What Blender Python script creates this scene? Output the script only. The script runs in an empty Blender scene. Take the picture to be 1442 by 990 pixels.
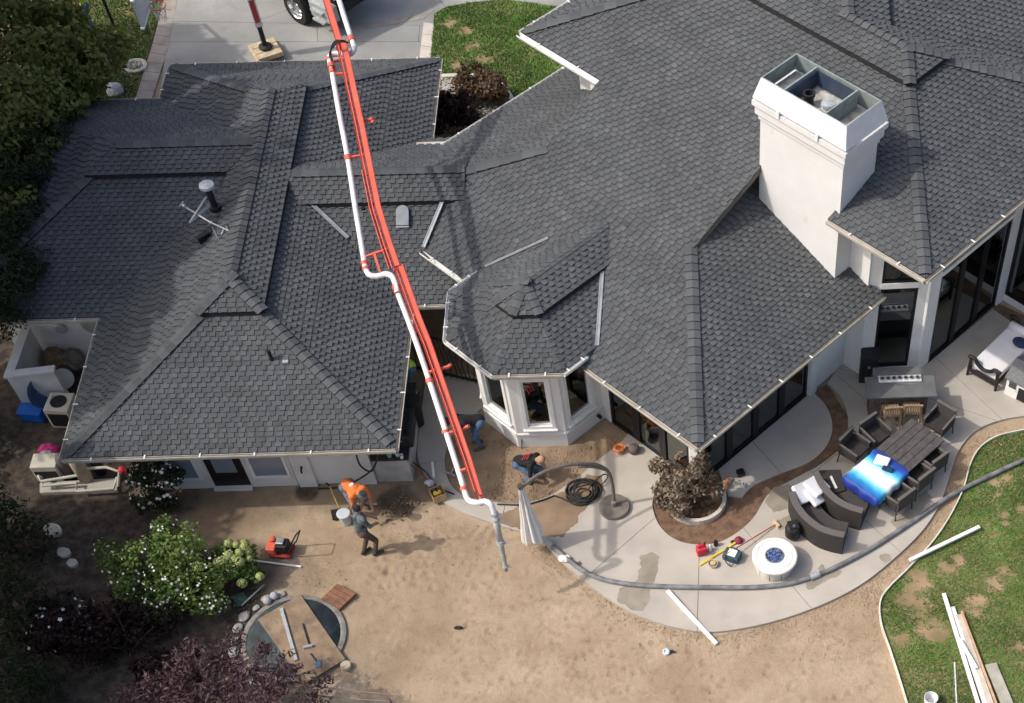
import bpy, bmesh, math, random
from mathutils import Vector, Matrix, noise
random.seed(7)
R = math.radians
sc = bpy.context.scene
COL = sc.collection

# ---------------------------------------------------------------- camera
CAM_H = 26.0
cam_d = bpy.data.cameras.new('camera'); cam = bpy.data.objects.new('camera', cam_d); COL.objects.link(cam)
cam.location = (0, 0, CAM_H)
PITCH, YAW = R(58.29), R(-2.31)
cam.rotation_euler = (math.pi/2 - PITCH, 0, YAW)
cam_d.sensor_width = 36; cam_d.lens = 1962.6/1442*36
cam_d.shift_x = -(1035.4-721)/1442; cam_d.shift_y = (938.9-495)/1442   # the photo is an off-centre crop
cam_d.clip_end = 3000
sc.camera = cam

# ---------------------------------------------------------------- light
SUN_EL, SUN_AZ = 48.0, 10.5           # shadows fall towards azimuth 10.5 deg (from +x to +y)
w = bpy.data.worlds.new('World'); sc.world = w; w.use_nodes = True
nt = w.node_tree; bg = nt.nodes['Background']
sky = nt.nodes.new('ShaderNodeTexSky'); sky.sky_type = 'NISHITA'; sky.sun_disc = False
sky.sun_elevation = R(SUN_EL); sky.sun_rotation = R(90+180-SUN_AZ)   # compass angle of the sun
sky.dust_density = 5.0; sky.air_density = 1.0
nt.links.new(sky.outputs[0], bg.inputs[0]); bg.inputs[1].default_value = 0.15
sl = bpy.data.lights.new('sun', 'SUN'); sl.energy = 2.0; sl.angle = R(1.0); sl.color = (1, .95, .87)
so = bpy.data.objects.new('sun', sl); COL.objects.link(so)
sd = Vector((math.cos(R(SUN_AZ))*math.cos(R(SUN_EL)), math.sin(R(SUN_AZ))*math.cos(R(SUN_EL)), -math.sin(R(SUN_EL))))
so.rotation_euler = sd.to_track_quat('-Z', 'Y').to_euler(); so.location = (-30, -10, 40)
vs = sc.view_settings; vs.view_transform = 'Standard'; vs.look = 'None'; vs.exposure = 0.45; vs.gamma = 1.0; vs.use_curve_mapping = False

# ---------------------------------------------------------------- survey helpers
_cp, _sp = math.cos(PITCH), math.sin(PITCH)
_rz = Matrix.Rotation(YAW, 3, 'Z')
_RR = _rz @ Vector((1, 0, 0)); _UU = _rz @ Vector((0, _sp, _cp)); _WW = _rz @ Vector((0, _cp, -_sp))
def G(px, py, z=0.0):
    """world point at height z that was measured at photo pixel px,py"""
    d = _RR*((px-1035.4)/1962.6) - _UU*((py-938.9)/1962.6) + _WW
    t = (z-CAM_H)/d.z
    return Vector((d.x*t, d.y*t, z))
S2 = math.sqrt(.5)
def XY(p, q): return (S2*(p-q), S2*(p+q))
def V3(p, q, z): x, y = XY(p, q); return Vector((x, y, z))

# ---------------------------------------------------------------- materials
MATS = {}
def mat(name, col, rough=.8, var=.12, scale=6.0, bump=0.0, bscale=40.0, spec=.3, metal=0.0, col2=None, tone=False, detail=4, coat=0, grime=None, big=0):
    if name in MATS: return MATS[name]
    m = bpy.data.materials.new(name); m.use_nodes = True; t = m.node_tree; n = t.nodes; l = t.links
    b = n['Principled BSDF']; b.inputs['Roughness'].default_value = rough; b.inputs['Metallic'].default_value = metal
    b.inputs['Specular IOR Level'].default_value = spec
    if coat: b.inputs['Coat Weight'].default_value = coat
    tc = n.new('ShaderNodeTexCoord')
    nz = n.new('ShaderNodeTexNoise'); nz.inputs['Scale'].default_value = scale; nz.inputs['Detail'].default_value = detail
    l.new(tc.outputs['Object'], nz.inputs['Vector'])
    rmp = n.new('ShaderNodeMix'); rmp.data_type = 'RGBA'
    c2 = col2 or tuple(min(1, c*(1+var)) for c in col); c1 = col if col2 else tuple(c*(1-var) for c in col)
    rmp.inputs[6].default_value = (*c1, 1); rmp.inputs[7].default_value = (*c2, 1)
    mr = n.new('ShaderNodeMapRange'); mr.inputs[1].default_value = .32; mr.inputs[2].default_value = .68
    l.new(nz.outputs[0], mr.inputs[0]); l.new(mr.outputs[0], rmp.inputs[0])
    out = rmp.outputs[2]
    if tone:
        at = n.new('ShaderNodeAttribute'); at.attribute_name = 'tone'
        mx = n.new('ShaderNodeMix'); mx.data_type = 'RGBA'; mx.blend_type = 'MULTIPLY'; mx.inputs[0].default_value = 1
        ad = n.new('ShaderNodeMath'); ad.operation = 'ADD'; ad.inputs[1].default_value = 1.0
        l.new(at.outputs['Fac'], ad.inputs[0]); l.new(out, mx.inputs[6]); l.new(ad.outputs[0], mx.inputs[7]); out = mx.outputs[2]
    if big:     # broad weathering
        nb_ = n.new('ShaderNodeTexNoise'); nb_.inputs['Scale'].default_value = .33; nb_.inputs['Detail'].default_value = 6; l.new(tc.outputs['Object'], nb_.inputs['Vector'])
        m2 = n.new('ShaderNodeMapRange'); m2.inputs[1].default_value = .3; m2.inputs[2].default_value = .7; m2.inputs[3].default_value = 1-big; m2.inputs[4].default_value = 1+big; l.new(nb_.outputs[0], m2.inputs[0])
        mg = n.new('ShaderNodeMix'); mg.data_type = 'RGBA'; mg.blend_type = 'MULTIPLY'; mg.inputs[0].default_value = 1; l.new(out, mg.inputs[6]); l.new(m2.outputs[0], mg.inputs[7]); out = mg.outputs[2]
    if grime:   # splatter, scuffs and dirt: (colour, scale, low, high)
        ng = n.new('ShaderNodeTexNoise'); ng.inputs['Scale'].default_value = grime[1]; ng.inputs['Detail'].default_value = 9; ng.inputs['Roughness'].default_value = .7; l.new(tc.outputs['Object'], ng.inputs['Vector'])
        m3 = n.new('ShaderNodeMapRange'); m3.inputs[1].default_value = grime[2]; m3.inputs[2].default_value = grime[3]; l.new(ng.outputs[0], m3.inputs[0])
        mq = n.new('ShaderNodeMix'); mq.data_type = 'RGBA'; l.new(m3.outputs[0], mq.inputs[0]); l.new(out, mq.inputs[6]); mq.inputs[7].default_value = (*grime[0], 1); out = mq.outputs[2]
    l.new(out, b.inputs['Base Color'])
    if bump:
        nb = n.new('ShaderNodeTexNoise'); nb.inputs['Scale'].default_value = bscale; nb.inputs['Detail'].default_value = 5
        l.new(tc.outputs['Object'], nb.inputs['Vector'])
        bp = n.new('ShaderNodeBump'); bp.inputs['Strength'].default_value = bump; bp.inputs['Distance'].default_value = .02
        l.new(nb.outputs[0], bp.inputs['Height']); l.new(bp.outputs[0], b.inputs['Normal'])
    MATS[name] = m; return m
def glass(name, tint=(.62, .68, .64), refl=1.0):
    if name in MATS: return MATS[name]
    m = bpy.data.materials.new(name); m.use_nodes = True; t = m.node_tree; n = t.nodes; l = t.links
    n.remove(n['Principled BSDF'])
    tr = n.new('ShaderNodeBsdfTransparent'); tr.inputs[0].default_value = (*tint, 1)
    gl = n.new('ShaderNodeBsdfGlossy'); gl.inputs['Roughness'].default_value = .02; gl.inputs[0].default_value = (.9, .95, .95, 1)
    fr = n.new('ShaderNodeFresnel'); fr.inputs[0].default_value = 2.6
    mx = n.new('ShaderNodeMixShader'); l.new(fr.outputs[0], mx.inputs[0]); l.new(tr.outputs[0], mx.inputs[1]); l.new(gl.outputs[0], mx.inputs[2])
    l.new(mx.outputs[0], n['Material Output'].inputs['Surface'])
    MATS[name] = m; return m
def M(name): return MATS[name]
mat('shingle', (.089, .095, .100), .92, .10, 1.1, .35, 160, .18, tone=True, big=.07)
mat('shingle_edge', (.022, .022, .025), .95, .2, 8)  # cut asphalt edge, blackened so the colour carries the tabs' shadow lines
mat('deck', (.062, .063, .068), .95, .2, 3)
mat('white_paint', (.76, .755, .73), .55, .05, 3, .06, 30)
mat('stucco', (.70, .695, .665), .85, .05, 1.7, .22, 90, grime=((.50, .47, .42), 1.3, .60, .85))
mat('trim', (.66, .66, .63), .6, .07, 2)
mat('gutter', (.50, .47, .41), .5, .16, 3)
mat('flashing', (.32, .33, .35), .5, .15, 5, metal=.4)
mat('black_frame', (.012, .012, .013), .4, .2, 6)
mat('dark_room', (.45, .42, .36), .8, .3, 1.2)
mat('room_floor', (.58, .56, .46), .5, .25, .8)
mat('steel', (.45, .47, .48), .35, .12, 8, metal=.7)
mat('galv', (.42, .44, .45), .55, .2, 14, metal=.35)
mat('black_plastic', (.018, .018, .020), .5, .3, 8)
glass('window_glass', (.92, .95, .92)); glass('dark_glass', (.5, .55, .52))

# ---------------------------------------------------------------- object helpers
def thing(name, label, cat, loc=(0, 0, 0), rotz=0, group=None):
    o = bpy.data.objects.new(name, None); COL.objects.link(o)
    o.location = loc; o.rotation_euler = (0, 0, rotz); o.empty_display_size = .2
    o['label'] = label; o['category'] = cat
    if group: o['group'] = group
    return o
def tag(o, label, cat, group=None):
    o['label'] = label; o['category'] = cat
    if group: o['group'] = group
    return o
def attach(o, parent, world):
    if parent is None: return
    o.parent = parent
    if world:
        m = Matrix.Identity(4); c = parent
        chain = []
        while c is not None: chain.append(c); c = c.parent
        for c in reversed(chain):
            m = m @ c.matrix_parent_inverse @ Matrix.LocRotScale(c.location, c.rotation_euler, c.scale)
        o.matrix_parent_inverse = m.inverted()
def tree_copy(root, loc, rotz, label=None, group=None):
    def cp(o, par):
        c = o.copy(); COL.objects.link(c); c.parent = par
        for ch in o.children: cp(ch, c)
        return c
    c = cp(root, None); c.location = loc; c.rotation_euler = (0, 0, rotz)
    if label: c['label'] = label
    if group: c['group'] = group
    return c

class MB:
    """collects faces; build() links them as ONE mesh object"""
    def __init__(s): s.v = []; s.f = []; s.m = []; s.t = []
    def add(s, vs, fs, m=0, tone=0.0):
        b = len(s.v); s.v.extend([tuple(v) for v in vs])
        for f in fs: s.f.append([b+i for i in f]); s.m.append(m); s.t.append(tone)
    def box(s, x0, x1, y0, y1, z0, z1, m=0, mtx=None):
        vs = [Vector(c) for c in ((x0,y0,z0),(x1,y0,z0),(x1,y1,z0),(x0,y1,z0),(x0,y0,z1),(x1,y0,z1),(x1,y1,z1),(x0,y1,z1))]
        if mtx: vs = [mtx @ v for v in vs]
        s.add(vs, [(0,3,2,1),(4,5,6,7),(0,1,5,4),(1,2,6,5),(2,3,7,6),(3,0,4,7)], m)
    def cbox(s, x0, x1, y0, y1, z0, z1, c=.01, m=0, mtx=None):
        """box with chamfered edges"""
        bm = bmesh.new()
        r = bmesh.ops.create_cube(bm, size=1)
        for v in bm.verts: v.co = Vector(((x0+x1)/2+v.co.x*(x1-x0), (y0+y1)/2+v.co.y*(y1-y0), (z0+z1)/2+v.co.z*(z1-z0)))
        bmesh.ops.bevel(bm, geom=list(bm.edges), offset=c, segments=2, profile=.6, affect='EDGES')
        s.addbm(bm, m, mtx)
    def addbm(s, bm, m=0, mtx=None):
        bm.verts.index_update()
        s.add([(mtx @ v.co) if mtx else v.co.copy() for v in bm.verts], [[v.index for v in f.verts] for f in bm.faces], m); bm.free()
    def beam(s, a, b, wid, hgt, m=0, up=Vector((0,0,1)), off=0):
        a = Vector(a); b = Vector(b); d = (b-a); L = d.length; d.normalize()
        x = d.cross(up); x = x.normalized() if x.length > 1e-5 else Vector((1,0,0)); z = x.cross(d)
        mt = Matrix((( x.x, d.x, z.x, a.x),(x.y, d.y, z.y, a.y),(x.z, d.z, z.z, a.z),(0,0,0,1)))
        s.box(-wid/2, wid/2, 0, L, -hgt/2+off, hgt/2+off, m, mt)
    def tube(s, pts, r, n=8, m=0, cap=True):
        pts = [Vector(p) for p in pts]; rs = r if isinstance(r, (list, tuple)) else [r]*len(pts)
        rings = []; prev = None
        for i, p in enumerate(pts):
            d = (pts[min(i+1, len(pts)-1)] - pts[max(i-1, 0)])
            if d.length < 1e-7: d = Vector((0,0,1))
            d.normalize()
            if prev is None:
                x = d.cross(Vector((0,0,1)) if abs(d.z) < .9 else Vector((1,0,0)))
            else: x = prev - d*prev.dot(d)
            x.normalize(); prev = x; y = d.cross(x)
            rings.append([p + (x*math.cos(2*math.pi*k/n) + y*math.sin(2*math.pi*k/n))*rs[i] for k in range(n)])
        vs = [v for rg in rings for v in rg]; fs = []
        for i in range(len(pts)-1):
            for k in range(n): fs.append((i*n+k, i*n+(k+1) % n, (i+1)*n+(k+1) % n, (i+1)*n+k))
        if cap: fs.append(tuple(range(n-1, -1, -1))); fs.append(tuple((len(pts)-1)*n+k for k in range(n)))
        s.add(vs, fs, m)
    def lathe(s, prof, c=(0,0,0), n=24, m=0, mtx=None):
        vs = []; fs = []
        for (r, z) in prof:
            for k in range(n):
                a = 2*math.pi*k/n; vs.append(Vector((c[0]+r*math.cos(a), c[1]+r*math.sin(a), c[2]+z)))
        for i in range(len(prof)-1):
            for k in range(n): fs.append((i*n+k, i*n+(k+1) % n, (i+1)*n+(k+1) % n, (i+1)*n+k))
        if prof[0][0] > 1e-4: fs.append(tuple(range(n-1, -1, -1)))
        if prof[-1][0] > 1e-4: fs.append(tuple((len(prof)-1)*n+k for k in range(n)))
        if mtx: vs = [mtx @ v for v in vs]
        s.add(vs, fs, m)
    def prism(s, poly, z0, z1, m=0, mtop=None, mtx=None):
        n = len(poly); vs = [Vector((p[0], p[1], z0)) for p in poly] + [Vector((p[0], p[1], z1)) for p in poly]
        if mtx: vs = [mtx @ v for v in vs]
        s.add(vs, [tuple(range(n-1, -1, -1))] + [(i, (i+1) % n, n+(i+1) % n, n+i) for i in range(n)], m)
        b = len(s.v)-2*n; s.f.append([b+n+i for i in range(n)]); s.m.append(m if mtop is None else mtop); s.t.append(0)
    def ball(s, c, r, m=0, sub=2, jit=0):
        bm = bmesh.new(); bmesh.ops.create_icosphere(bm, subdivisions=sub, radius=1)
        rr = r if isinstance(r, (list, tuple)) else (r, r, r)
        for v in bm.verts:
            k = 1 + (random.uniform(-jit, jit) if jit else 0); v.co = Vector((c[0]+v.co.x*rr[0]*k, c[1]+v.co.y*rr[1]*k, c[2]+v.co.z*rr[2]*k))
        s.addbm(bm, m)
    def mesh(s, name, mats, smooth=False, tone=False):
        me = bpy.data.meshes.new(name); me.from_pydata(s.v, [], s.f)
        for mm in (mats if isinstance(mats, (list, tuple)) else [mats]): me.materials.append(M(mm) if isinstance(mm, str) else mm)
        me.polygons.foreach_set('material_index', s.m)
        if smooth: me.polygons.foreach_set('use_smooth', [True]*len(s.f))
        if tone:
            a = me.attributes.new('tone', 'FLOAT', 'FACE'); a.data.foreach_set('value', s.t)
        me.update(); return me
    def build(s, name, mats, parent=None, world=True, smooth=False, tone=False, flip=False):
        me = s.mesh(name, mats, smooth, tone)
        o = bpy.data.objects.new(name, me); COL.objects.link(o); attach(o, parent, world); return o
def link(name, me, parent=None, world=True):
    o = bpy.data.objects.new(name, me); COL.objects.link(o); attach(o, parent, world); return o
def structure(o): o['kind'] = 'structure'; return o
def T(loc, rz=0, rx=0, ry=0): return Matrix.Translation(loc) @ Matrix.Rotation(rz, 4, 'Z') @ Matrix.Rotation(ry, 4, 'Y') @ Matrix.Rotation(rx, 4, 'X')
def smooth_pts(pts, n=6, closed=False):
    """Catmull-Rom through pts"""
    P = [Vector(p) for p in pts]; out = []
    N = len(P); rng = range(N if closed else N-1)
    for i in rng:
        a = P[(i-1) % N] if closed or i > 0 else P[0]; b = P[i]; c = P[(i+1) % N]; d = P[(i+2) % N] if closed or i+2 < N else P[-1]
        for k in range(n):
            t = k/n
            out.append(.5*((2*b) + (c-a)*t + (2*a-5*b+4*c-d)*t*t + (3*b-a-3*c+d)*t**3))
    if not closed: out.append(P[-1])
    return out
# ================================================================ HOUSE
house = thing('house', 'sprawling white stucco house with charcoal shingle hip roofs and a tall white chimney', 'house', (-3, 26, 0))
TEETH = []      # (size rank, matrix, width) of whole shingle tabs that may become single objects
field = MB()
EXPO = .118
def clip(poly, conv):
    """Sutherland-Hodgman: poly against convex CCW polygon conv (2d)"""
    out = poly
    n = len(conv)
    for i in range(n):
        ax, ay = conv[i]; bx, by = conv[(i+1) % n]; ex, ey = bx-ax, by-ay
        inp = out; out = []
        if not inp: return []
        m = len(inp); d = [ex*(p[1]-ay)-ey*(p[0]-ax) for p in inp]
        for k in range(m):
            j = (k+1) % m
            if d[k] >= 0: out.append(inp[k])
            if (d[k] >= 0) != (d[j] >= 0):
                t = d[k]/(d[k]-d[j]); out.append((inp[k][0]+(inp[j][0]-inp[k][0])*t, inp[k][1]+(inp[j][1]-inp[k][1])*t))
    return out
def area(p): return .5*sum(p[i][0]*p[(i+1) % len(p)][1]-p[(i+1) % len(p)][0]*p[i][1] for i in range(len(p)))
def roof_plane(poly, e0, z0, down, s, lift=0.0, thick=.16, name='roof_plane', cover=True):
    """poly: convex plan polygon (x,y); e0: plan point on the eave at height z0; down: plan unit vector downslope; s: pitch"""
    dn = Vector((down[0], down[1])).normalized(); e0 = Vector(e0)
    zf = lambda x, y: z0 + lift + s*(-( (x-e0.x)*dn.x + (y-e0.y)*dn.y ))
    if area(poly) < 0: poly = poly[::-1]
    top = [Vector((x, y, zf(x, y))) for x, y in poly]; n = len(top)
    mb = MB(); mb.add(top + [v - Vector((0, 0, thick)) for v in top], [tuple(range(n))], 0)
    mb.f.append(list(range(2*n-1, n-1, -1))); mb.m.append(1); mb.t.append(0)
    for i in range(n): mb.f.append([i, n+i, n+(i+1) % n, (i+1) % n]); mb.m.append(3 if lift == 0 else 2); mb.t.append(0)
    deck = mb.build(name, ['deck', 'trim', 'shingle_edge', mat('fascia', (.13, .115, .10), .8, .2, 4)], house)
    if not cover: return deck
    cph = 1/math.sqrt(1+s*s); sph = s*cph
    U = Vector((-dn.y, dn.x, 0)); VV = Vector((-dn.x*cph, -dn.y*cph, sph)); NN = U.cross(VV)
    if NN.z < 0: U = -U; NN = U.cross(VV)
    O = Vector((e0.x, e0.y, z0+lift))
    uv = [((v-O).dot(U), (v-O).dot(VV)) for v in top]
    if area(uv) < 0: uv = uv[::-1]
    u0 = min(a for a, b in uv); u1 = max(a for a, b in uv); v0 = min(b for a, b in uv); v1 = max(b for a, b in uv)
    Pt = lambda u, v, h: O + U*u + VV*v + NN*h
    k = 0; v = v0 - .002
    full = Matrix(((U.x, VV.x, NN.x, 0), (U.y, VV.y, NN.y, 0), (U.z, VV.z, NN.z, 0), (0, 0, 0, 1)))
    while v < v1:
        st = clip([(u0-1, v), (u1+1, v), (u1+1, v+EXPO+.02), (u0-1, v+EXPO+.02)], uv)
        if len(st) > 2:
            h = lambda q: .011 - .010*(q[1]-v)/EXPO
            m = len(st); vs = [Pt(a, b, max(h((a, b)), .0005)) for a, b in st]
            field.add(vs, [tuple(range(m))], 0, random.uniform(-.22, -.05))
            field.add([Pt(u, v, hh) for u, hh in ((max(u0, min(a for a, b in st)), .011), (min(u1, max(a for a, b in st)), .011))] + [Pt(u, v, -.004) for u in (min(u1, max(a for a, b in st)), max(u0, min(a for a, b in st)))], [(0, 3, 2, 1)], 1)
        u = u0 - (k % 2)*.105 - random.uniform(0, .035) - (k//2 % 3)*.03
        while u < u1:
            wd = random.choice((.112, .124, .136)); gp = .207 - wd + random.uniform(-.006, .012)
            q = [(u, v), (u+wd, v), (u+wd, v+EXPO), (u, v+EXPO)]
            c = clip(q, uv)
            if len(c) > 2 and abs(area(c)) > .0012:
                tn = max(-.3, min(.3, random.gauss(0, .085)))
                whole = abs(abs(area(c)) - wd*EXPO) < 1e-5
                if whole and lift == 0:
                    TEETH.append((Pt(u, v, 0), full, wd, tn, deck, len(field.f), len(c)+1))
                m = len(c); hh = [.030 - .020*(b-v)/EXPO for a, b in c]
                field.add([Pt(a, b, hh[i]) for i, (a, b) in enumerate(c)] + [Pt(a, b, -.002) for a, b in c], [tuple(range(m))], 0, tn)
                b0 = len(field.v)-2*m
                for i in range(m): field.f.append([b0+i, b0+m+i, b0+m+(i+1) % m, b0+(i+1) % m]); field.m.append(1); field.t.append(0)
            u += wd+gp
        v += EXPO; k += 1
    return deck
CAPN = [0]
def caps(a, b, na, nb, wid=.15, step=.21, lift=.035):
    """overlapping cap shingles from low end a to high end b; na, nb: plan downslope vectors+pitch of the two planes: ((dx,dy),s)"""
    a = Vector(a); b = Vector(b); d = b-a; L = d.length; d.normalize()
    def side(n, s):
        nn = Vector((n[0]*s, n[1]*s, 1)).normalized()      # plane normal (downslope component tilts normal downslope)
        t = nn.cross(d); t.normalize()
        if t.x*n[0]+t.y*n[1] < 0: t = -t
        return t
    ta = side(*na); tb = side(*nb); up = (Vector((0, 0, 1)) - d*d.z).normalized()
    mb = MB(); ln = step*1.12
    A0 = up*.03; A1 = d*ln + up*.004
    vs = [A0, A0+ta*wid, A0+tb*wid, A1, A1+ta*wid, A1+tb*wid]
    lo = [v - up*.028 for v in vs]
    mb.add(vs+lo, [(0, 3, 4, 1), (0, 2, 5, 3)], 0)
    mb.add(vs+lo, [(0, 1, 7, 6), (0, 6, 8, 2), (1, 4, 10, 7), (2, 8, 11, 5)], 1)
    mes = []
    for tn in (-.12, 0, .12):
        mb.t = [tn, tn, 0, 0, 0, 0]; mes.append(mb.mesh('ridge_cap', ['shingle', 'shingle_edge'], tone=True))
    for i in range(int(L/step)+1):
        o = link('ridge_cap', random.choice(mes), house); o.location = a + d*(i*step) + up*lift; CAPN[0] += 1
def gutter(a, b, strap=1.05, lip='gutter', w=.085, out=None):
    """trough hung on an eave from a to b (top of the eave edge); out = plan direction outwards"""
    a = Vector(a); b = Vector(b); d = (b-a); L = d.length; d.normalize(); o = Vector((out[0], out[1], 0)).normalized()
    prof = [(0.005, .0), (0.005, -.10), (w*.75, -.10), (w, -.03), (w, .012), (w-.012, .012), (w-.012, -.03), (w*.72, -.088), (.017, -.088), (.017, 0)]
    mb = MB(); n = len(prof)
    vs = [a + o*x + Vector((0, 0, z-.01)) for x, z in prof] + [b + o*x + Vector((0, 0, z-.01)) for x, z in prof]
    mb.add(vs, [(i, (i+1) % n, n+(i+1) % n, n+i) for i in range(n)] + [tuple(range(n-1, -1, -1)), tuple(range(n, 2*n))])
    g = mb.build('gutter', lip, house)
    if strap:
        k = max(2, int(L/strap)); sm = MB(); sm.box(-.016, .016, -.06, w+.012, 0, .012)
        rz = math.atan2(o.y, o.x) - math.pi/2
        me = sm.mesh('gutter_strap', 'white_paint')
        for i in range(k):
            st = link('gutter_strap', me, g, True); st.location = a + d*(L*(i+.5)/k + random.uniform(-.05, .05)) + Vector((0, 0, .006)); st.rotation_euler = (0, 0, rz)
    return g

# ---- garage wing (axis aligned)
LW, LE, LS, LN, LZ, LP = -14.03, -6.72, 20.66, 34.56, 2.25, .435
LC = (LW+LE)/2; LH = (LE-LW)/2; LYS, LYN, LRZ = LS+LH, LN-LH, LZ+LH*LP
CS, CN = 25.12, 31.2; CR = (CS+CN)/2; CH = (CN-CS)/2; CRZ = LZ+CH*LP; CX = LE-CH          # connector
WS, WN = 25.0, 33.1; WR = (WS+WN)/2; WH = (WN-WS)/2; WP = (LRZ-.01-LZ)/WH; WX = -13.8; WCX = LC   # west wing
dS, dN, dE, dW = (0, -1), (0, 1), (1, 0), (-1, 0)
roof_plane([(LW, LS), (LE, LS), (LC, LYS)], (LC, LS), LZ, dS, LP)
roof_plane([(LE, LS), (LE, CS), (CX, CR), (LC, CR), (LC, LYS)], (LE, LS), LZ, dE, LP)
roof_plane([(LE, CN), (LE, LN), (LC, LYN), (LC, CR), (CX, CR)], (LE, LS), LZ, dE, LP)
roof_plane([(LW, LS), (LC, LYS), (LC, WR), (LW, WS)], (LW, LS), LZ, dW, LP)
roof_plane([(LW, WN), (LC, WR), (LC, LYN), (LW, LN)], (LW, LS), LZ, dW, LP)
roof_plane([(LE, LN), (LW, LN), (LC, LYN)], (LC, LN), LZ, dN, LP)
roof_plane([(WX-WH, WS), (LW, WS), (WCX, WR), (WX, WR)], (LW, WS), LZ, dS, WP)
roof_plane([(WX-WH, WN), (WX, WR), (WCX, WR), (LW, WN)], (LW, WN), LZ, dN, WP)
roof_plane([(WX-WH, WS), (WX, WR), (WX-WH, WN)], (WX-WH, WR), LZ, dW, WP)
# raised ridge courses
OV, OL = .75, .13
roof_plane([(LC, LYS), (LC+OV, LYS-OV), (LC+OV, LYN+OV), (LC, LYN)], (LE, LS), LZ, dE, LP, OL)
roof_plane([(LC, LYS), (LC-OV, LYS-OV), (LC-OV, LYN+OV), (LC, LYN)], (LW, LS), LZ, dW, LP, OL)
roof_plane([(LC-OV, LYS-OV), (LC+OV, LYS-OV), (LC, LYS)], (LC, LS), LZ, dS, LP, OL)
roof_plane([(LC-OV, LYN+OV), (LC+OV, LYN+OV), (LC, LYN)], (LC, LN), LZ, dN, LP, OL)
roof_plane([(WX-OV, WR-OV), (LC-OV, WR-OV), (LC-.05, WR), (WX, WR)], (LW, WS), LZ, dS, WP, OL)
roof_plane([(WX-OV, WR+OV), (LC-OV, WR+OV), (LC-.05, WR), (WX, WR)], (LW, WN), LZ, dN, WP, OL)
roof_plane([(WX-OV, WR-OV), (WX, WR), (WX-OV, WR+OV)], (WX-WH, WR), LZ, dW, WP, OL)
LO = OL
caps((LW+.1, LS+.1, LZ+.1*LP), (LC-OV, LYS-OV, LRZ-OV*LP), (dS, LP), (dW, LP))
caps((LE-.1, LS+.1, LZ+.1*LP), (LC+OV, LYS-OV, LRZ-OV*LP), (dS, LP), (dE, LP))
caps((LC-OV, LYS-OV, LRZ-OV*LP+LO), (LC, LYS, LRZ+LO), (dS, LP), (dW, LP))
caps((LC+OV, LYS-OV, LRZ-OV*LP+LO), (LC, LYS, LRZ+LO), (dS, LP), (dE, LP))
caps((LC, LYS, LRZ+LO), (LC, LYN, LRZ+LO), (dE, LP), (dW, LP))
caps((LE-.1, LN-.1, LZ+.1*LP), (LC+OV, LYN+OV, LRZ-OV*LP), (dN, LP), (dE, LP))
caps((LW+.1, LN-.1, LZ+.1*LP), (LC-OV, LYN+OV, LRZ-OV*LP), (dN, LP), (dW, LP))
caps((WX, WR, LRZ+LO-.01), (LC-.25, WR, LRZ+LO-.01), (dS, WP), (dN, WP))
caps((WX-WH+.1, WS+.1, LZ+.1*WP), (WX-OV, WR-OV, LRZ-OV*WP), (dS, WP), (dW, WP), step=.26)
# ---- connector
roof_plane([(LE, CS), (-4.7, CS), (-4.7, CR), (CX, CR)], (LE, CS), LZ, dS, LP)
roof_plane([(LE, CN), (CX, CR), (-4.7, CR), (-4.7, CN)], (LE, CN), LZ, dN, LP)
roof_plane([(CX+.2, CR-OV), (-5.4, CR-OV), (-5.4, CR), (CX+.1, CR)], (LE, CS), LZ, dS, LP, OL)
roof_plane([(CX+.1, CR), (-5.4, CR), (-5.4, CR+OV), (CX+.2, CR+OV)], (LE, CN), LZ, dN, LP, OL)
caps((CX+.25, CR, CRZ+LO), (-5.6, CR, CRZ+LO), (dS, LP), (dN, LP))
# ---- main roof (turned 45 degrees): p runs to the upper right of the photo, q to the upper left
MP, MZ, ME, MS, MN = .4, 2.8, 14.09, 14.1, 25.75
UP, UZ, US, UN = 19.5, 2.8+.4*(19.5-14.09), 12.44, 25.19
pS = (-S2, -S2); pN = (S2, S2); qS = (S2, -S2); qN = (-S2, S2)     # downslope vectors: SW, NE, SE, NW faces
def PQ(*pts): return [XY(*a) for a in pts]
e0 = XY(ME, 18)
RK = 17.39; RK2 = 22.41
roof_plane(PQ((ME, MS), (ME+(RK-MS), RK), (ME+(MN-RK2), RK2), (ME, MN)), e0, MZ, pS, MP)
roof_plane(PQ((17.36, RK), (19.5, RK), (19.5, RK2), (17.41, RK2)), e0, MZ, pS, MP)
roof_plane(PQ((UP, US), (22.26, 15.2), (UP, 15.2)), e0, MZ, pS, MP)
roof_plane(PQ((19.98, 15.2), (22.26, 15.2), (23.45, 16.39), (23.45, RK), (19.98, RK)), e0, MZ, pS, MP)
roof_plane(PQ((UP, RK), (23.45, RK), (23.45, 18.1), (UP, 18.1)), e0, MZ, pS, MP)
roof_plane(PQ((UP, 18.1), (23.45, 18.1), (25.02, 19.67), (UP, UN)), e0, MZ, pS, MP)
roof_plane(PQ((ME, MS), (20.4, MS), (20.4, 15.05), (19.0, RK+.4), (17.8, RK+.4), (17.38, RK)), XY(16, MS), MZ, qS, MP)
roof_plane(PQ((19.05, RK+.36), (20.0, 15.0), (20.0, RK+.36)), XY(16, MS), MZ, qS, MP)
roof_plane(PQ((ME, MN), (17.43, RK2), (17.8, RK2-.3), (23.4, RK2-.3), (23.4, MN)), XY(16, MN), MZ, qN, MP)
roof_plane(PQ((UP, US), (27.36, US), (23.45, 16.39)), XY(22, US), UZ, qS, MP)
roof_plane(PQ((23.45, 16.39), (23.45, 18.1), (29.1, US), (27.36, US)), XY(23.45, 17), UZ+.4*3.95, pN, MP)
roof_plane(PQ((23.45, 18.1), (29.1, US), (33, US), (33, 19.67), (25.02, 19.67)), XY(25, 18.1), UZ+.4*3.95, qS, MP)
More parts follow.
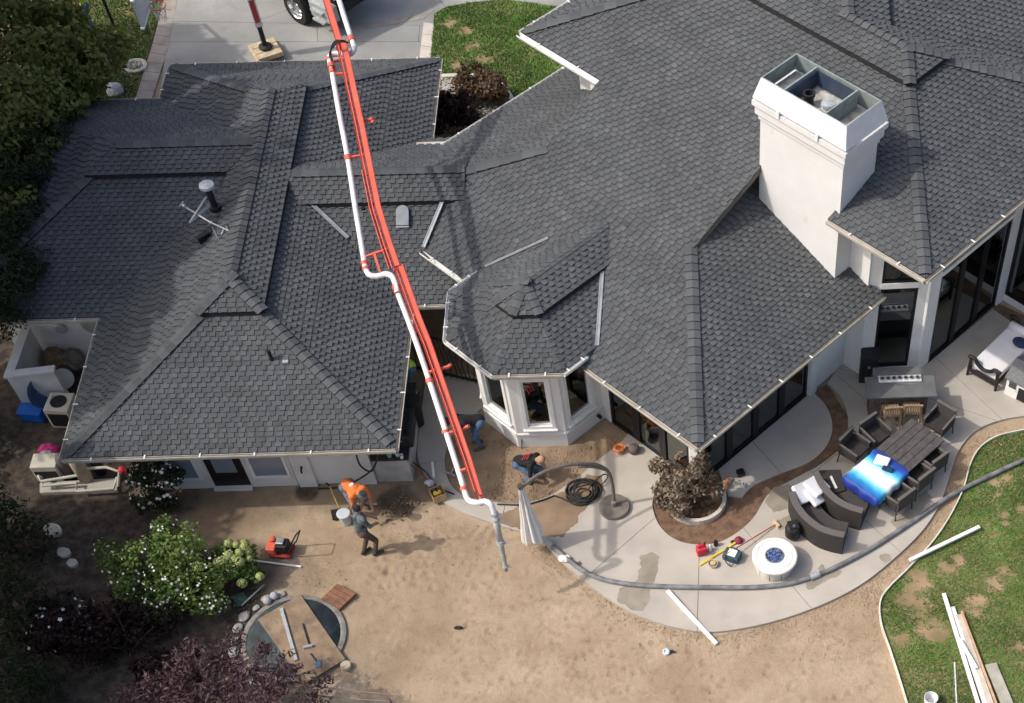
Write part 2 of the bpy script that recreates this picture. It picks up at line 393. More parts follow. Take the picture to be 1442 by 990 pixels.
roof_plane(PQ((UP, UN), (25.02, 19.67), (33, 19.67), (33, UN)), XY(22, UN), UZ, qN, MP)
RZ = UZ+.4*3.95
roof_plane(PQ((23.45, 16.39), (22.75, 15.69), (22.75, 18.1), (23.45, 18.1)), e0, MZ, pS, MP, OL)
roof_plane(PQ((23.45, 18.1), (22.75, 18.1), (22.75, 21.6), (24.9, 19.65)), e0, MZ, pS, MP, OL)
roof_plane(PQ((22.75, 15.69), (24.15, 15.69), (23.45, 16.39)), XY(22, US), UZ, qS, MP, OL)
roof_plane(PQ((23.45, 16.39), (24.15, 15.69), (24.15, 17.4), (23.45, 18.1)), XY(23.45, 17), RZ, pN, MP, OL)
roof_plane(PQ((23.45, 18.1), (24.15, 17.4), (25.7, 18.95), (25.0, 19.65)), XY(25, 18.1), RZ, qS, MP, OL)
caps(V3(ME+.07, MS+.07, MZ+.03), V3(17.36, 17.37, MZ+.4*3.27), (pS, MP), (qS, MP))
caps(V3(ME+1.6, MN-1.6, MZ+.64), V3(17.43, RK2, MZ+.4*3.34), (pS, MP), (qN, MP), step=.3)
caps(V3(UP+.07, US+.07, UZ+.03), V3(22.75, 15.69, UZ+.4*3.25), (pS, MP), (qS, MP))
caps(V3(22.75, 15.69, UZ+.4*3.25+LO), V3(23.45, 16.39, RZ+LO), (pS, MP), (qS, MP))
caps(V3(24.15, 15.69, UZ+.4*3.25+LO), V3(23.45, 16.39, RZ+LO), (pN, MP), (qS, MP))
caps(V3(23.45, 16.39, RZ+LO), V3(23.45, 18.1, RZ+LO), (pS, MP), (pN, MP))
caps(V3(23.45, 18.1, RZ+LO), V3(25, 19.65, RZ+LO+.4*1.55), (pS, MP), (qS, MP))
caps(V3(27.2, 12.6, UZ+.07), V3(24.15, 15.69, UZ+.4*3.25), (pN, MP), (qS, MP))
caps(V3(UP+.07, UN-.07, UZ+.03), V3(23.4, 21.29, UZ+.4*3.9), (pS, MP), (qN, MP), step=.3)
# ---- bay roof: half octagon with a ridge running back into the big slope
BP, BQ, BA, BZ, BS = 14.28, 19.58, 1.88, 3.0, .44
BRZ = BZ+BA*BS; bx, by = XY(BP, BQ); oc = BA/math.cos(math.pi/8)
octv = lambda k: (bx+oc*math.cos(math.pi/8+k*math.pi/4), by+oc*math.sin(math.pi/8+k*math.pi/4))
# octagon vertices: k=2: 112.5 deg ... faces between k and k+1 have outward angle 45*(k+1)
bf = {}
for k in (3, 4, 5):   # W, SW, S faces
    a = octv(k); b = octv(k+1); ang = (k+1)*math.pi/4; dn = (math.cos(ang), math.sin(ang)); bf[k] = dn
    roof_plane([a, b, (bx, by)], a, BZ, dn, BS)
pe = ME + (BRZ-MZ)/MP; pz = ME + (BZ-MZ)/MP
v3 = octv(3); v6 = octv(6)
p6 = S2*(v6[0]+v6[1]); p3 = S2*(v3[0]+v3[1])
roof_plane(PQ((p6, BQ-BA), (pz+.1, BQ-BA), (pe+.1, BQ), (BP, BQ)), v6, BZ, qS, BS)
roof_plane(PQ((p3, BQ+BA), (BP, BQ), (pe+.1, BQ), (pz+.1, BQ+BA)), v3, BZ, qN, BS)
ov = .72; kk = ov/BA
for k in (3, 4, 5):
    a = octv(k); b = octv(k+1)
    roof_plane([(bx+(a[0]-bx)*kk, by+(a[1]-by)*kk), (bx+(b[0]-bx)*kk, by+(b[1]-by)*kk), (bx, by)], a, BZ, bf[k], BS, .12)
q6 = (bx+(v6[0]-bx)*kk, by+(v6[1]-by)*kk); q3 = (bx+(v3[0]-bx)*kk, by+(v3[1]-by)*kk)
roof_plane([q6, XY(pe-.5, BQ-ov), XY(pe+.25, BQ), (bx, by)], v6, BZ, qS, BS, .12)
roof_plane([q3, (bx, by), XY(pe+.25, BQ), XY(pe-.5, BQ+ov)], v3, BZ, qN, BS, .12)
for k, n1, n2 in ((3, qN, bf[3]), (4, bf[3], bf[4]), (5, bf[4], bf[5]), (6, bf[5], qS)):
    a = octv(k); m_ = (bx+(a[0]-bx)*kk, by+(a[1]-by)*kk)
    caps((a[0]*.97+bx*.03, a[1]*.97+by*.03, BZ+.02), (m_[0], m_[1], BZ+BA*BS*(1-kk)-.05), (n1, BS), (n2, BS), .11, .19, .02)
    caps((m_[0], m_[1], BZ+BA*BS*(1-kk)+.12), (bx, by, BRZ+.12), (n1, BS), (n2, BS), .11, .19, .02)
# bay valley flashings
def strip(pts, wd, name='valley_flashing', m='flashing', h=.03):
    mb = MB()
    for i in range(len(pts)-1): mb.beam(pts[i], pts[i+1], wd, .012, off=h)
    for sgn in (-1, 1):
        a = Vector(pts[0]); b = Vector(pts[-1]); d = (b-a).normalized(); x = d.cross(Vector((0, 0, 1))).normalized()*(wd*.5)*sgn
        mb.beam(a+x, b+x, .02, .03, off=h+.004)
    return mb.build(name, m, house)
strip([V3(pz, BQ-BA, BZ+.01), V3(15.95, 18.86, MZ+.4*(15.95-ME)+.01)], .07)
strip([V3(pz, BQ+BA, BZ+.0), V3(15.9, 20.6, MZ+.4*(15.9-ME)+.0)], .05)
strip([G(597, 349, 2.86), G(624, 284, 3.32)], .07)
strip([G(441, 290, 3.31), G(490, 336, 2.96)], .07)
strip([G(293, 160, 2.93), G(340, 178, 3.42)], .10)
# ---- gutters
for a, b, o in [((LW, LS), (LE, LS), dS), ((LE, LS), (LE, CS), dE), ((LW, WS), (LW, LS), dW), ((LE, CN+.05), (LE, LN), dE), ((WX-WH, WN), (LW, WN), dN), ((LW, WN), (LW, LN), dW), ((LE, CS), (-5.6, CS), dS), ((WX-WH, WS), (LW, WS), dS), ((LW, LN), (LE, LN), dN)]:
    gutter((*a, LZ), (*b, LZ), out=o)
gutter(V3(ME, MS, MZ), V3(ME, 17.55, MZ), out=pS); gutter(V3(ME, MS, MZ), V3(20.4, MS, MZ), out=qS)
gutter(V3(ME, 21.75, MZ), V3(ME, 23.2, MZ), out=pS, lip='white_paint', w=.12); gutter(V3(16.95, MN, MZ), V3(23, MN, MZ), out=qN, lip='white_paint')
gutter(V3(UP, US, UZ), V3(UP, 15.2, UZ), out=pS); gutter(V3(UP, US, UZ), V3(27, US, UZ), out=qS)
gutter(V3(UP, 22.41, UZ), V3(UP, UN, UZ), out=pS, lip='white_paint', w=.16); gutter(V3(UP, UN, UZ), V3(25, UN, UZ), out=qN, lip='white_paint')
for k in (3, 4, 5):
    a = octv(k); b = octv(k+1); gutter((*a, BZ), (*b, BZ), out=bf[k], strap=.8, lip='white_paint' if k != 5 else 'gutter')
gutter((*v6, BZ), V3(pz-.35, BQ-BA, BZ), out=qS, strap=.8, lip='white_paint'); gutter((*v3, BZ), V3(pz-.2, BQ+BA, BZ), out=qN, strap=.8, lip='white_paint')

# ---------------------------------------------------------------- walls
def wall_pq(p0, p1, q0, q1, z0, z1, name='wall', m='stucco', ch=0):
    mb = MB(); mb.prism(PQ((p0, q0), (p1, q0), (p1, q1), (p0, q1)), z0, z1); return mb.build(name, m, house)
def wall_xy(x0, x1, y0, y1, z0, z1, name='wall', m='stucco'):
    mb = MB(); mb.box(x0, x1, y0, y1, z0, z1); return mb.build(name, m, house)
def glazing(a, b, z0, z1, n=1, frame='black_frame', gl='window_glass', fw=.07, depth=.09, transom=None, name='window', split=None):
    """glazed opening in the vertical plane over plan segment a-b: frame with n lights, each pane its own piece"""
    a = Vector((*a, 0)); b = Vector((*b, 0)); d = b-a; L = d.length; d.normalize(); o = Vector((d.y, -d.x, 0))
    mtx = Matrix(((d.x, -o.x, 0, a.x), (d.y, -o.y, 0, a.y), (0, 0, 1, 0), (0, 0, 0, 1)))
    mb = MB(); xs = [L*i/n for i in range(n+1)]
    mb.box(0, L, 0, depth, z0, z0+fw, mtx=mtx); mb.box(0, L, 0, depth, z1-fw, z1, mtx=mtx)
    for i, x in enumerate(xs):
        x0 = min(max(x-fw/2, 0), L-fw); wf = fw*(1 if i in (0, n) else 1.5)
        if i in (0, n): mb.box(x0, x0+fw, .002, depth-.002, z0+fw, z1-fw, mtx=mtx)
        else: mb.box(x-wf, x+wf, .002, depth-.002, z0+fw, z1-fw, mtx=mtx)
    if transom: mb.box(fw, L-fw, .004, depth-.004, transom-fw/2, transom+fw/2, mtx=mtx)
    w_ = mb.build(name, frame, house)
    zs = [(z0+fw, (transom or z1)-(fw/2 if transom else fw))] + ([(transom+fw/2, z1-fw)] if transom else [])
    for i in range(n):
        for za, zb in zs:
            g = MB(); g.box(xs[i]+(fw if i == 0 else fw*1.5), xs[i+1]-(fw if i == n-1 else fw*1.5), depth*.45, depth*.45+.008, za, zb, mtx=mtx); g.build('pane', gl, w_)
    return w_
# garage wing walls: plan x -13.1..-7.7, south face y 21.58
wy = 21.58
wall_xy(-13.1, -7.7, wy, wy+.2, 0, 2.5); wall_xy(-7.9, -7.7, wy+.2, 33.6, 0, 2.4); wall_xy(-13.1, -12.9, wy+.2, 33.6, 0, 2.4); wall_xy(-13.1, -7.7, 33.4, 33.6, 0, 2.4)
wall_xy(-17.0, -13.1, 25.9, 26.1, 0, 2.35); wall_xy(-17.0, -16.8, 26.1, 32.2, 0, 2.35); wall_xy(-17.0, -13.1, 32.0, 32.2, 0, 2.35); wall_xy(-7.7, -7.0, 26.2, 26.4, 0, 2.5); wall_xy(-7.0, -4.6, 30.6, 30.75, 0, 2.5, 'inner_wall', 'dark_room')
def face_panel(x0, x1, z0, z1, d0, d1, name, m, parent=None):
    mb = MB(); mb.box(x0, x1, wy-d1, wy-d0, z0, z1); return mb.build(name, m, parent or house)
gx = lambda px, py: G(px, py, 0).x
X = [G(301, 685).x, G(356, 683).x]
face_panel(-12.75, -11.55, .0, 2.2, -.02, .03, 'trim_board', 'trim')
face_panel(-10.62, -9.55, .0, 2.2, -.02, .03, 'trim_board', 'trim')
face_panel(-9.5, -9.08, .0, 2.3, -.02, .09, 'pilaster', 'trim')
face_panel(-8.18, -7.68, .0, 2.3, -.02, .07, 'pilaster', 'trim')
dr = face_panel(-11.5, -10.66, .06, 2.1, -.02, .02, 'door', 'black_frame')
mb = MB(); mb.box(-11.33, -10.83, wy-.034, wy-.022, .55, 2.0); mb.build('door_glass', mat('painted_sky_glass', (.20, .25, .30), .08, .1, 1, spec=.9), dr)  # bluish pane colour stands in for the reflected sky
face_panel(-11.53, -10.63, -.02, .06, -.02, .13, 'door_step', 'trim')
def dh_window(x0, x1, z0, z1):
    mb = MB()
    for a in ((x0, x1, z0, z0+.06), (x0, x1, z1-.06, z1), (x0, x0+.06, z0+.06, z1-.06), (x1-.06, x1, z0+.06, z1-.06), (x0+.06, x1-.06, (z0+z1)/2-.02, (z0+z1)/2+.03)): mb.box(a[0], a[1], wy-.075, wy-.028, a[2], a[3])
    w_ = mb.build('window', 'white_paint', house)
    for za, zb in ((z0+.06, (z0+z1)/2-.02), ((z0+z1)/2+.03, z1-.06)):
        g = MB(); g.box(x0+.06, x1-.06, wy-.045, wy-.034, za, zb); g.build('pane', 'painted_sky_glass', w_)
dh_window(-10.5, -9.62, .35, 2.05); dh_window(-12.6, -11.7, .35, 2.05)
# hose bib
mb = MB(); mb.tube([(-9.28, wy-.09, .75), (-9.28, wy-.2, .74), (-9.28, wy-.21, .66)], .025, 6); mb.build('tap', 'black_plastic', house)

# main house, lower storey: SW wall p=14.93, SE wall q=14.97
zt = 2.75
wall_pq(14.93, 15.1, 17.9, 18.2, 0, zt); wall_pq(14.93, 15.1, 14.97, 15.25, 0, zt)
wall_pq(14.93, 15.1, 15.25, 17.9, 2.35, zt)
glazing(XY(14.93, 17.9), XY(14.93, 15.25), .02, 2.35, 3, gl='window_glass', name='patio_door')
glazing(XY(15.1, 14.97), XY(18.85, 14.97), .02, 2.3, 4, gl='window_glass', name='patio_door')
wall_pq(15.1, 18.85, 14.97, 15.1, 2.3, zt); wall_pq(18.85, 20.25, 14.97, 15.15, 0, 2.95)
wall_pq(18.86, 19.12, 14.88, 14.97, 0, 2.85, 'pilaster', 'trim')
wall_pq(20.25, 20.42, 14.46, 15.15, 0, 4.9)
# tall corner room
A_ = Vector(XY(20.31, 14.46)); B_ = Vector(XY(21.32, 13.5))
dd = (B_-A_).normalized(); oo = Vector((dd.y, -dd.x))
def ang_wall(t0, t1, z0, z1, d0, d1, name='wall', m='stucco'):
    a = A_+dd*t0; b = A_+dd*t1
    mb = MB(); mb.prism([a+oo*d1, b+oo*d1, b+oo*d0, a+oo*d0], z0, z1); return mb.build(name, m, house)
LL = (B_-A_).length
ang_wall(0, .28, 0, 4.7, -.15, 0); ang_wall(LL-.22, LL, 0, 4.7, -.15, 0); ang_wall(.28, LL-.22, 0, .22, -.15, 0); ang_wall(.28, LL-.22, 2.82, 2.98, -.15, .02, 'wall', 'white_paint')
glazing(A_+dd*.28, A_+dd*(LL-.22), .22, 2.82, 1, gl='dark_glass', fw=.06); glazing(A_+dd*.28, A_+dd*(LL-.22), 2.98, 4.5, 1, gl='dark_glass', fw=.06)
wall_pq(21.32, 21.75, 13.43, 13.55, 0, 4.8, 'pilaster', 'white_paint')
glazing(XY(21.75, 13.43), XY(24.55, 13.43), .02, 2.9, 3, gl='window_glass', name='patio_door', fw=.06)
wall_pq(21.75, 24.55, 13.4, 13.55, 2.9, 3.02, 'wall', 'white_paint')
glazing(XY(21.75, 13.43), XY(24.55, 13.43), 3.02, 4.5, 2, gl='dark_glass', fw=.06)
wall_pq(21.75, 24.55, 13.45, 13.6, 4.5, 4.9); wall_pq(24.55, 24.9, 13.38, 13.6, 0, 4.9, 'pilaster', 'white_paint')
wall_pq(24.85, 25.0, 8.5, 13.38, 0, .22, 'wall', 'white_paint'); glazing(XY(24.85, 13.38), XY(24.85, 8.5), .22, 3.0, 2, gl='dark_glass'); wall_pq(24.85, 25.0, 8.5, 13.38, 3.0, 4.9)
# rooms behind the glass
rm = MB(); rm.prism(PQ((15.12, 15.12), (20.2, 15.12), (20.2, 23), (15.12, 23)), .0, .03); rm.build('room_floor', 'room_floor', house)
rm = MB(); rm.prism(PQ((20.45, 14.6), (21.4, 13.65), (24.8, 13.65), (24.8, 20), (20.45, 20)), .0, .03); rm.build('room_floor', 'room_floor', house)
for a in ((19.6, 19.8, 15.3, 22.5, 0, 2.75), (15.2, 19.6, 20.6, 20.8, 0, 2.75), (24.4, 24.6, 14.0, 19, 0, 4.7), (20.5, 24.4, 18.2, 18.4, 0, 4.7)): wall_pq(*a, name='inner_wall', m='dark_room')
# upper walls
wall_pq(20.4, 25, 23.9, 24.1, 2.9, 4.85); wall_pq(20.3, 20.5, 22.3, 24.1, 2.9, 4.85); wall_pq(17.9, 19.7, 17.78, 17.9, 3.6, 4.3); wall_pq(19.4, 19.55, 17.75, 17.9, 4.3, 4.85)
wall_pq(19.3, 20.3, 22.1, 22.25, 3.5, 4.85); wall_pq(19.52, 19.9, 22.42, 22.8, 3.9, 4.8, 'eave_return', 'white_paint')
wall_pq(17.4, 17.55, 24.8, 25, 0, 2.7)
wall_pq(15.2, 23, 24.8, 25.0, 0, 2.75)
# ---- bay: five walls on an octagon of apothem 1.45
ba = 1.42; ocb = ba/math.cos(math.pi/8)
bw = lambda k: Vector((bx+ocb*math.cos(math.pi/8+k*math.pi/4), by+.02+ocb*math.sin(math.pi/8+k*math.pi/4)))
def bay_face(a, b, t0, t1, sill, head, n=1):
    d = (b-a).normalized(); o = Vector((d.y, -d.x)); L = (b-a).length
    def seg(x0, x1, z0, z1, d0=-.14, d1=0, name='bay_wall', m='stucco'):
        mb = MB(); mb.prism([a+d*x0+o*d1, a+d*x1+o*d1, a+d*x1+o*d0, a+d*x0+o*d0], z0, z1); return mb.build(name, m, house)
    seg(0, t0, .0, 2.98); seg(t1, L, .0, 2.98); seg(t0, t1, 0, sill); seg(t0, t1, head, 2.98)
    seg(-.02, L+.02, .42, .47, 0, .035, 'band', 'white_paint'); seg(-.01, L+.01, 0, .42, 0, .02, 'plinth', 'stucco')
    for (x0, x1, z0, z1) in ((t0-.09, t0, sill-.09, head+.09), (t1, t1+.09, sill-.09, head+.09), (t0, t1, sill-.09, sill), (t0, t1, head, head+.09)): seg(x0, x1, z0, z1, 0, .03, 'window_trim', 'white_paint')
    seg(t0-.12, t1+.12, sill-.12, sill-.09, 0, .08, 'sill', 'white_paint')
    glazing(a+d*t0-o*.03, a+d*t1-o*.03, sill, head, n, 'white_paint', fw=.045, depth=.06)
k3, k4, k5, k6 = bw(3), bw(4), bw(5), bw(6)
LB = (k5-k4).length
bay_face(k3, k4, .25, LB-.25, .8, 2.6)
bay_face(k4, k5, .22, LB-.22, .8, 2.6)
bay_face(k5, k6, .3, LB-.3, .72, 2.25)
mb = MB(); mb.box(k5.x+.25, k6.x-.25, k5.y-.02, k5.y, 2.5, 2.66); mb.build('vent_grille', 'dark_room', house)
e6 = Vector(XY(14.95, S2*(k6.y-k6.x)))
bay_face(k6, e6, .2, (e6-k6).length-.35, .72, 2.35)
e3 = Vector(XY(14.95, S2*(k3.y-k3.x)))
mb = MB(); d = (k3-e3).normalized(); o = Vector((d.y, -d.x)); mb.prism([e3, k3, k3-o*.14, e3-o*.14], 0, 2.98); mb.build('bay_wall', 'stucco', house)
rm = MB(); rm.prism([k3, k4, k5, k6, e6, e3], .0, .28); rm.build('room_floor', mat('bay_floor', (.30, .22, .14), .5, .2, 2), house)
mb = MB(); mb.tube([(k6.x+.75, k6.y+.66, .3), (k6.x+.82, k6.y+.58, .3)], .05, 8); mb.build('spout', 'black_plastic', house)
# chair seen through the bay window
ch = thing('armchair', 'cream armchair seen through the middle bay window', 'chair', (bx-.02, by-.75, .28))
mb = MB(); mb.cbox(-.3, .3, -.3, .3, .3, .42, .03); mb.build('seat', 'white_paint', ch, False)
mb = MB(); mb.cbox(-.34, -.26, -.3, .3, .3, .85, .02); mb.build('backrest', 'white_paint', ch, False)
for sx in (-.25, .25):
    for sy in (-.25, .25): mb = MB(); mb.tube([(sx, sy, 0), (sx, sy, .32)], .025, 6); mb.build('leg', 'white_paint', ch, False)
ch2 = tree_copy(ch, (bx+.85, by-.35, .28), 2.2, 'pale armchair seen through the right hand bay window')

# ---------------------------------------------------------------- chimney
def chim(): 
    c0p, c1p, c0q, c1q = 19.72, 20.86, 15.05, 17.44
    mb = MB(); mb.prism(PQ((c0p, c0q), (c1p, c0q), (c1p, c1q), (c0p, c1q)), 2.7, 6.62)
    c = mb.build('chimney', mat('chimney_white', (.66, .66, .645), .7, .04, 1.5, .18, 60, grime=((.50, .48, .43), 2.2, .60, .82)), house)
    def ring(off, z0, z1, name):
        mb = MB(); mb.prism(PQ((c0p-off, c0q-off), (c1p+off, c0q-off), (c1p+off, c1q+off), (c0p-off, c1q+off)), z0, z1); mb.build(name, 'chimney_white', c)
    ring(.035, 6.30, 6.44, 'band'); ring(.09, 6.44, 6.66, 'band'); ring(.14, 6.66, 6.78, 'band')
    mb = MB()   # crown slab between shaft and shroud
    mb.prism(PQ((c0p-.02, c0q-.02), (c1p+.02, c0q-.02), (c1p+.02, c1q+.02), (c0p-.02, c1q+.02)), 6.78, 6.86); mb.build('crown', 'galv', c)
    # shroud: four sloping sheets and two dividers
    z0, z1 = 6.84, 7.32; o0, o1 = .13, .0; t = .03
    lo = [(c0p-o0, c0q-o0), (c1p+o0, c0q-o0), (c1p+o0, c1q+o0), (c0p-o0, c1q+o0)]; hi = [(c0p-o1, c0q-o1), (c1p+o1, c0q-o1), (c1p+o1, c1q+o1), (c0p-o1, c1q+o1)]
    sgn = [(1, 1), (-1, 1), (-1, -1), (1, -1)]
    for i in range(4):
        j = (i+1) % 4; mb = MB()
        a = [V3(*lo[i], z0), V3(*lo[j], z0), V3(*hi[j], z1), V3(*hi[i], z1)]
        b = [V3(p[0]+sgn[n][0]*t, p[1]+sgn[n][1]*t, z) for p, n, z in ((lo[i], i, z0), (lo[j], j, z0), (hi[j], j, z1), (hi[i], i, z1))]
        mb.add(a+b, [(0, 1, 2, 3)]); mb.add(a+b, [(7, 6, 5, 4), (3, 2, 6, 7), (0, 4, 5, 1)], 1); mb.build('shroud_sheet', [mat('shroud_paint', (.68, .70, .69), .5, .06, 4, grime=((.5, .5, .46), 3, .6, .8)), mat('shroud_inner', (.26, .30, .29), .6, .2, 4)], c)
    for qd in (c0q+.62, c1q-.62):
        mb = MB(); mb.prism(PQ((c0p+.04, qd-.018), (c1p-.04, qd-.018), (c1p-.04, qd+.018), (c0p+.04, qd+.018)), 6.87, 7.3); mb.build('shroud_divider', 'shroud_inner', c)
    for pa in (c0p+.05, c1p-.07):
        mb = MB(); mb.prism(PQ((pa, c0q+.66), (pa+.02, c0q+.66), (pa+.02, c1q-.66), (pa, c1q-.66)), 6.89, 7.24); mb.build('liner', mat('liner_navy', (.035, .05, .085), .45, .2, 5), c)
    mb = MB(); mb.prism(PQ((c0p+.08, c1q-.68), (c1p-.08, c1q-.68), (c1p-.08, c1q-.66), (c0p+.08, c1q-.66)), 6.89, 7.24); mb.build('liner', 'liner_navy', c)
    for qq in (15.7, 16.8):
        mb = MB(); mb.prism(PQ((c0p-.17, qq-.03), (c0p-.1, qq-.03), (c0p-.1, qq+.03), (c0p-.17, qq+.03)), 6.72, 6.88); mb.build('shroud_foot', 'white_paint', c)
    mb = MB(); x, y = XY(20.15, 16.45); mb.lathe([(.11, 0), (.11, .28), (.14, .28), (.14, .34), (.09, .34), (.09, .2), (.0, .2)], (x, y, 6.86), 16); mb.build('flue', 'black_plastic', c)
    mb = MB(); x, y = XY(20.2, 15.95); mb.lathe([(.12, 0), (.12, .14), (.16, .15), (.16, .2), (.13, .21), (.13, .25), (.16, .26), (.15, .32), (0, .34)], (x, y, 6.86), 18); mb.build('flue_cap', 'galv', c)
    mb = MB()
    for qa, qb in ((c0q+.08, c0q+.56), (c0q+.72, c1q-.72), (c1q-.56, c1q-.08)): mb.prism(PQ((c0p+.1, qa), (c1p-.12, qa), (c1p-.12, qb), (c0p+.1, qb)), 6.862, 6.885)
    mb.build('crown_pan', mat('pan', (.40, .38, .34), .6, .35, 5), c)
chim()

# ---------------------------------------------------------------- small roof fittings
def vent_pipe(x, y, z, r=.045, h=.45, m='black_plastic', lean=0, tip='steel'):
    mb = MB(); mb.tube([(x, y, z-.1), (x-lean, y, z+h)], r, 10); o = mb.build('vent_pipe', m, house)
    mb = MB(); mb.tube([(x, y, z-.06), (x, y, z+.05)], r*1.9, 10); mb.build('boot', m, o)
    if tip: mb = MB(); mb.box(x-.09, x+.09, y-.11, y+.1, z-.03, z-.005); mb.build('base_flashing', tip, o)
p = G(385, 512, 2.98); vent_pipe(p.x, p.y, p.z, .04, .42)
def box_vent(px, py, z, w=.13, h=.13):
    p = G(px, py, z); mb = MB(); mb.cbox(p.x-w/2, p.x+w/2, p.y-w/2, p.y+w/2, p.z-.04, p.z+h, .012); o = mb.build('roof_vent', 'galv', house)
    mb = MB(); mb.box(p.x-w*.7, p.x+w*.7, p.y-w*.95, p.y-w*.5, p.z-.05, p.z-.0); mb.build('base_flashing', 'steel', o)
box_vent(404, 513, 2.98); box_vent(300, 441, 3.25, .17, .16); box_vent(1009, 38, 5.4, .13, .16)
# hooded vent on the connector slope
p = G(569, 308, 3.05); mb = MB()
pl = [(-.15, -.26), (.15, -.26), (.15, .1)] + [(.15*math.cos(a*math.pi/8), .1+.15*math.sin(a*math.pi/8)) for a in range(1, 8)] + [(-.15, .1)]
mb.prism(pl, -.1, .2, mtx=T(p, 0, R(23))); hv = mb.build('roof_vent', mat('vent_grey', (.22, .24, .26), .5, .1, 5), house)
mb = MB(); mb.prism([(-.15, -.30), (.15, -.30), (.15, -.262), (-.15, -.262)], .02, .16, mtx=T(p, 0, R(23))); mb.build('vent_mouth', 'steel', hv)
p = G(514, 303, 3.05); vent_pipe(p.x, p.y, p.z, .05, .22)
p = G(1041, 328, 3.75); vent_pipe(p.x, p.y, p.z, .03, .2, tip=None)
p = G(303, 292, 3.72); vent_pipe(p.x, p.y, p.z, .075, .6)
o = MB(); o.lathe([(.0, .1), (.17, .06), (.18, 0), (.08, -.03)], (p.x, p.y, p.z+.6), 16); o.build('vent_cap', 'galv', house)

# ---------------------------------------------------------------- turn the largest shingles into single pieces
def finish_shingles():
    inframe = []
    for t in TEETH:
        P_ = t[0]; v = P_ - Vector((0, 0, CAM_H)); wz = v.dot(_WW); ix = 1035.4+1962.6*v.dot(_RR)/wz; iy = 938.9-1962.6*v.dot(_UU)/wz
        if 10 < ix < 1430 and 10 < iy < 980: inframe.append((-abs(v.normalized().dot(t[1].col[2].to_3d()))/wz*t[2], t))
    inframe.sort(key=lambda a: a[0])
    pick = [t for _, t in inframe[:300]]; drop = set()
    mes = {}
    for P_, full, wd, tn, deck, fi, nf in pick:
        for k in range(nf): drop.add(fi+k)
        key = (round(wd, 3), max(-2, min(2, round(tn/.09))))
        if key not in mes:
            mb = MB(); c = [(0, 0), (wd, 0), (wd, EXPO), (0, EXPO)]
            mb.add([Vector((a, b, .030-.020*b/EXPO)) for a, b in c] + [Vector((a, b, -.002)) for a, b in c], [(0, 1, 2, 3)], 0, key[1]*.09)
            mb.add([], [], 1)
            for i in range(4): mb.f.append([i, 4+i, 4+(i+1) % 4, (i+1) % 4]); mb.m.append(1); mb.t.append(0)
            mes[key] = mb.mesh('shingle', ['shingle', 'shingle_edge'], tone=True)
        o = link('shingle', mes[key], deck); m4 = full.copy(); m4.translation = P_; o.location = P_; o.rotation_euler = m4.to_euler()
    keep = [i for i in range(len(field.f)) if i not in drop]
    field.f = [field.f[i] for i in keep]; field.m = [field.m[i] for i in keep]; field.t = [field.t[i] for i in keep]
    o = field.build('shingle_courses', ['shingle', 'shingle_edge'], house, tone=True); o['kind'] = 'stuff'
finish_shingles()
# ================================================================ GROUND AND PAVING
mat('concrete', (.41, .375, .325), .85, .09, 1.3, .12, 60, detail=8, big=.07, grime=((.30, .27, .23), .9, .62, .85))
mat('concrete_drive', (.28, .28, .265), .85, .14, .7, .12, 60, detail=8, big=.1, grime=((.19, .18, .16), .6, .55, .8))
mat('stamped', (.30, .265, .235), .85, .16, 2.2, .25, 25, detail=8)
mat('curb', (.52, .48, .41), .85, .12, 4, .2, 30)
mat('mulch', (.17, .105, .068), .95, .3, 5, .8, 60, detail=8)
mat('soil', (.17, .125, .088), .95, .4, 2.2, .8, 40, detail=9)
mat('dug_soil', (.165, .115, .075), .95, .25, 1.5, .9, 22, detail=9, col2=(.32, .235, .155))
mat('mud', (.24, .17, .11), .45, .25, 2, .2, 30, detail=7, spec=.4)
mat('damp', (.27, .24, .19), .6, .16, 3, 0)
mat('stone', (.34, .33, .30), .85, .2, 5, .3, 20)
mat('gravel', (.36, .27, .185), .9, .35, 30)
def sand_mat():
    m = bpy.data.materials.new('sand'); m.use_nodes = True; t = m.node_tree; n = t.nodes; l = t.links; b = n['Principled BSDF']
    b.inputs['Roughness'].default_value = .95; b.inputs['Specular IOR Level'].default_value = .15
    tc = n.new('ShaderNodeTexCoord'); 
    def nz(s, d, r=.6):
        q = n.new('ShaderNodeTexNoise'); q.inputs['Scale'].default_value = s; q.inputs['Detail'].default_value = d; q.inputs['Roughness'].default_value = r; l.new(tc.outputs['Object'], q.inputs['Vector']); return q.outputs[0]
    def ramp(v, a, b_):
        q = n.new('ShaderNodeMapRange'); q.inputs[1].default_value = a; q.inputs[2].default_value = b_; l.new(v, q.inputs[0]); return q.outputs[0]
    def mix(f, a, b_):
        q = n.new('ShaderNodeMix'); q.data_type = 'RGBA'
        for s, i in ((a, 6), (b_, 7)):
            if isinstance(s, tuple): q.inputs[i].default_value = (*s, 1)
            else: l.new(s, q.inputs[i])
        l.new(f, q.inputs[0]); return q.outputs[2]
    c = mix(ramp(nz(.55, 8, .65), .36, .66), (.305, .226, .148), (.425, .332, .232))
    c = mix(ramp(nz(3.2, 8, .7), .52, .75), c, (.27, .192, .12))
    c = mix(ramp(nz(22, 4), .60, .80), c, (.19, .14, .09))
    at = n.new('ShaderNodeAttribute'); at.attribute_name = 'soil'
    c = mix(at.outputs['Fac'], c, mix(ramp(nz(4, 8), .4, .65), (.04, .034, .029), (.10, .08, .062)))
    l.new(c, b.inputs['Base Color'])
    bp = n.new('ShaderNodeBump'); bp.inputs['Strength'].default_value = .55; bp.inputs['Distance'].default_value = .06; l.new(nz(7, 12, .72), bp.inputs['Height']); l.new(bp.outputs[0], b.inputs['Normal'])
    MATS['sand'] = m
sand_mat()
POND = G(414, 899); POND_R = 1.08
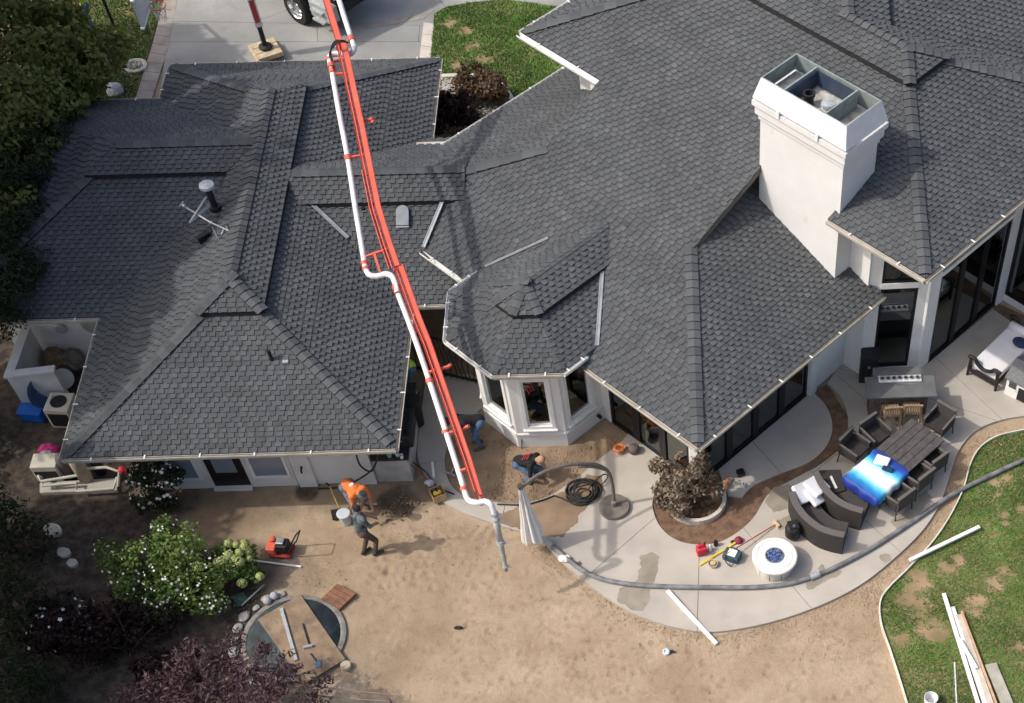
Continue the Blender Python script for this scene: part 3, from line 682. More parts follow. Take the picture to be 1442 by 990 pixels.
# patches of darker ground, some of it damp or planted soil: (px, py, radius m, strength)
SOIL = [(60, 700, 2.4, 1), (140, 760, 1.9, 1), (110, 700, 1.6, 1), (40, 850, 2.6, 1), (200, 860, 2.2, 1), (300, 900, 1.9, 1), (120, 960, 2.6, 1), (300, 720, 1.0, .55), (230, 700, 1.1, .8), (350, 800, .75, .7), (420, 810, .6, .35),
        (365, 712, .75, .35), (432, 691, .28, .9), (560, 705, .55, .75), (600, 690, .4, .5), (330, 985, 1.4, .8), (20, 560, 3, 1), (640, 560, 1.8, .4), (470, 700, .5, .3), (540, 690, 1.0, .35), (650, 780, .9, .12), (520, 930, .9, .15), (590, 850, .9, .12)]
SOILW = [(G(a, b), r, s) for a, b, r, s in SOIL]
PITS = [(G(random.uniform(620, 940), random.uniform(830, 985)), random.uniform(.04, .08)) for _ in range(170)] + [(G(random.uniform(480, 1240), random.uniform(800, 985)), random.uniform(.05, .10)) for _ in range(200)] + [(G(random.uniform(520, 700), random.uniform(740, 830)), random.uniform(.06, .12)) for _ in range(90)]
def build_ground():
    x0, x1, y0, y1, st = -19.0, 10.0, 12.0, 45.0, .1
    nx = int((x1-x0)/st); ny = int((y1-y0)/st); vs = []; so_ = []
    fine = lambda y: y < 25
    cell = {}
    for p, r in PITS: cell.setdefault((int(p.x), int(p.y)), []).append((p, r))
    ys = []; y = y0
    while y < y1: ys.append(y); y += st*.6 if y < 22 else .3
    xs = []; x = x0
    while x < x1: xs.append(x); x += st*.6 if -15 < x < 5 else .2
    nx, ny = len(xs), len(ys)
    for y in ys:
        for x in xs:
            z = .018*noise.noise((x*.5, y*.5, 3)) + .012*noise.noise((x*1.9, y*1.9, 7)) + .007*noise.noise((x*6, y*6, 1)) - .02
            s = 0
            for p, r, k in SOILW:
                d = math.hypot(x-p.x, y-p.y)/r + .35*noise.noise((x*1.3, y*1.3, r)) + .15*noise.noise((x*5, y*5, r))
                if d < 1.25: s = max(s, k*min(1, (1.25-d)/.5))
            if y < 22:
                for cx in (-1, 0, 1):
                    for cy in (-1, 0, 1):
                        for p, r in cell.get((int(x)+cx, int(y)+cy), ()):
                            d = math.hypot(x-p.x, y-p.y)/r
                            if d < 1.6:
                                z += -.035*math.exp(-d*d*2.2) + .014*math.exp(-(d-1.15)**2*14)
                                if d < .9: s = max(s, .16*(1-d*.6))
            vs.append((x, y, z)); so_.append(s)
    fs = []
    for j in range(ny-1):
        for i in range(nx-1):
            cx = (xs[i]+xs[i+1])/2; cy = (ys[j]+ys[j+1])/2
            if math.hypot(cx-POND.x, cy-POND.y) < POND_R*.98: continue
            a = j*nx+i; fs.append((a, a+1, a+nx+1, a+nx))
    # the same sheet carries on to the horizon
    b = len(vs); big = 900; X0, X1, Y0, Y1 = xs[0], xs[-1], ys[0], ys[-1]
    for p in ((-big, -big), (big, -big), (big, big), (-big, big), (X0, Y0), (X1, Y0), (X1, Y1), (X0, Y1)): vs.append((*p, -.02)); so_.append(.6)
    fs += [(b, b+1, b+5, b+4), (b+1, b+2, b+6, b+5), (b+2, b+3, b+7, b+6), (b+3, b, b+4, b+7)]
    me = bpy.data.meshes.new('ground'); me.from_pydata(vs, [], fs); me.materials.append(M('sand'))
    a = me.attributes.new('soil', 'FLOAT', 'POINT'); a.data.foreach_set('value', so_)
    me.polygons.foreach_set('use_smooth', [True]*len(fs)); me.update()
    return structure(link('ground', me))
ground = build_ground()

def tri_area_pts(poly):
    from mathutils.geometry import tessellate_polygon
    return tessellate_polygon([[Vector((p[0], p[1], 0)) for p in poly]])
def sheet(name, poly, z0, z1, m, parent=None, kind='structure', mside=None):
    mb = MB(); tris = tri_area_pts(poly); n = len(poly)
    if area([(p[0], p[1]) for p in poly]) < 0: poly = poly[::-1]; tris = tri_area_pts(poly)
    tv = [Vector((p[0], p[1], z1)) for p in poly]; bv = [Vector((p[0], p[1], z0)) for p in poly]
    fs = []
    for t in tris:
        a, b, c = [tv[i] for i in t]; fs.append(t if (b-a).cross(c-a).z > 0 else t[::-1])
    mb.add(tv+bv, fs, 0)
    for i in range(n): mb.f.append([i, n+i, n+(i+1) % n, (i+1) % n]); mb.m.append(0); mb.t.append(0)
    o = mb.build(name, m, parent)
    if kind: o['kind'] = kind
    return o
def px(pts, z=0): return [G(a, b, z) for a, b in pts]
def ragged(pts, z=0, amp=.07, n=9):
    P_ = px(pts, z); out = []
    for i in range(len(P_)):
        a, b = P_[i], P_[(i+1) % len(P_)]; d = b-a; nn = Vector((-d.y, d.x, 0)).normalized()
        for k in range(n):
            p = a.lerp(b, k/n); out.append(p+nn*(amp*noise.noise((p.x*3.1, p.y*3.1, 4))+amp*.6*noise.noise((p.x*11, p.y*11, 9))))
    return out
def split_slabs(name, poly, joints, z0, z1, m, piece='slab', gap=.012):
    """paving: one structure with a piece for every slab between the joints"""
    root = thing(name, '', '', (0, 0, 0)); del root['label']; del root['category']; root['kind'] = 'structure'
    pieces = [[(p[0], p[1]) for p in poly]]
    def cut(pl, a, b, sg):
        bm = bmesh.new(); vs = [bm.verts.new((x, y, 0)) for x, y in pl]
        f = bm.faces.new(vs); n = Vector((-(b-a).y, (b-a).x, 0)).normalized()*sg
        bmesh.ops.bisect_plane(bm, geom=list(bm.verts)+list(bm.edges)+list(bm.faces), plane_co=Vector((a.x, a.y, 0))+n*gap/2, plane_no=n, clear_inner=True)
        out = []
        for f in bm.faces: out.append([(v.co.x, v.co.y) for v in f.verts])
        bm.free(); return out
    def inside(pl, p):
        c = False
        for i in range(len(pl)):
            (x1, y1), (x2, y2) = pl[i], pl[(i+1) % len(pl)]
            if (y1 > p.y) != (y2 > p.y) and p.x < (x2-x1)*(p.y-y1)/(y2-y1)+x1: c = not c
        return c
    for a, b in joints:
        mid = (a+b)/2
        for i, pl in enumerate(pieces):
            if inside(pl, mid):
                new = [q for q in cut(pl, a, b, 1)+cut(pl, a, b, -1) if abs(area(q)) > .02]
                if len(new) > 1: pieces[i:i+1] = new
                break
    for pl in pieces: sheet(piece, pl, z0, z1+random.uniform(-.0015, .0015), m, root, None)
    return root
# ---- back patio
curve = [(757, 757), (775, 775), (800, 800), (850, 840), (900, 869), (960, 887), (1010, 891), (1080, 879), (1150, 856), (1210, 826), (1260, 787), (1300, 747), (1325, 707), (1340, 662), (1352, 632), (1375, 607), (1410, 593), (1445, 587)]
curve = [(p.x, p.y) for p in smooth_pts([Vector((a, b, 0)) for a, b in curve], 5)]
bedo = [(1165, 541), (1185, 562), (1194, 590), (1190, 620), (1168, 648), (1120, 675), (1083, 697), (1060, 732), (1030, 757), (1000, 768), (960, 765), (932, 746), (919, 716), (924, 690), (937, 662)]
bedo = [(p.x, p.y) for p in smooth_pts([Vector((a, b, 0)) for a, b in bedo], 5)]
digs = [(885, 612), (872, 627), (838, 653), (820, 669), (778, 698), (751, 708), (729, 711), (699, 709), (655, 700), (633, 680), (627, 645), (640, 610), (668, 585), (690, 570)]
digs = [(p.x, p.y) for p in smooth_pts([Vector((a, b, 0)) for a, b in digs], 5)]
left = [(600, 535), (592, 600), (588, 640), (597, 668), (615, 700), (650, 722), (700, 740)]
left = [(p.x, p.y) for p in smooth_pts([Vector((a, b, 0)) for a, b in left], 5)]
outline = left + curve + [(1500, 580), (1500, 510), (1442, 468), (1398, 437), (1307, 513), (1287, 525), (1211, 529), (1184, 515)] + bedo + [(943, 656), (920, 638)] + digs + [(690, 540), (660, 528)]
J = lambda a, b, c, d: (G(a, b), G(c, d))
joints = [J(985, 770, 982, 888), J(839, 803, 918, 735), J(1115, 826, 1142, 858), J(1230, 745, 1270, 781), J(1308, 640, 1334, 662), J(1366, 551, 1395, 578), J(1085, 695, 1160, 655), J(780, 697, 769, 768), J(712, 712, 705, 742), J(1300, 560, 1240, 540), J(595, 655, 628, 650), J(1180, 640, 1230, 600)]
split_slabs('patio', px(outline), joints, -.12, .05, 'concrete')
ins = [(p.x, p.y) for p in smooth_pts([Vector((a, b, 0)) for a, b in ((1144, 553), (1163, 573), (1172, 600), (1165, 628), (1140, 652), (1100, 668), (1062, 685), (1045, 702))], 6)]
inner = [(1012, 663)] + ins + [(1026, 700)]
split_slabs('door_landing', px(inner), [J(1060, 624, 1100, 668)], -.12, .045, 'concrete')
sheet('planting_bed', px([(1144, 553), (1165, 541), (1196, 590), (1190, 625), (1120, 680), (1083, 700), (1060, 735), (1030, 760), (1000, 771), (960, 768), (930, 748), (917, 716), (924, 690), (937, 660), (975, 690), (1010, 664), (1030, 700), (1062, 685), (1100, 668), (1140, 652), (1165, 628), (1172, 600), (1163, 573)]), -.15, .012, 'mulch')
sheet('dug_bed', px([(890, 612), (838, 655), (820, 671), (778, 700), (729, 713), (695, 711), (653, 702), (630, 680), (625, 645), (638, 610), (690, 560), (730, 620), (800, 628), (850, 590)]), -.15, .008, 'dug_soil')
# strips of bare soil beside the patio
edge_in = [p for p in curve if p[0] > 1120]
sheet('soil_strip', px([(1400, 437), (1398, 425), (1500, 470), (1500, 508), (1442, 466)]), -.1, .02, 'mulch')
# films of wet mud on the slabs
sheet('mud_film', ragged([(700, 735), (704, 722), (722, 718), (735, 710), (760, 706), (800, 690), (826, 668), (846, 670), (850, 690), (835, 705), (815, 722), (812, 735), (800, 748), (790, 757), (775, 757), (757, 752), (745, 748), (722, 744)], .05), .04, .0535, 'mud', kind='stuff')
sheet('damp_film', ragged([(903, 783), (916, 778), (927, 784), (926, 800), (919, 822), (914, 845), (905, 863), (888, 858), (869, 846), (873, 830), (890, 822), (900, 815), (902, 800)], .05), .045, .0535, 'damp', kind='stuff')
for i, pl in enumerate([[(1255, 735), (1270, 722), (1290, 700), (1305, 690), (1312, 700), (1300, 720), (1280, 740), (1262, 745)], [(1136, 820), (1160, 806), (1180, 798), (1186, 806), (1165, 818), (1140, 830)], [(1240, 783), (1252, 780), (1256, 790), (1246, 795)], [(1150, 800), (1158, 795), (1162, 805), (1152, 808)], [(1085, 690), (1110, 682), (1122, 690), (1112, 715), (1090, 722), (1078, 708)], [(1090, 735), (1110, 725), (1116, 738), (1098, 748)]]):
    sheet('damp_film', ragged(pl, .05), .045, .0538, 'damp', kind='stuff')

# ---- lawns
mat('turf', (.17, .14, .065), .95, .35, 1.2, .6, 50, col2=(.34, .24, .145))
def grass_mat():
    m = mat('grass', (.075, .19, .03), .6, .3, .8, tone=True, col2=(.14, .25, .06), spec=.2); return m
grass_mat()
from mathutils.geometry import tessellate_polygon
def lawn(name, poly, dens, hgt, label_kind, bare=(), wid=.007, dark=0):
    base = sheet(name, poly, -.15, .03, 'turf')
    tris = tessellate_polygon([[Vector((p[0], p[1], 0)) for p in poly]])
    mb = MB(); rnd = random.Random(len(poly))
    for t in tris:
        a, b, c = [Vector((poly[i][0], poly[i][1], 0)) for i in t]; ar = abs((b-a).cross(c-a).z)/2
        for _ in range(int(ar*dens)):
            u, v = rnd.random(), rnd.random()
            if u+v > 1: u, v = 1-u, 1-v
            p = a+(b-a)*u+(c-a)*v
            skip = False
            for (q, r) in bare:
                d = math.hypot(p.x-q.x, p.y-q.y)/r + .75*noise.noise((p.x*4, p.y*4, r)) + .4*noise.noise((p.x*13, p.y*13, r))
                if (d < .75 and rnd.random() < .95) or (d < 1.25 and rnd.random() < .5): skip = True; break
            if skip: continue
            dry = noise.noise((p.x*.7, p.y*.7, 5)) + .5*noise.noise((p.x*2.6, p.y*2.6, 2))
            if dry > .6 and rnd.random() < .35: continue
            an = rnd.uniform(0, 2*math.pi); h = hgt*rnd.uniform(.6, 1.25); ln = rnd.uniform(.2, .9)*h
            d = Vector((math.cos(an), math.sin(an), 0)); s = Vector((-d.y, d.x, 0))*wid*rnd.uniform(.7, 1.3)
            e = p+d*ln+Vector((0, 0, .03+h)); p = p+Vector((0, 0, .028))
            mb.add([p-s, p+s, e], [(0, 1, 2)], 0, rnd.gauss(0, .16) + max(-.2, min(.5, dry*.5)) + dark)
    g = mb.build('lawn_grass', 'grass', None, tone=True)
    g['kind'] = 'stuff'; g['label'] = label_kind; g['category'] = 'grass'
    return base
edgec = [(1500, 590), (1442, 606), (1405, 615), (1380, 631), (1366, 655), (1356, 690), (1336, 730), (1312, 765), (1280, 800), (1250, 830), (1239, 850), (1241, 880), (1253, 915), (1266, 955), (1280, 1000), (1300, 1060)]
edgec = [(p.x, p.y) for p in smooth_pts([Vector((a, b, 0)) for a, b in edgec], 5)]
bareR = [(G(a, b), r) for a, b, r in ((1397, 678, .16), (1416, 674, .12), (1405, 698, .1), (1438, 718, .12), (1413, 728, .12), (1415, 738, .1), (1350, 790, .14), (1412, 805, .16), (1400, 825, .2), (1378, 850, .2), (1362, 862, .22), (1330, 803, .2), (1290, 830, .3), (1297, 860, .2), (1310, 890, .25), (1325, 893, .22), (1268, 905, .22), (1275, 845, .25), (1435, 912, .12), (1290, 810, .25))]
lawn('lawn', px(edgec)+[G(1560, 1060), G(1560, 590)], 3300, .05, 'patchy green lawn beside the right end of the patio', bareR, .009)
bareT = [(G(a, b), r) for a, b, r in ((636, 34, .2), (655, 45, .2), (668, 65, .2), (682, 84, .25), (645, 92, .2))]
lawn('front_lawn', px([(606, 82), (613, 22), (630, 12), (660, 6), (710, 1), (760, 8), (850, 18), (860, 60), (800, 150), (700, 180), (650, 190), (612, 200), (612, 110)]), 1700, .07, 'green front lawn between the driveway and the house', bareT, .014)
lawn('side_lawn', px([(40, 150), (190, 142), (236, -20), (120, -40), (20, 30)]), 1100, .07, 'shaded lawn strip left of the driveway', (), .016, -.2)  # blade tone lowered, the shade is put into the grass colour
# lawn edging
mb = MB(); ep = [G(a, b, .045) for a, b in edgec]
for i in range(len(ep)-1): mb.beam(ep[i], ep[i+1], .03, .11)
e = mb.build('lawn_edging', mat('edging', (.62, .59, .50), .6, .12, 3), None); tag(e, 'thin cream edging strip curving round the right lawn', 'edging')
# ---- driveway
dj = [J(236, 31, 357, 33), J(357, 33, 392, 20), J(480, 60, 610, 60), J(370, 36, 366, 62), J(592, 25, 588, 82), J(520, -40, 720, -45), J(625, 8, 590, -30), J(446, 30, 450, 90)]
split_slabs('driveway', px([(225, 145), (250, -60), (262, -180), (900, -180), (900, -5), (800, 18), (760, 6), (710, 0), (660, 5), (628, 11), (612, 20), (605, 85), (600, 150)]), dj, -.1, .03, 'concrete_drive')
def band(name, pts, m='stamped', n=9, z=.034):
    root = thing(name, '', '', (0, 0, 0)); del root['label']; del root['category']; root['kind'] = 'structure'
    for a, b in zip(pts[:-1], pts[1:]):
        (a0, a1), (b0, b1) = a, b
        for k in range(n):
            t0, t1 = k/n, (k+.96)/n
            L_ = lambda u, v, t: G(u[0]+(v[0]-u[0])*t, u[1]+(v[1]-u[1])*t)
            sheet('paver', [L_(a0, b0, t0), L_(a1, b1, t0), L_(a1, b1, t1), L_(a0, b0, t1)], -.1, z+random.uniform(-.002, .002), m, root, None)
    return root
band('driveway_border', [((191, 141), (214, 141)), ((216, 62), (238, 66)), ((234, -10), (252, -10))], n=6)
band('driveway_kerb', [((591, 82), (607, 84)), ((597, 32), (611, 34))], 'curb', n=3, z=.036)
band('driveway_crossing', [((597, 28), (612, 16)), ((520, 42), (520, 33)), ((440, 40), (430, 26))], n=3, z=.037)
# stones of the front bed
sheet('front_bed', px([(612, 112), (640, 108), (690, 110), (712, 128), (722, 142), (690, 175), (640, 195), (600, 200)]), -.1, .075, 'soil')
mb = MB()
for _ in range(900):
    p = G(random.uniform(612, 700), random.uniform(110, 160), .08); s = random.uniform(.025, .06)
    mb.ball(p, (s, s*.8, s*.6), 0, 1, .2)
o = mb.build('gravel_patch', mat('pale_gravel', (.38, .36, .32), .9, .4, 25), None); o['kind'] = 'stuff'
mb = MB(); kp = smooth_pts([G(a, b, .06) for a, b in ((622, 109), (660, 108), (692, 112), (712, 128), (722, 143))], 4)
for a, b in zip(kp[:-1], kp[1:]): mb.beam(a, b, .14, .14)
tag(mb.build('bed_kerb', 'curb', None), 'curved concrete kerb round the front planting bed', 'kerb')
# scattered pebbles and clods on the bare soil
mb = MB(); rnd = random.Random(3)
zones = [((480, 1240), (790, 990), 900), ((1000, 1240), (880, 930), 700), ((1240, 1330), (700, 850), 0), ((330, 480), (790, 900), 600), ((560, 720), (740, 800), 500), ((650, 880), (600, 710), 300)]
for (xa, xb), (ya, yb), n in zones:
    for _ in range(n):
        p = G(rnd.uniform(xa, xb), rnd.uniform(ya, yb), 0); 
        if math.hypot(p.x-POND.x, p.y-POND.y) < 1.2: continue
        s = rnd.uniform(.005, .013)*(1 if rnd.random() < .95 else 2); k = [rnd.uniform(.6, 1.3) for _ in range(6)]
        vs = [p+Vector(v)*s for v in ((k[0], 0, 0), (-k[1], 0, 0), (0, k[2], 0), (0, -k[3], 0), (0, 0, k[4]))]
        mb.add(vs, [(0, 2, 4), (2, 1, 4), (1, 3, 4), (3, 0, 4)])
for i in range(len(curve)-1):      # gravelly rim of the patio
    if curve[i][0] > 1340: continue
    for _ in range(34):
        t = rnd.random(); o_ = abs(rnd.gauss(0, .16))+.02
        a = G(*curve[i]); b = G(*curve[i+1]); d = (b-a).normalized(); p = a+(b-a)*t + Vector((d.y, -d.x, 0))*o_; s = rnd.uniform(.005, .016)
        mb.add([p+Vector(v)*s for v in ((1, 0, 0), (-1, 0, 0), (0, 1, 0), (0, -1, 0), (0, 0, 1))], [(0, 2, 4), (2, 1, 4), (1, 3, 4), (3, 0, 4)])
for a, b in zip(edgec[8:55], edgec[9:56]):
    for _ in range(30):
        p = G(a[0]-rnd.uniform(0, 26), a[1]-rnd.uniform(-8, 14)); s = rnd.uniform(.005, .015)
        mb.add([p+Vector(v)*s for v in ((1, 0, 0), (-1, 0, 0), (0, 1, 0), (0, -1, 0), (0, 0, 1))], [(0, 2, 4), (2, 1, 4), (1, 3, 4), (3, 0, 4)])
o = mb.build('pebbles', 'gravel', None); o['kind'] = 'stuff'
def clods(poly_px, n, m, smin, smax, seed):
    rr = random.Random(seed); P_ = px(poly_px); xs_ = [p.x for p in P_]; ys_ = [p.y for p in P_]; b_ = MB(); k = 0
    while k < n:
        p = Vector((rr.uniform(min(xs_), max(xs_)), rr.uniform(min(ys_), max(ys_)), .01)); c = False
        for i in range(len(P_)):
            a, b = P_[i], P_[(i+1) % len(P_)]
            if (a.y > p.y) != (b.y > p.y) and p.x < (b.x-a.x)*(p.y-a.y)/(b.y-a.y)+a.x: c = not c
        k += 1
        if not c or noise.noise((p.x*1.2, p.y*1.2, seed)) < -.1: continue
        s = rr.uniform(smin, smax); q = [rr.uniform(.6, 1.4) for _ in range(5)]
        b_.add([p+Vector(v)*s for v in ((q[0], .2, 0), (-.2, q[1], 0), (-q[2], -.1, 0), (.1, -q[3], 0), (.1*q[4], 0, .8*q[4]))], [(0, 1, 4), (1, 2, 4), (2, 3, 4), (3, 0, 4)])
    o = b_.build('soil_crumbs', m, None); o['kind'] = 'stuff'
clods([(885, 615), (838, 655), (778, 698), (729, 711), (660, 702), (632, 680), (628, 645), (640, 612), (690, 580), (735, 630), (800, 636), (850, 596)], 2600, 'dug_soil', .008, .035, 3)
clods([(1150, 555), (1165, 545), (1192, 590), (1188, 620), (1120, 677), (1083, 697), (1060, 733), (1030, 757), (1000, 768), (960, 765), (930, 745), (920, 716), (937, 665), (1030, 705), (1062, 688), (1140, 655), (1168, 628), (1172, 600)], 4200, 'mulch', .008, .028, 4)
# ================================================================ VEGETATION
def leaf_mat(name, c1, c2, trans=.35, rough=.55):
    m = bpy.data.materials.new(name); m.use_nodes = True; t = m.node_tree; n = t.nodes; l = t.links; b = n['Principled BSDF']
    b.inputs['Roughness'].default_value = rough; b.inputs['Specular IOR Level'].default_value = .3
    at = n.new('ShaderNodeAttribute'); at.attribute_name = 'tone'
    mx = n.new('ShaderNodeMix'); mx.data_type = 'RGBA'; mx.inputs[6].default_value = (*c1, 1); mx.inputs[7].default_value = (*c2, 1); l.new(at.outputs['Fac'], mx.inputs[0]); l.new(mx.outputs[2], b.inputs['Base Color'])
    tr = n.new('ShaderNodeBsdfTranslucent'); l.new(mx.outputs[2], tr.inputs[0])
    ms = n.new('ShaderNodeMixShader'); ms.inputs[0].default_value = trans; l.new(b.outputs[0], ms.inputs[1]); l.new(tr.outputs[0], ms.inputs[2]); l.new(ms.outputs[0], n['Material Output'].inputs['Surface'])
    MATS[name] = m
leaf_mat('leaf_yellowgreen', (.05, .075, .015), (.24, .25, .06)); leaf_mat('leaf_dark', (.012, .022, .009), (.035, .05, .018)); leaf_mat('leaf_rose', (.055, .10, .02), (.21, .30, .075))
leaf_mat('leaf_plum', (.05, .026, .032), (.17, .10, .11)); leaf_mat('leaf_maple', (.10, .07, .05), (.38, .31, .22)); leaf_mat('leaf_brown', (.06, .038, .02), (.16, .10, .055)); leaf_mat('leaf_reddark', (.014, .007, .007), (.036, .015, .014)); leaf_mat('leaf_lime', (.36, .42, .12), (.58, .62, .28)); leaf_mat('petal', (.75, .74, .70), (.85, .84, .80), .2); leaf_mat('blade_pale', (.10, .13, .05), (.25, .27, .12))
mat('bark', (.09, .07, .05), .95, .3, 12, .5, 30); mat('bark_pale', (.25, .19, .15), .9, .2, 12)
def leaves(mb, blobs, n, size, rnd, lo=0.0, hi=1.0, hollow=.45, asp=.55, cv=.28, up=.25):
    """leaf quads through the volume of ellipsoids: blobs = [(centre, (rx,ry,rz))]; noise leaves gaps"""
    vol = [b[1][0]*b[1][1]*b[1][2] for b in blobs]; tot = sum(v**.75 for v in vol)
    for (c, r), v in zip(blobs, vol):
        c = Vector(c); clump = rnd.uniform(-cv, cv)
        for _ in range(int(n*(v**.75)/tot)):
            d = Vector((rnd.gauss(0, 1), rnd.gauss(0, 1), rnd.gauss(0, 1))).normalized(); k = hollow+(1-hollow)*rnd.random()**.6
            k *= 1 + .28*noise.noise((d.x*2.1+c.x, d.y*2.1+c.y, d.z*2.1+c.z))
            p = c+Vector((d.x*r[0]*k, d.y*r[1]*k, d.z*r[2]*k))
            if noise.noise((p.x*2.2, p.y*2.2, p.z*2.2)) < -.22: continue
            if p.z < .02: continue
            nrm = (d*.7 + Vector((rnd.gauss(0, .6), rnd.gauss(0, .6), rnd.gauss(0, .6)+up))).normalized()
            a = nrm.cross(Vector((rnd.gauss(0, 1), rnd.gauss(0, 1), rnd.gauss(0, 1)))).normalized(); b = nrm.cross(a)
            s = size*rnd.uniform(.65, 1.35)
            tn = min(hi, max(lo, rnd.uniform(.15, .85)+clump))
            mb.add([p-a*s, p+b*s*asp, p+a*s, p-b*s*asp], [(0, 1, 2, 3)], 0, tn)
def plant(name, label, cat, base, blobs, n, size, leafm, trunk=None, seed=1, group=None, limb_r=.05, bark='bark', asp=.55, hollow=.45, stems=0, crown='crown'):
    rnd = random.Random(seed); base = Vector(base); t = thing(name, label, cat, base, 0, group)
    mb = MB(); leaves(mb, blobs, n, size, rnd, asp=asp, hollow=hollow); mb.build(crown, leafm, t, tone=True)
    if trunk:
        h, r = trunk; mb = MB(); top = base+Vector((rnd.uniform(-.2, .2), rnd.uniform(-.2, .2), h))
        mb.tube([base-Vector((0, 0, .1)), base+Vector((.03, 0, h*.4)), top], [r, r*.8, r*.6], 9); mb.build('trunk', bark, t)
        for c, rr in blobs:
            c = Vector(c); mb = MB(); st = base.lerp(top, rnd.uniform(.55, 1)); md = st.lerp(c, .5)+Vector((rnd.uniform(-.2, .2), rnd.uniform(-.2, .2), .1))
            mb.tube([st, md, c], [limb_r, limb_r*.7, limb_r*.25], 6); mb.build('limb', bark, t)
    for i in range(stems):
        c, rr = blobs[i % len(blobs)]; c = Vector(c); mb = MB(); tip = c+Vector((rnd.uniform(-.5, .5)*rr[0], rnd.uniform(-.5, .5)*rr[1], rnd.uniform(.2, .9)*rr[2]))
        st = base+Vector((rnd.uniform(-.1, .1), rnd.uniform(-.1, .1), 0)); mb.tube([st, st.lerp(tip, .5)+Vector((rnd.uniform(-.1, .1), rnd.uniform(-.1, .1), .1)), tip], [.022, .015, .006], 5); mb.build('stem', bark, t)
    return t
def blobset(c, r, n, rnd, br=.45):
    c = Vector(c); out = []
    for _ in range(n):
        d = Vector((rnd.gauss(0, 1), rnd.gauss(0, 1), rnd.gauss(0, 1))).normalized()*rnd.uniform(.4, .8)
        k = br*rnd.uniform(.75, 1.25); out.append((c+Vector((d.x*r[0], d.y*r[1], d.z*r[2])), (r[0]*k, r[1]*k, r[2]*k)))
    return out
rn = random.Random(11)
# tree standing in the left edge of the picture
b = G(60, 260, 0)
def tall(name, label, x, y, h, rx, seed, leafm, n=9000, size=.16):
    r_ = random.Random(seed); bl = blobset((x, y, h*.66), (rx, rx, h*.30), 13, r_, .5)
    return plant(name, label, 'tree', (x, y, 0), bl, n, size, leafm, (h*.5, .22), seed, limb_r=.08)
tall('leafy_tree', 'tall leafy tree past the left edge shading the wing roof, middle of three', -19.9, 27.0, 13.6, 3.3, 21, 'leaf_dark', 15000, .22)
tall('leafy_tree', 'tall leafy tree past the left edge shading the wing roof, nearest of three', -20.4, 23.4, 12.0, 2.6, 22, 'leaf_dark', 11000, .22)
tall('leafy_tree', 'tall leafy tree past the left edge shading the wing roof, farthest of three', -20.0, 31.2, 13.4, 3.2, 23, 'leaf_dark', 15000, .22)
tall('leafy_tree', 'tall leafy tree past the upper left corner beyond the basketball hoop', -20.8, 36.5, 8.0, 2.4, 24, 'leaf_dark', 11000, .22)
for i, (x, y, h) in enumerate(((-18.3, 19.0, 7.0), (-17.6, 16.0, 7.4), (-17.0, 12.8, 7.6))):
    tall('screen_tree', 'dark screening tree past the left edge shading the yard, %s' % ('nearest the garage wing', 'middle of that row', 'farthest from the garage wing')[i], x, y, h, 2.2, 30+i, 'leaf_dark', 9000, .18)
bl = []
for pxx, pyy, z, r in ((40, 90, 3.6, 1.1), (95, 75, 3.4, .95), (140, 70, 2.8, .75), (60, 150, 3.4, 1.0), (10, 150, 3.8, 1.2), (110, 115, 2.9, .8), (20, 230, 3.2, 1.0), (60, 215, 2.9, .85), (15, 300, 2.9, .9), (20, 30, 4.0, 1.1), (75, 30, 3.8, .9), (120, 100, 3.2, .7), (30, 360, 2.6, .6), (160, 60, 2.4, .55)):
    bl.append((G(pxx, pyy, z), (r, r, r*.8)))
plant('leafy_tree', 'yellow-green leafy tree at the upper left beside the lawn', 'tree', (-18.3, 33.2, 0), bl, 26000, .085, 'leaf_yellowgreen', (2.4, .16), 5, limb_r=.05, hollow=.3)
bl = []
for pxx, pyy, z, r in ((15, 250, 3.4, .9), (50, 240, 3.3, .7), (20, 320, 3.2, .9), (60, 300, 3.0, .6), (15, 390, 3.0, .9), (50, 370, 2.9, .6), (10, 440, 2.7, .8), (80, 190, 3.2, .7), (95, 160, 3.0, .6), (35, 200, 3.5, .8)):
    bl.append((G(pxx-12, pyy, z), (r, r, r*.7)))
plant('dark_tree', 'dark feathery tree overhanging the left edge of the wing roof', 'tree', (-17.6, 28.6, 0), bl, 15000, .07, 'leaf_dark', (2.2, .12), 17, limb_r=.04, hollow=.2, asp=.3)
# dark evergreens down the left edge
for i, (pxx, pyy, h, r) in enumerate(((40, 745, 3.0, 1.05), (52, 850, 3.0, 1.1), (55, 960, 2.8, 1.15))):
    p = G(pxx-15, pyy+35, 0); bl = [((p.x, p.y, h*(.12+.13*k)), (r*(1-.11*k), r*(1-.11*k), h*.15)) for k in range(7)]
    plant('evergreen_shrub', 'dark columnar evergreen at the left edge, %s' % ('just below the pale flagstone', 'middle of the three dark columns', 'lowest, in the bottom left corner')[i], 'shrub', p, bl, 3800, .07, 'leaf_dark', (h*.6, .06), 40+i, asp=.3)
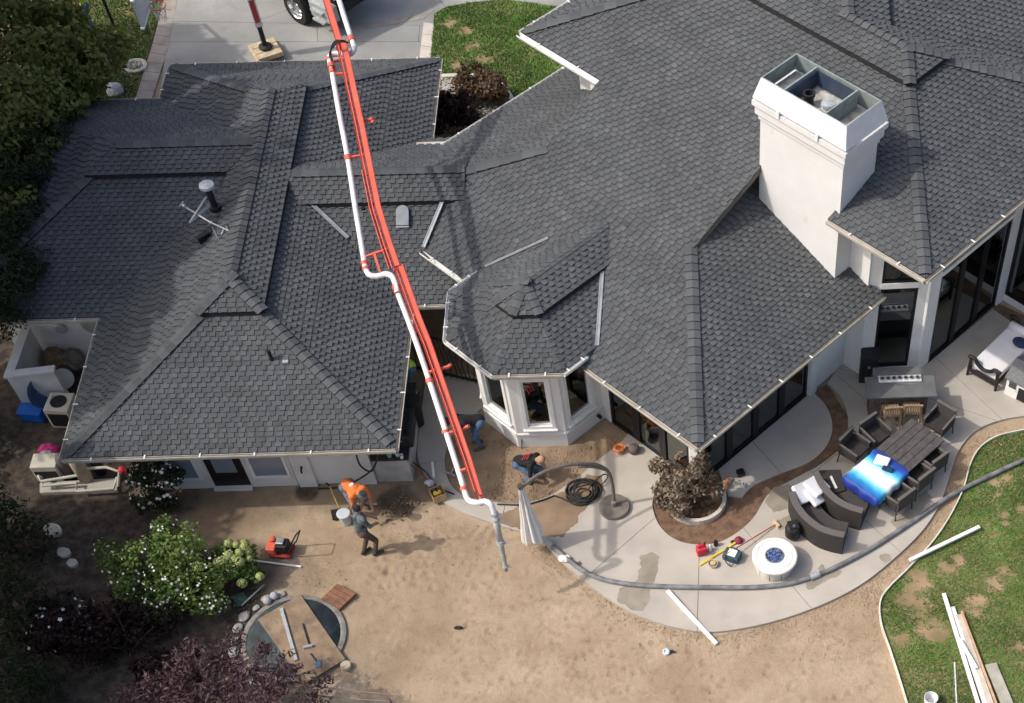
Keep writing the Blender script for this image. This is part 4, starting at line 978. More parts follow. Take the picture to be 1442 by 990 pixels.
# white-flowered bush by the dirt yard
p = G(255, 838, 0); bl = []
for pxx, pyy, z, r in ((250, 770, 1.15, .6), (205, 785, .95, .5), (165, 790, .85, .42), (295, 800, .8, .5), (240, 815, .75, .6), (185, 820, .6, .5), (280, 840, .5, .5), (225, 850, .45, .5), (320, 790, .7, .35), (300, 850, .4, .35), (150, 775, .7, .3), (235, 745, 1.2, .35)):
    bl.append((G(pxx, pyy, z), (r, r, r*.85)))
rose = plant('rose_bush', 'large green bush dotted with small white flowers by the dirt yard', 'bush', p, bl, 11000, .048, 'leaf_rose', None, 6, stems=14, hollow=.35)
def flowers(parent, blobs, n, size, rnd, m='petal', name='flower', zmin=.2, petals=5):
    mes = []
    for v in range(3):
        mb = MB()
        for k in range(petals):
            a = 2*math.pi*k/petals+rnd.uniform(-.2, .2); d = Vector((math.cos(a), math.sin(a), .25)); s = Vector((-d.y, d.x, 0))*.45
            mb.add([Vector((0, 0, 0)), (d*.55+s)*size, d*size*1.1, (d*.55-s)*size], [(0, 1, 2, 3)], 0, rnd.random())
        mes.append(mb.mesh(name, m, tone=True))
    for _ in range(n):
        c, r = rnd.choice(blobs); c = Vector(c); d = Vector((rnd.gauss(0, 1), rnd.gauss(-.3, 1), abs(rnd.gauss(0, 1))+.3)).normalized()
        o = link(name, rnd.choice(mes), parent); o.location = c+Vector((d.x*r[0], d.y*r[1], d.z*r[2]))*1.03
        o.rotation_euler = d.to_track_quat('Z', 'Y').to_euler(); s = rnd.uniform(.7, 1.3); o.scale = (s, s, s)
flowers(rose, bl, 190, .027, random.Random(4))
# hydrangea with lime flower heads
p = G(345, 822, 0); bl = []
for pxx, pyy, z, r in ((320, 775, .75, .28), (345, 780, .7, .26), (330, 800, .6, .28), (350, 800, .5, .22), (310, 795, .65, .25), (360, 812, .35, .2)): bl.append((G(pxx, pyy, z), (r, r, r*.8)))
hyd = plant('hydrangea', 'hydrangea with lime green mophead flowers right of the white-flowered bush', 'bush', p, bl, 2600, .055, 'leaf_rose', None, 8, stems=8, hollow=.3)
for pxx, pyy, z in ((322, 765, .95), (333, 767, .95), (345, 765, .9), (313, 790, .85), (322, 782, .92), (337, 778, .92), (350, 777, .8), (330, 787, .85), (307, 793, .8), (337, 791, .8), (351, 785, .72), (345, 770, .9), (279, 797, 1.0), (325, 806, .62), (314, 815, .55), (341, 821, .45), (366, 812, .42), (308, 823, .5)):
    q = G(pxx, pyy, z); mb = MB(); rr = rn.uniform(.085, .125)
    for _ in range(150):
        d = Vector((rn.gauss(0, 1), rn.gauss(0, 1), rn.gauss(.2, 1))).normalized(); a = d.cross(Vector((rn.random(), rn.random(), 1))).normalized(); b_ = d.cross(a); s = .026
        c = q+d*rr*rn.uniform(.85, 1.05); mb.add([c-a*s, c+b_*s, c+a*s, c-b_*s], [(0, 1, 2, 3)], 0, rn.random())
    mb.build('flower_head', 'leaf_lime', hyd, tone=True)
# white rose in front of the small window
p = G(215, 712, 0); bl = []
for pxx, pyy, z, r in ((215, 655, 1.25, .45), (195, 670, 1.0, .35), (235, 668, 1.1, .4), (215, 690, .6, .45), (205, 705, .3, .35), (235, 700, .4, .35)): bl.append((G(pxx, pyy, z), (r, r, r)))
rb = plant('rose_bush', 'small bush with white blossoms against the garage wing wall', 'bush', p, bl, 4200, .045, 'leaf_dark', None, 9, stems=8, hollow=.3); flowers(rb, bl, 110, .034, random.Random(7))
# dark red shrubs and purple-leaf plum in the lower left
for i, (pxx, pyy, h, r, m_, lb, sd_) in enumerate(((180, 900, 1.3, 1.05, 'leaf_reddark', 'deep maroon mounded shrub below the white-flowered bush', 51), (110, 880, 1.2, .8, 'leaf_reddark', 'deep maroon shrub with white flowers left of the larger maroon mound', 52), (255, 950, 1.1, .7, 'leaf_reddark', 'dark shrub between the maroon mound and the purple-leaf tree', 53))):
    q = G(pxx, pyy+20, 0); bl = blobset((q.x, q.y, h*.55), (r, r, h*.5), 8, random.Random(sd_), .55)
    t_ = plant('maroon_shrub', lb, 'shrub', q, bl, 4200, .05, m_, None, sd_, stems=5, hollow=.4)
    if i == 1: flowers(t_, bl, 40, .04, random.Random(2))
p = G(330, 1010, 0); bl = []
for pxx, pyy, z, r in ((260, 940, 1.9, .5), (300, 930, 2.1, .55), (345, 945, 2.0, .5), (390, 955, 1.8, .5), (430, 965, 1.6, .4), (220, 970, 1.8, .5), (300, 975, 2.0, .6), (350, 985, 1.9, .55), (400, 990, 1.7, .5), (250, 990, 1.9, .5), (370, 915, 1.6, .28), (410, 930, 1.5, .3), (455, 955, 1.3, .25), (330, 900, 1.7, .3), (270, 910, 1.7, .3), (180, 985, 1.6, .4), (450, 985, 1.4, .3), (570, 980, 1.1, .16), (555, 988, 1.1, .16)):
    bl.append((G(pxx, pyy, z), (r, r, r*.7)))
plant('plum_tree', 'purple-leaf plum reaching over the covered basin at the bottom edge', 'tree', p, bl, 7800, .062, 'leaf_plum', (1.3, .08), 12, limb_r=.03, bark='bark_pale', asp=.3, hollow=.1)
# red-brown maple in the ring planter
p = G(972, 712, 0); bl = []
for pxx, pyy, z, r in ((940, 665, 1.0, .3), (965, 650, 1.35, .3), (985, 660, 1.3, .3), (925, 655, .95, .22), (950, 690, .7, .32), (980, 685, .8, .35), (1005, 690, .6, .25), (935, 705, .5, .25), (955, 715, .4, .3), (930, 690, .7, .2), (985, 640, 1.5, .2), (1000, 670, 1.0, .2), (960, 675, 1.0, .3)):
    bl.append((G(pxx, pyy, z), (r, r, r*.75)))
plant('maple_tree', 'small red-brown maple growing in the round kerbed planter', 'tree', p, bl, 4600, .05, 'leaf_maple', (.7, .05), 14, limb_r=.02, hollow=.2)
# bushes in the front bed
for i, (pxx, pyy, r, h, m_, lb) in enumerate(((672, 140, .95, 1.2, 'leaf_brown', 'dry brown bush in the front bed by the lawn'), (640, 175, .9, 1.3, 'leaf_reddark', 'near-black bush in the front bed under the gutter corner'))):
    q = G(pxx, pyy+18, 0); bl = blobset((q.x, q.y, h*.55), (r, r, h*.5), 9, random.Random(60+i), .5); plant('front_bush', lb, 'bush', q, bl, 4500, .06, m_, None, 61+i, stems=6, hollow=.3)
# ornamental grass clump
p = G(55, 970, 0); t = thing('grass_clump', 'pale spiky grass clump in the bottom left corner', 'plant', p); mb = MB(); r_ = random.Random(9)
for _ in range(260):
    a = r_.uniform(0, 6.283); L = r_.uniform(.3, .7); d = Vector((math.cos(a), math.sin(a), 0)); s = Vector((-d.y, d.x, 0))*.009; k = r_.uniform(.3, .9)
    q0 = p+d*.03; q1 = q0+d*L*.4*k+Vector((0, 0, L*.8)); q2 = q0+d*L*k+Vector((0, 0, L*.85))
    mb.add([q0-s, q0+s, q1+s*.8, q1-s*.8, q2], [(0, 1, 2, 3), (3, 2, 4)], 0, r_.random())
mb.build('blades', 'blade_pale', t, tone=True)
# ivy-dark hedge strip behind the utility yard
p = G(10, 520, 0); bl = [((-18.2+.1*k, 21.0+.9*k, .7), (.7, .7, .7)) for k in range(4)]
plant('dark_hedge', 'dark shaded hedge behind the white utility walls', 'hedge', (-18.2, 22.5, 0), bl, 3500, .07, 'leaf_dark', None, 71, stems=4)
# ================================================================ CONCRETE PUMP TRUCK, BOOM AND PIPE
mat('boom_red', (.66, .125, .078), .5, .12, 2.5, coat=.1, grime=((.42, .22, .17), 6, .55, .78)); mat('boom_dark', (.30, .035, .03), .5, .2, 5); mat('pipe_white', (.72, .73, .72), .5, .10, 3, .05, 20, grime=((.42, .41, .38), 5, .56, .78)); mat('pipe_grey', (.42, .43, .42), .6, .22, 6)
mat('rubber', (.02, .02, .021), .8, .25, 12, .2, 30); mat('chrome', (.62, .63, .64), .22, .1, 6, metal=.9); mat('hose_black', (.025, .026, .028), .6, .3, 10); mat('timber', (.50, .40, .26), .85, .22, 6, .2, 30)
bz = lambda py: 6.07-(py-72)*(1.45/313) if py < 385 else 4.62-(py-385)*(1.71/315)
truck = thing('pump_truck', 'concrete pump truck on the driveway with a long red boom reaching over the roof', 'truck', G(430, -60, 0))
def boom_sec(pts, w0, w1, h0, h1, name='boom_section'):
    P_ = [G(a, b, z) for a, b, z in pts]; mb = MB(); rings = []
    for i, p in enumerate(P_):
        d = (P_[min(i+1, len(P_)-1)]-P_[max(i-1, 0)]).normalized(); x = d.cross(Vector((0, 0, 1))).normalized(); u = x.cross(d)
        k = i/(len(P_)-1); w_ = w0+(w1-w0)*k; h_ = h0+(h1-h0)*k
        rings.append([p-x*w_/2+u*h_/2, p+x*w_/2+u*h_/2, p+x*w_/2-u*h_/2, p-x*w_/2-u*h_/2])
    vs = [v for r in rings for v in r]; fs = []
    for i in range(len(P_)-1):
        for k in range(4): fs.append((i*4+k, i*4+(k+1) % 4, i*4+4+(k+1) % 4, i*4+4+k))
    fs += [(3, 2, 1, 0), tuple(len(vs)-4+k for k in range(4))]
    mb.add(vs, fs); o = mb.build(name, 'boom_red', truck)
    mb = MB()    # top flange edges
    for s in (0, 1):
        for i in range(len(P_)-1): mb.beam(rings[i][s], rings[i+1][s], .014, .02)
    mb.build('flange', 'boom_dark', o)
    return o, rings
boom_sec([(432, -95, 6.9), (448, -40, 6.6), (463, 12, 6.38), (479, 63, 6.2)], .16, .14, .30, .26)
sB, rB = boom_sec([(484, 62, 6.15), (491, 92, 6.02), (498, 125, bz(125)), (510, 180, bz(180)), (522, 240, bz(240)), (533, 294, bz(294)), (547, 340, bz(340)), (560, 378, bz(380)+.03)], .14, .125, .24, .2)
sC, rC = boom_sec([(564, 376, bz(376)), (574, 405, bz(405)), (590, 450, bz(450)), (604, 484, bz(484)), (620, 530, bz(530)), (640, 588, bz(588)), (660, 645, bz(645)), (674, 690, bz(690)), (677, 698, bz(698))], .13, .085, .19, .12)
def cyl(a, b, r, name, m, par=truck, n=10): mb = MB(); mb.tube([a, b], r, n); return mb.build(name, m, par, smooth=False)
for j, (a, z) in enumerate((((481, 66), 6.12), ((563, 379), 4.66))):
    p = G(*a, z); x = Vector((1, .1, 0)).normalized(); cyl(p-x*.12, p+x*.12, .075, 'boom_hinge', 'boom_dark')
    for s in (-1, 1): cyl(p+x*s*.12, p+x*s*.14, .05, 'hinge_pin', 'steel')
# hydraulic lines and rods beside the boom
def off_line(rings, i0, i1, dx, r, name, m, dz=0):
    pts = []
    for i in range(i0, i1): a, b = rings[i][1], rings[i][0]; pts.append(a+(a-b).normalized()*dx+Vector((0, 0, dz)))
    mb = MB(); mb.tube(pts, r, 6); mb.build(name, m, truck)
off_line(rB, 0, 8, .05, .016, 'hydraulic_line', 'boom_red', -.05); off_line(rB, 0, 8, .085, .013, 'hydraulic_line', 'boom_dark', -.08); off_line(rC, 0, 8, .04, .013, 'hydraulic_line', 'boom_red', -.05)
off_line(rB, 4, 8, .12, .012, 'hydraulic_line', 'boom_red', -.04); off_line(rC, 0, 9, .07, .010, 'hydraulic_line', 'boom_dark', -.07)
# hydraulic hoses looping over the upper joint
for k in range(3):
    mb = MB(); mb.tube(smooth_pts([G(488+k, 60, 6.3), G(480-k*3, 57, 6.45), G(469-k, 66, 6.35), G(464+k, 78, 6.15), G(470, 90+k*4, 6.0)], 5), .018, 6); mb.build('hydraulic_hose', 'hose_black', truck)
# delivery pipe
def pipe(pts, r, name='delivery_pipe', m='pipe_white', n=14, sm=5):
    mb = MB(); mb.tube(smooth_pts([G(*p) for p in pts], sm), r, n); return mb.build(name, m, truck, smooth=True)
PR = .062
pipe([(452, -95, 7.0), (466, -40, 6.68), (480, 8, 6.45), (494, 52, 6.24)], PR)
pipe([(494, 52, 6.24), (497, 60, 6.2), (499, 68, 6.12), (495, 75, 6.02), (487, 76, 5.98)], PR, 'pipe_elbow', 'pipe_white')
pipe([(487, 76, 5.98), (475, 76, 5.98), (466, 78, 6.0), (464, 85, 6.02), (467, 96, 5.98)], PR, 'pipe_elbow')
pipe([(467, 96, bz(96)-.02), (478, 160, bz(160)-.03), (490, 223, bz(223)-.03), (501, 295, bz(295)-.03), (512, 362, bz(362)-.03)], PR)
pipe([(512, 362, 4.7), (514, 374, 4.64), (519, 386, 4.58), (530, 389, 4.55), (543, 386, 4.58), (552, 389, 4.6), (557, 400, 4.55), (560, 412, 4.48)], PR, 'pipe_elbow')
pipe([(560, 412, bz(412)-.03), (582, 470, bz(470)-.04), (606, 540, bz(540)-.04), (632, 620, bz(620)-.04), (653, 686, bz(686)-.04)], PR)
pipe([(653, 686, 2.93), (656, 697, 2.88), (661, 705, 2.86), (672, 708, 2.88), (683, 706, 2.9), (691, 710, 2.88), (695, 719, 2.72), (696, 724, 2.62)], PR, 'pipe_elbow', 'pipe_white')
e0_ = G(696, 722, 2.65); e1_ = G(713, 804, 1.12); lr = lambda t: e0_.lerp(e1_, t)
mb = MB(); mb.tube([lr(0), lr(.2), lr(.5)], [.068, .07, .068], 14); mb.build('end_hose', 'pipe_grey', truck, smooth=True)
mb = MB(); mb.tube([lr(.5), lr(.55), lr(.9), lr(1)], [.075, .062, .045, .04], 14); mb.build('end_nozzle', mat('nozzle', (.36, .355, .33), .8, .3, 9, .3, 30), truck, smooth=True)
def clampring(t0, t1, r, m='galv', name='coupling', lug=True):
    o = MB(); o.tube([t0, t1], r, 14); c = o.build(name, m, truck)
    if lug:
        l_ = MB(); mid = (t0+t1)/2; l_.beam(mid+Vector((r, 0, 0)), mid+Vector((r+.08, -.02, -.03)), .03, .03); l_.build('clamp_lever', m, c)
clampring(lr(0), lr(.04), .085); clampring(lr(.1), lr(.13), .08); clampring(lr(.47), lr(.53), .09); clampring(lr(.9), lr(.93), .06)
for (a, b, z, dx, dy) in ((494, 52, 6.24, 2, 6), (466, 90, 6.02, 1, 5), (468, 98, 5.94, 1, 5), (464, 82, 6.03, -1, 4), (490, 220, bz(220)-.03, 1, 6), (513, 368, 4.68, 1, 4), (515, 376, 4.63, 1, 4), (557, 402, 4.52, 2, 5), (559, 408, 4.48, 2, 5), (604, 534, bz(534)-.04, 2, 5), (627, 606, bz(606)-.04, 1, 4), (653, 686, 2.93, 1, 5)):
    clampring(G(a, b, z), G(a+dx, b+dy, z-.03), .085, 'boom_red', 'pipe_clamp', False)
for (a, b, c, d) in ((468, 104, 492, 104), (491, 222, 516, 218), (514, 362, 548, 350), (527, 358, 536, 386), (602, 525, 618, 519), (628, 611, 648, 605), (645, 664, 664, 658), (512, 170, 524, 168), (614, 521, 633, 516), (646, 607, 658, 601), (470, 86, 486, 84)):
    zz = bz(b); mb = MB(); mb.beam(G(a, b, zz-.02), G(c, d, bz(d)-.02), .05, .05); mb.build('pipe_bracket', 'boom_red', truck)
for a, b in ((522, 168), (524, 172), (632, 515), (657, 601)):
    p = G(a, b, bz(b)); cyl(p, p+Vector((.06, -.02, .05)), .035, 'bracket_end', 'boom_red')
p = G(676, 703, 2.85); cyl(p, p+Vector((.02, -.05, -.12)), .05, 'boom_tip', 'boom_dark'); cyl(G(673, 690, 2.95), G(678, 706, 2.84), .03, 'boom_tip', 'boom_red')
# truck body: most of it stands above the top edge of the picture
tx = G(420, 10, .5); trz = R(-40)
TM = T((tx.x, tx.y, 0), trz)
def tpart(name, m, fn, par=truck, sm=False): mb = MB(); fn(mb); return mb.build(name, m, par, smooth=sm)
def wheel(c, name='wheel'):
    mt = TM @ T(c, 0, R(90))
    mb = MB(); mb.lathe([(.30, -.15), (.46, -.15), (.50, -.11), (.51, 0), (.50, .11), (.46, .15), (.30, .15)], n=32, mtx=mt); del mb.f[-2:], mb.m[-2:], mb.t[-2:]; w_ = mb.build('wheel', 'rubber', truck)
    mb = MB(); mb.lathe([(.0, .04), (.10, .05), (.12, .02), (.2, -.02), (.27, .03), (.29, .12), (.31, .15), (.31, .10)], n=32, mtx=mt); del mb.f[-1:], mb.m[-1:], mb.t[-1:]; mb.build('rim', 'chrome', w_)
    for k in range(10):
        a = k*math.pi/5; mb = MB(); mb.tube([mt @ Vector((.2*math.cos(a), .2*math.sin(a), .0)), mt @ Vector((.2*math.cos(a), .2*math.sin(a), .05))], .018, 6); mb.build('wheel_nut', 'steel', w_)
wheel((0, 0, .51)); wheel((0, 2.1, .51)); wheel((-4.4, 0, .51))
tpart('chassis', 'black_plastic', lambda m: m.box(-8, 1.6, .35, 1.8, .7, 1.0, mtx=TM))
tpart('step', 'galv', lambda m: [m.box(.75, 1.25, -.12, .15, z, z+.06, mtx=TM) for z in (.45, .75)])
tpart('tool_box', 'galv', lambda m: m.cbox(.62, 1.5, -.02, .32, .5, .98, .02, mtx=TM))
tpart('fender', 'black_plastic', lambda m: m.cbox(-.62, .6, -.05, .4, 1.02, 1.12, .03, mtx=TM))
tpart('deck', mat('truck_white', (.66, .66, .64), .4, .06, 2, coat=.4), lambda m: m.cbox(-7.6, 1.5, .3, 2.0, 1.12, 1.9, .04, mtx=TM))
tpart('cab', 'truck_white', lambda m: m.cbox(-10.3, -8.0, .1, 2.2, .6, 2.7, .1, mtx=TM))
tpart('turret', 'boom_red', lambda m: m.lathe([(.5, 0), (.45, .5), (.35, 3.5), (.3, 5.2)], n=20, mtx=T(G(426, -115, 1.6))))
# outrigger leg standing on cribbing
p1 = G(374, 66, .34); p0 = p1+Vector((-.02, .05, 2.3))
mb = MB(); mb.tube([p1+Vector((0, 0, .0)), p1+Vector((0, 0, .75))], .075, 12); og = mb.build('outrigger', 'black_plastic', truck)
mb = MB(); mb.lathe([(.0, .02), (.2, .0), (.2, .04), (.1, .08)], p1, 16); mb.build('outrigger_foot', 'black_plastic', og)
mb = MB(); mb.cbox(-.11, .11, -.11, .11, .7, 2.6, .02, mtx=T(p1, R(20))); mb.build('outrigger_sleeve', 'truck_white', og)
mb = MB(); mb.box(-.07, .07, -.118, -.112, .85, 1.55, mtx=T(p1, R(20))); mb.build('warning_label', mat('label_red', (.5, .06, .04), .5, .2, 20), og)
mb = MB(); mb.beam(p1+Vector((0, 0, 2.4)), p1+Vector((2.6, 2.2, 2.2)), .3, .35); mb.build('outrigger_arm', 'truck_white', og)
def crib(name, label, c, rz, n, L, z0, perp):
    t = thing(name, label, 'timber pad', c, rz, None)
    for k in range(n): mb = MB(); mb.cbox(-L/2, L/2, -.42+k*.28, -.16+k*.28, 0, .13, .012); mb.build('timber', 'timber', t, False)
    return t
q = G(372, 71, .03); crib('timber_pad', 'lower timber cribbing pad under the truck outrigger', (q.x+.1, q.y-.12, .035), R(-62), 3, .85, 0, 0); crib('timber_pad', 'upper timber cribbing pad directly under the outrigger foot', (p1.x, p1.y, .175), R(28), 3, .75, 0, 0)
# ================================================================ PATIO FURNITURE
PZ = .051
mat('wicker', (.066, .060, .058), .8, .3, 60, .8, 120); mat('wicker_dark', (.045, .040, .038), .75, .3, 60, .8, 120); mat('table_wood', (.078, .072, .072), .7, .25, 7, .25, 40); mat('cushion', (.74, .74, .75), .9, .04, 3, .15, 10); mat('teak', (.26, .18, .11), .75, .25, 9, .2, 30)
mat('counter', (.13, .135, .14), .5, .15, 5); mat('dark_iron', (.02, .02, .02), .5, .3, 10)
# fire pit
p = G(1091, 783, .46); fp = thing('fire_pit', 'round white fire pit table with a blue glass centre', 'fire pit', (p.x, p.y, PZ))
mb = MB()
for k in range(10):
    a0 = 2*math.pi*k/10+.02; a1 = 2*math.pi*(k+1)/10-.02; m_ = MB(); pl = []
    for i in range(5): a = a0+(a1-a0)*i/4; pl.append((.43*math.cos(a), .43*math.sin(a)))
    for i in range(5): a = a1-(a1-a0)*i/4; pl.append((.37*math.cos(a), .37*math.sin(a)))
    m_.prism(pl, 0, .36); m_.build('side_panel', mat('pit_side', (.55, .52, .47), .8, .1, 5, .2, 30), fp, False)
mb = MB(); mb.lathe([(.0, .33), (.40, .33), (.50, .355), (.515, .38), (.515, .42), (.49, .44), (.42, .44), (.418, .425), (.402, .425), (.40, .44), (.225, .44), (.22, .40), (.0, .40)], n=64); mb.build('top_ring', mat('pit_top', (.74, .72, .66), .6, .04, 4, .08, 40), fp, False, smooth=False)
mb = MB(); mb.lathe([(.205, .405), (.215, .445), (.20, .445), (.195, .405)], n=48); mb.build('burner_rim', 'steel', fp, False)
mb = MB(); r_ = random.Random(1)
for _ in range(700):
    a = r_.uniform(0, 6.283); rr = .19*math.sqrt(r_.random()); mb.ball((rr*math.cos(a), rr*math.sin(a), .415+r_.uniform(0, .015)), r_.uniform(.007, .013), r_.randint(0, 2), 1, .3)
gb = mb.build('glass_beads', [mat('bead_blue', (.03, .07, .28), .1, .2, 9, spec=.8), mat('bead_light', (.22, .33, .55), .1, .2, 9, spec=.8), mat('bead_dark', (.02, .03, .12), .1, .2, 9, spec=.8)], fp, False); gb['kind'] = 'stuff'
mb = MB(); mb.box(-.02, .02, -.47, -.455, .44, .445); mb.build('keyhole', 'steel', fp, False)
# dining table
ta = G(1307, 604, .74); tb = G(1211, 688, .74); td = (tb-ta); TL = td.length; trz_ = math.atan2(td.y, td.x); tc = (ta+tb)/2; TW = 1.02
tbl = thing('dining_table', 'long dark plank dining table on the patio', 'table', (tc.x, tc.y, PZ), trz_)
for k in range(5):
    mb = MB(); mb.cbox(-TL/2, TL/2, -TW/2+k*TW/5+.006, -TW/2+(k+1)*TW/5-.006, .64, .69, .006); mb.build('plank', 'table_wood', tbl, False)
for sx in (-1, 1):
    mb = MB(); mb.cbox(sx*(TL/2-.45)-.06, sx*(TL/2-.45)+.06, -TW/2+.15, TW/2-.15, .0, .63, .01); mb.build('trestle', 'table_wood', tbl, False)
mb = MB(); mb.cbox(-TL/2+.5, TL/2-.5, -.05, .05, .25, .35, .01); mb.build('stretcher', 'table_wood', tbl, False)
def chair_proto():
    t = thing('wicker_chair', '', 'chair', (0, 0, 0)); t.scale = (.9, .9, .9)
    mb = MB(); mb.cbox(-.27, .27, -.27, .27, .38, .46, .02); mb.build('seat', 'wicker_dark', t, False)
    mb = MB(); mb.cbox(-.30, .30, -.33, -.27, .36, .86, .015); mb.build('backrest', 'wicker', t, False)
    mb = MB(); mb.cbox(-.31, .31, -.345, -.255, .85, .885, .012); mb.build('back_rail', mat('wicker_rail', (.115, .105, .098), .8, .2, 50), t, False)
    for s in (-1, 1):
        mb = MB(); mb.cbox(s*.30-.02, s*.30+.02, -.27, .27, .36, .62, .01); mb.build('side_panel', 'wicker_dark', t, False)
        mb = MB(); mb.beam((s*.30, -.30, .72), (s*.30, .29, .645), .055, .03); mb.build('armrest', 'wicker_rail', t, False)
        for y in (-.27, .26): mb = MB(); mb.tube([(s*.28, y, .64 if y > 0 else .4), (s*.31, y*1.1, 0)], .02, 6); mb.build('leg', 'wicker', t, False)
    return t
CG = 'wicker chairs round the dining table'
cp_ = chair_proto(); first = True
spots = [(1203, 633, -90, 'wicker armchair on the left side of the dining table, nearest the curved sofas'), (1232, 613, -90, 'wicker armchair on the left side of the dining table, nearest the bar'),
         (1263, 701, 90, 'wicker armchair on the right side of the dining table, beside the blue cloth'), (1291, 673, 90, 'wicker armchair on the right side of the dining table, middle of three'), (1311, 649, 90, 'wicker armchair on the right side of the dining table, farthest of three'), (1322, 596, 180, 'wicker armchair at the far end of the dining table')]
for a, b, rot, lb in spots:
    q = G(a, b, .44)
    side = {-90: 0, 90: math.pi, 180: -math.pi/2}[rot]
    # chair local +y faces the table
    if rot == 180: yaw = trz_ - math.pi/2
    else:
        n_ = Vector((-math.sin(trz_), math.cos(trz_), 0)); s_ = n_.dot(Vector((tc.x, tc.y, 0))-Vector((q.x, q.y, 0))); yaw = trz_ if s_ > 0 else trz_+math.pi
    yaw += random.uniform(-.12, .12)
    if first: o = cp_; o.location = (q.x, q.y, PZ); o.rotation_euler = (0, 0, yaw); o['label'] = lb; o['group'] = CG; first = False
    else: tree_copy(cp_, (q.x, q.y, PZ), yaw, lb, CG)
# blue and white cloth on the near end of the table
def cloth_mat():
    m = bpy.data.materials.new('cloth_blue'); m.use_nodes = True; t = m.node_tree; n = t.nodes; l = t.links; b = n['Principled BSDF']; b.inputs['Roughness'].default_value = .6
    tc_ = n.new('ShaderNodeTexCoord'); sp = n.new('ShaderNodeSeparateXYZ'); l.new(tc_.outputs['Object'], sp.inputs[0])
    nz = n.new('ShaderNodeTexNoise'); nz.inputs['Scale'].default_value = 3; l.new(tc_.outputs['Object'], nz.inputs['Vector'])
    ad = n.new('ShaderNodeMath'); ad.operation = 'MULTIPLY_ADD'; ad.inputs[1].default_value = .12; l.new(nz.outputs[0], ad.inputs[0]); l.new(sp.outputs[0], ad.inputs[2])
    mr = n.new('ShaderNodeMapRange'); mr.inputs[1].default_value = -.62; mr.inputs[2].default_value = .74; l.new(ad.outputs[0], mr.inputs[0])
    cr = n.new('ShaderNodeValToRGB'); e = cr.color_ramp.elements
    e[0].position = 0; e[0].color = (.01, .03, .18, 1); e[1].position = 1; e[1].color = (.012, .03, .2, 1)
    for ps, c in ((.12, (.012, .06, .36, 1)), (.22, (.03, .30, .62, 1)), (.31, (.16, .60, .74, 1)), (.38, (.62, .70, .73, 1)), (.58, (.66, .71, .73, 1)), (.66, (.18, .60, .72, 1)), (.76, (.02, .24, .55, 1)), (.88, (.012, .04, .28, 1))):
        q = e.new(ps); q.color = c
    l.new(mr.outputs[0], cr.inputs[0]); l.new(cr.outputs[0], b.inputs['Base Color']); MATS['cloth_blue'] = m
cloth_mat()
cl = MB(); NX, NY = 26, 26; LX, LY = 1.36, 1.3
d_ = Vector((math.cos(trz_), math.sin(trz_))); cc = Vector((tb.x, tb.y))-d_*.52
vs = []
for j in range(NY+1):
    for i in range(NX+1):
        x = -LX/2+LX*i/NX; y = -LY/2+LY*j/NY
        cut = max(0, abs(x)+abs(y)-1.0)     # rounded corners
        x *= 1-.35*cut; y *= 1-.35*cut
        over = max(0, abs(y)-TW/2)+max(0, x-.52); z = .698 - min(.45, over*1.6) + .02*noise.noise((x*6, y*6, 0))*(1 if over <= 0 else 2.2) + .004
        if over > 0: y = math.copysign(min(abs(y), TW/2+.03+.02*math.sin(x*18)), y); x = min(x, .55+.02*math.sin(y*15))
        vs.append((x, y, z))
fs = [(j*(NX+1)+i, j*(NX+1)+i+1, (j+1)*(NX+1)+i+1, (j+1)*(NX+1)+i) for j in range(NY) for i in range(NX)]
cl.add(vs, fs); o = cl.build('tablecloth', 'cloth_blue', None, smooth=True); o.location = (cc.x, cc.y, PZ); o.rotation_euler = (0, 0, trz_); tag(o, 'blue and white banded cloth draped over the near end of the dining table', 'tablecloth')
q = G(1242, 650, .78); o = MB(); o.cbox(-.13, .13, -.17, .17, 0, .09, .03); w_ = o.build('white_box', 'cushion', None); w_.location = (q.x, q.y, .765); w_.rotation_euler = (0, 0, trz_+.35); tag(w_, 'white rounded box lying on the blue cloth', 'box')
q = G(1250, 661, .78); o = MB(); o.cbox(-.13, .13, -.07, .07, 0, .07, .03); w_ = o.build('folded_cap', mat('navy', (.02, .035, .09), .8, .2, 10), None); w_.location = (q.x, q.y, .765); w_.rotation_euler = (0, 0, trz_+1.9); tag(w_, 'dark navy cap beside the white box on the cloth', 'cap')
# bar island with grill
bl_ = G(1221, 561, .95); br_ = G(1320, 559, .95); bw_ = br_.x-bl_.x
isl = thing('bar_island', 'slatted bar island with a grey counter and a row of burners', 'bar', ((bl_.x+br_.x)/2, bl_.y+.35, PZ))
mb = MB(); mb.cbox(-bw_/2, bw_/2, -.35, .33, .86, .91, .01); mb.build('counter', 'counter', isl, False)
mb = MB(); mb.box(-bw_/2+.12, bw_/2-.16, -.10, .30, 0, .86); mb.build('body', mat('bar_body', (.09, .075, .06), .8, .2, 9), isl, False)
k = 0; xx = -bw_/2+.12
while xx < bw_/2-.19: mb = MB(); mb.box(xx, xx+.045, -.13, -.102, .02, .85); mb.build('slat', mat('bar_slat', (.16, .13, .105), .8, .25, 12), isl, False); xx += .06
mb = MB(); mb.cbox(-bw_/2+.22, bw_/2-.28, .30, .62, .55, .93, .02); mb.build('rear_shelf', 'counter', isl, False)
gr = MB(); gr.cbox(-.52, .52, .12, .32, .912, .95, .01); gp = gr.build('grill', mat('grill_white', (.62, .63, .63), .4, .1, 9), isl, False); 
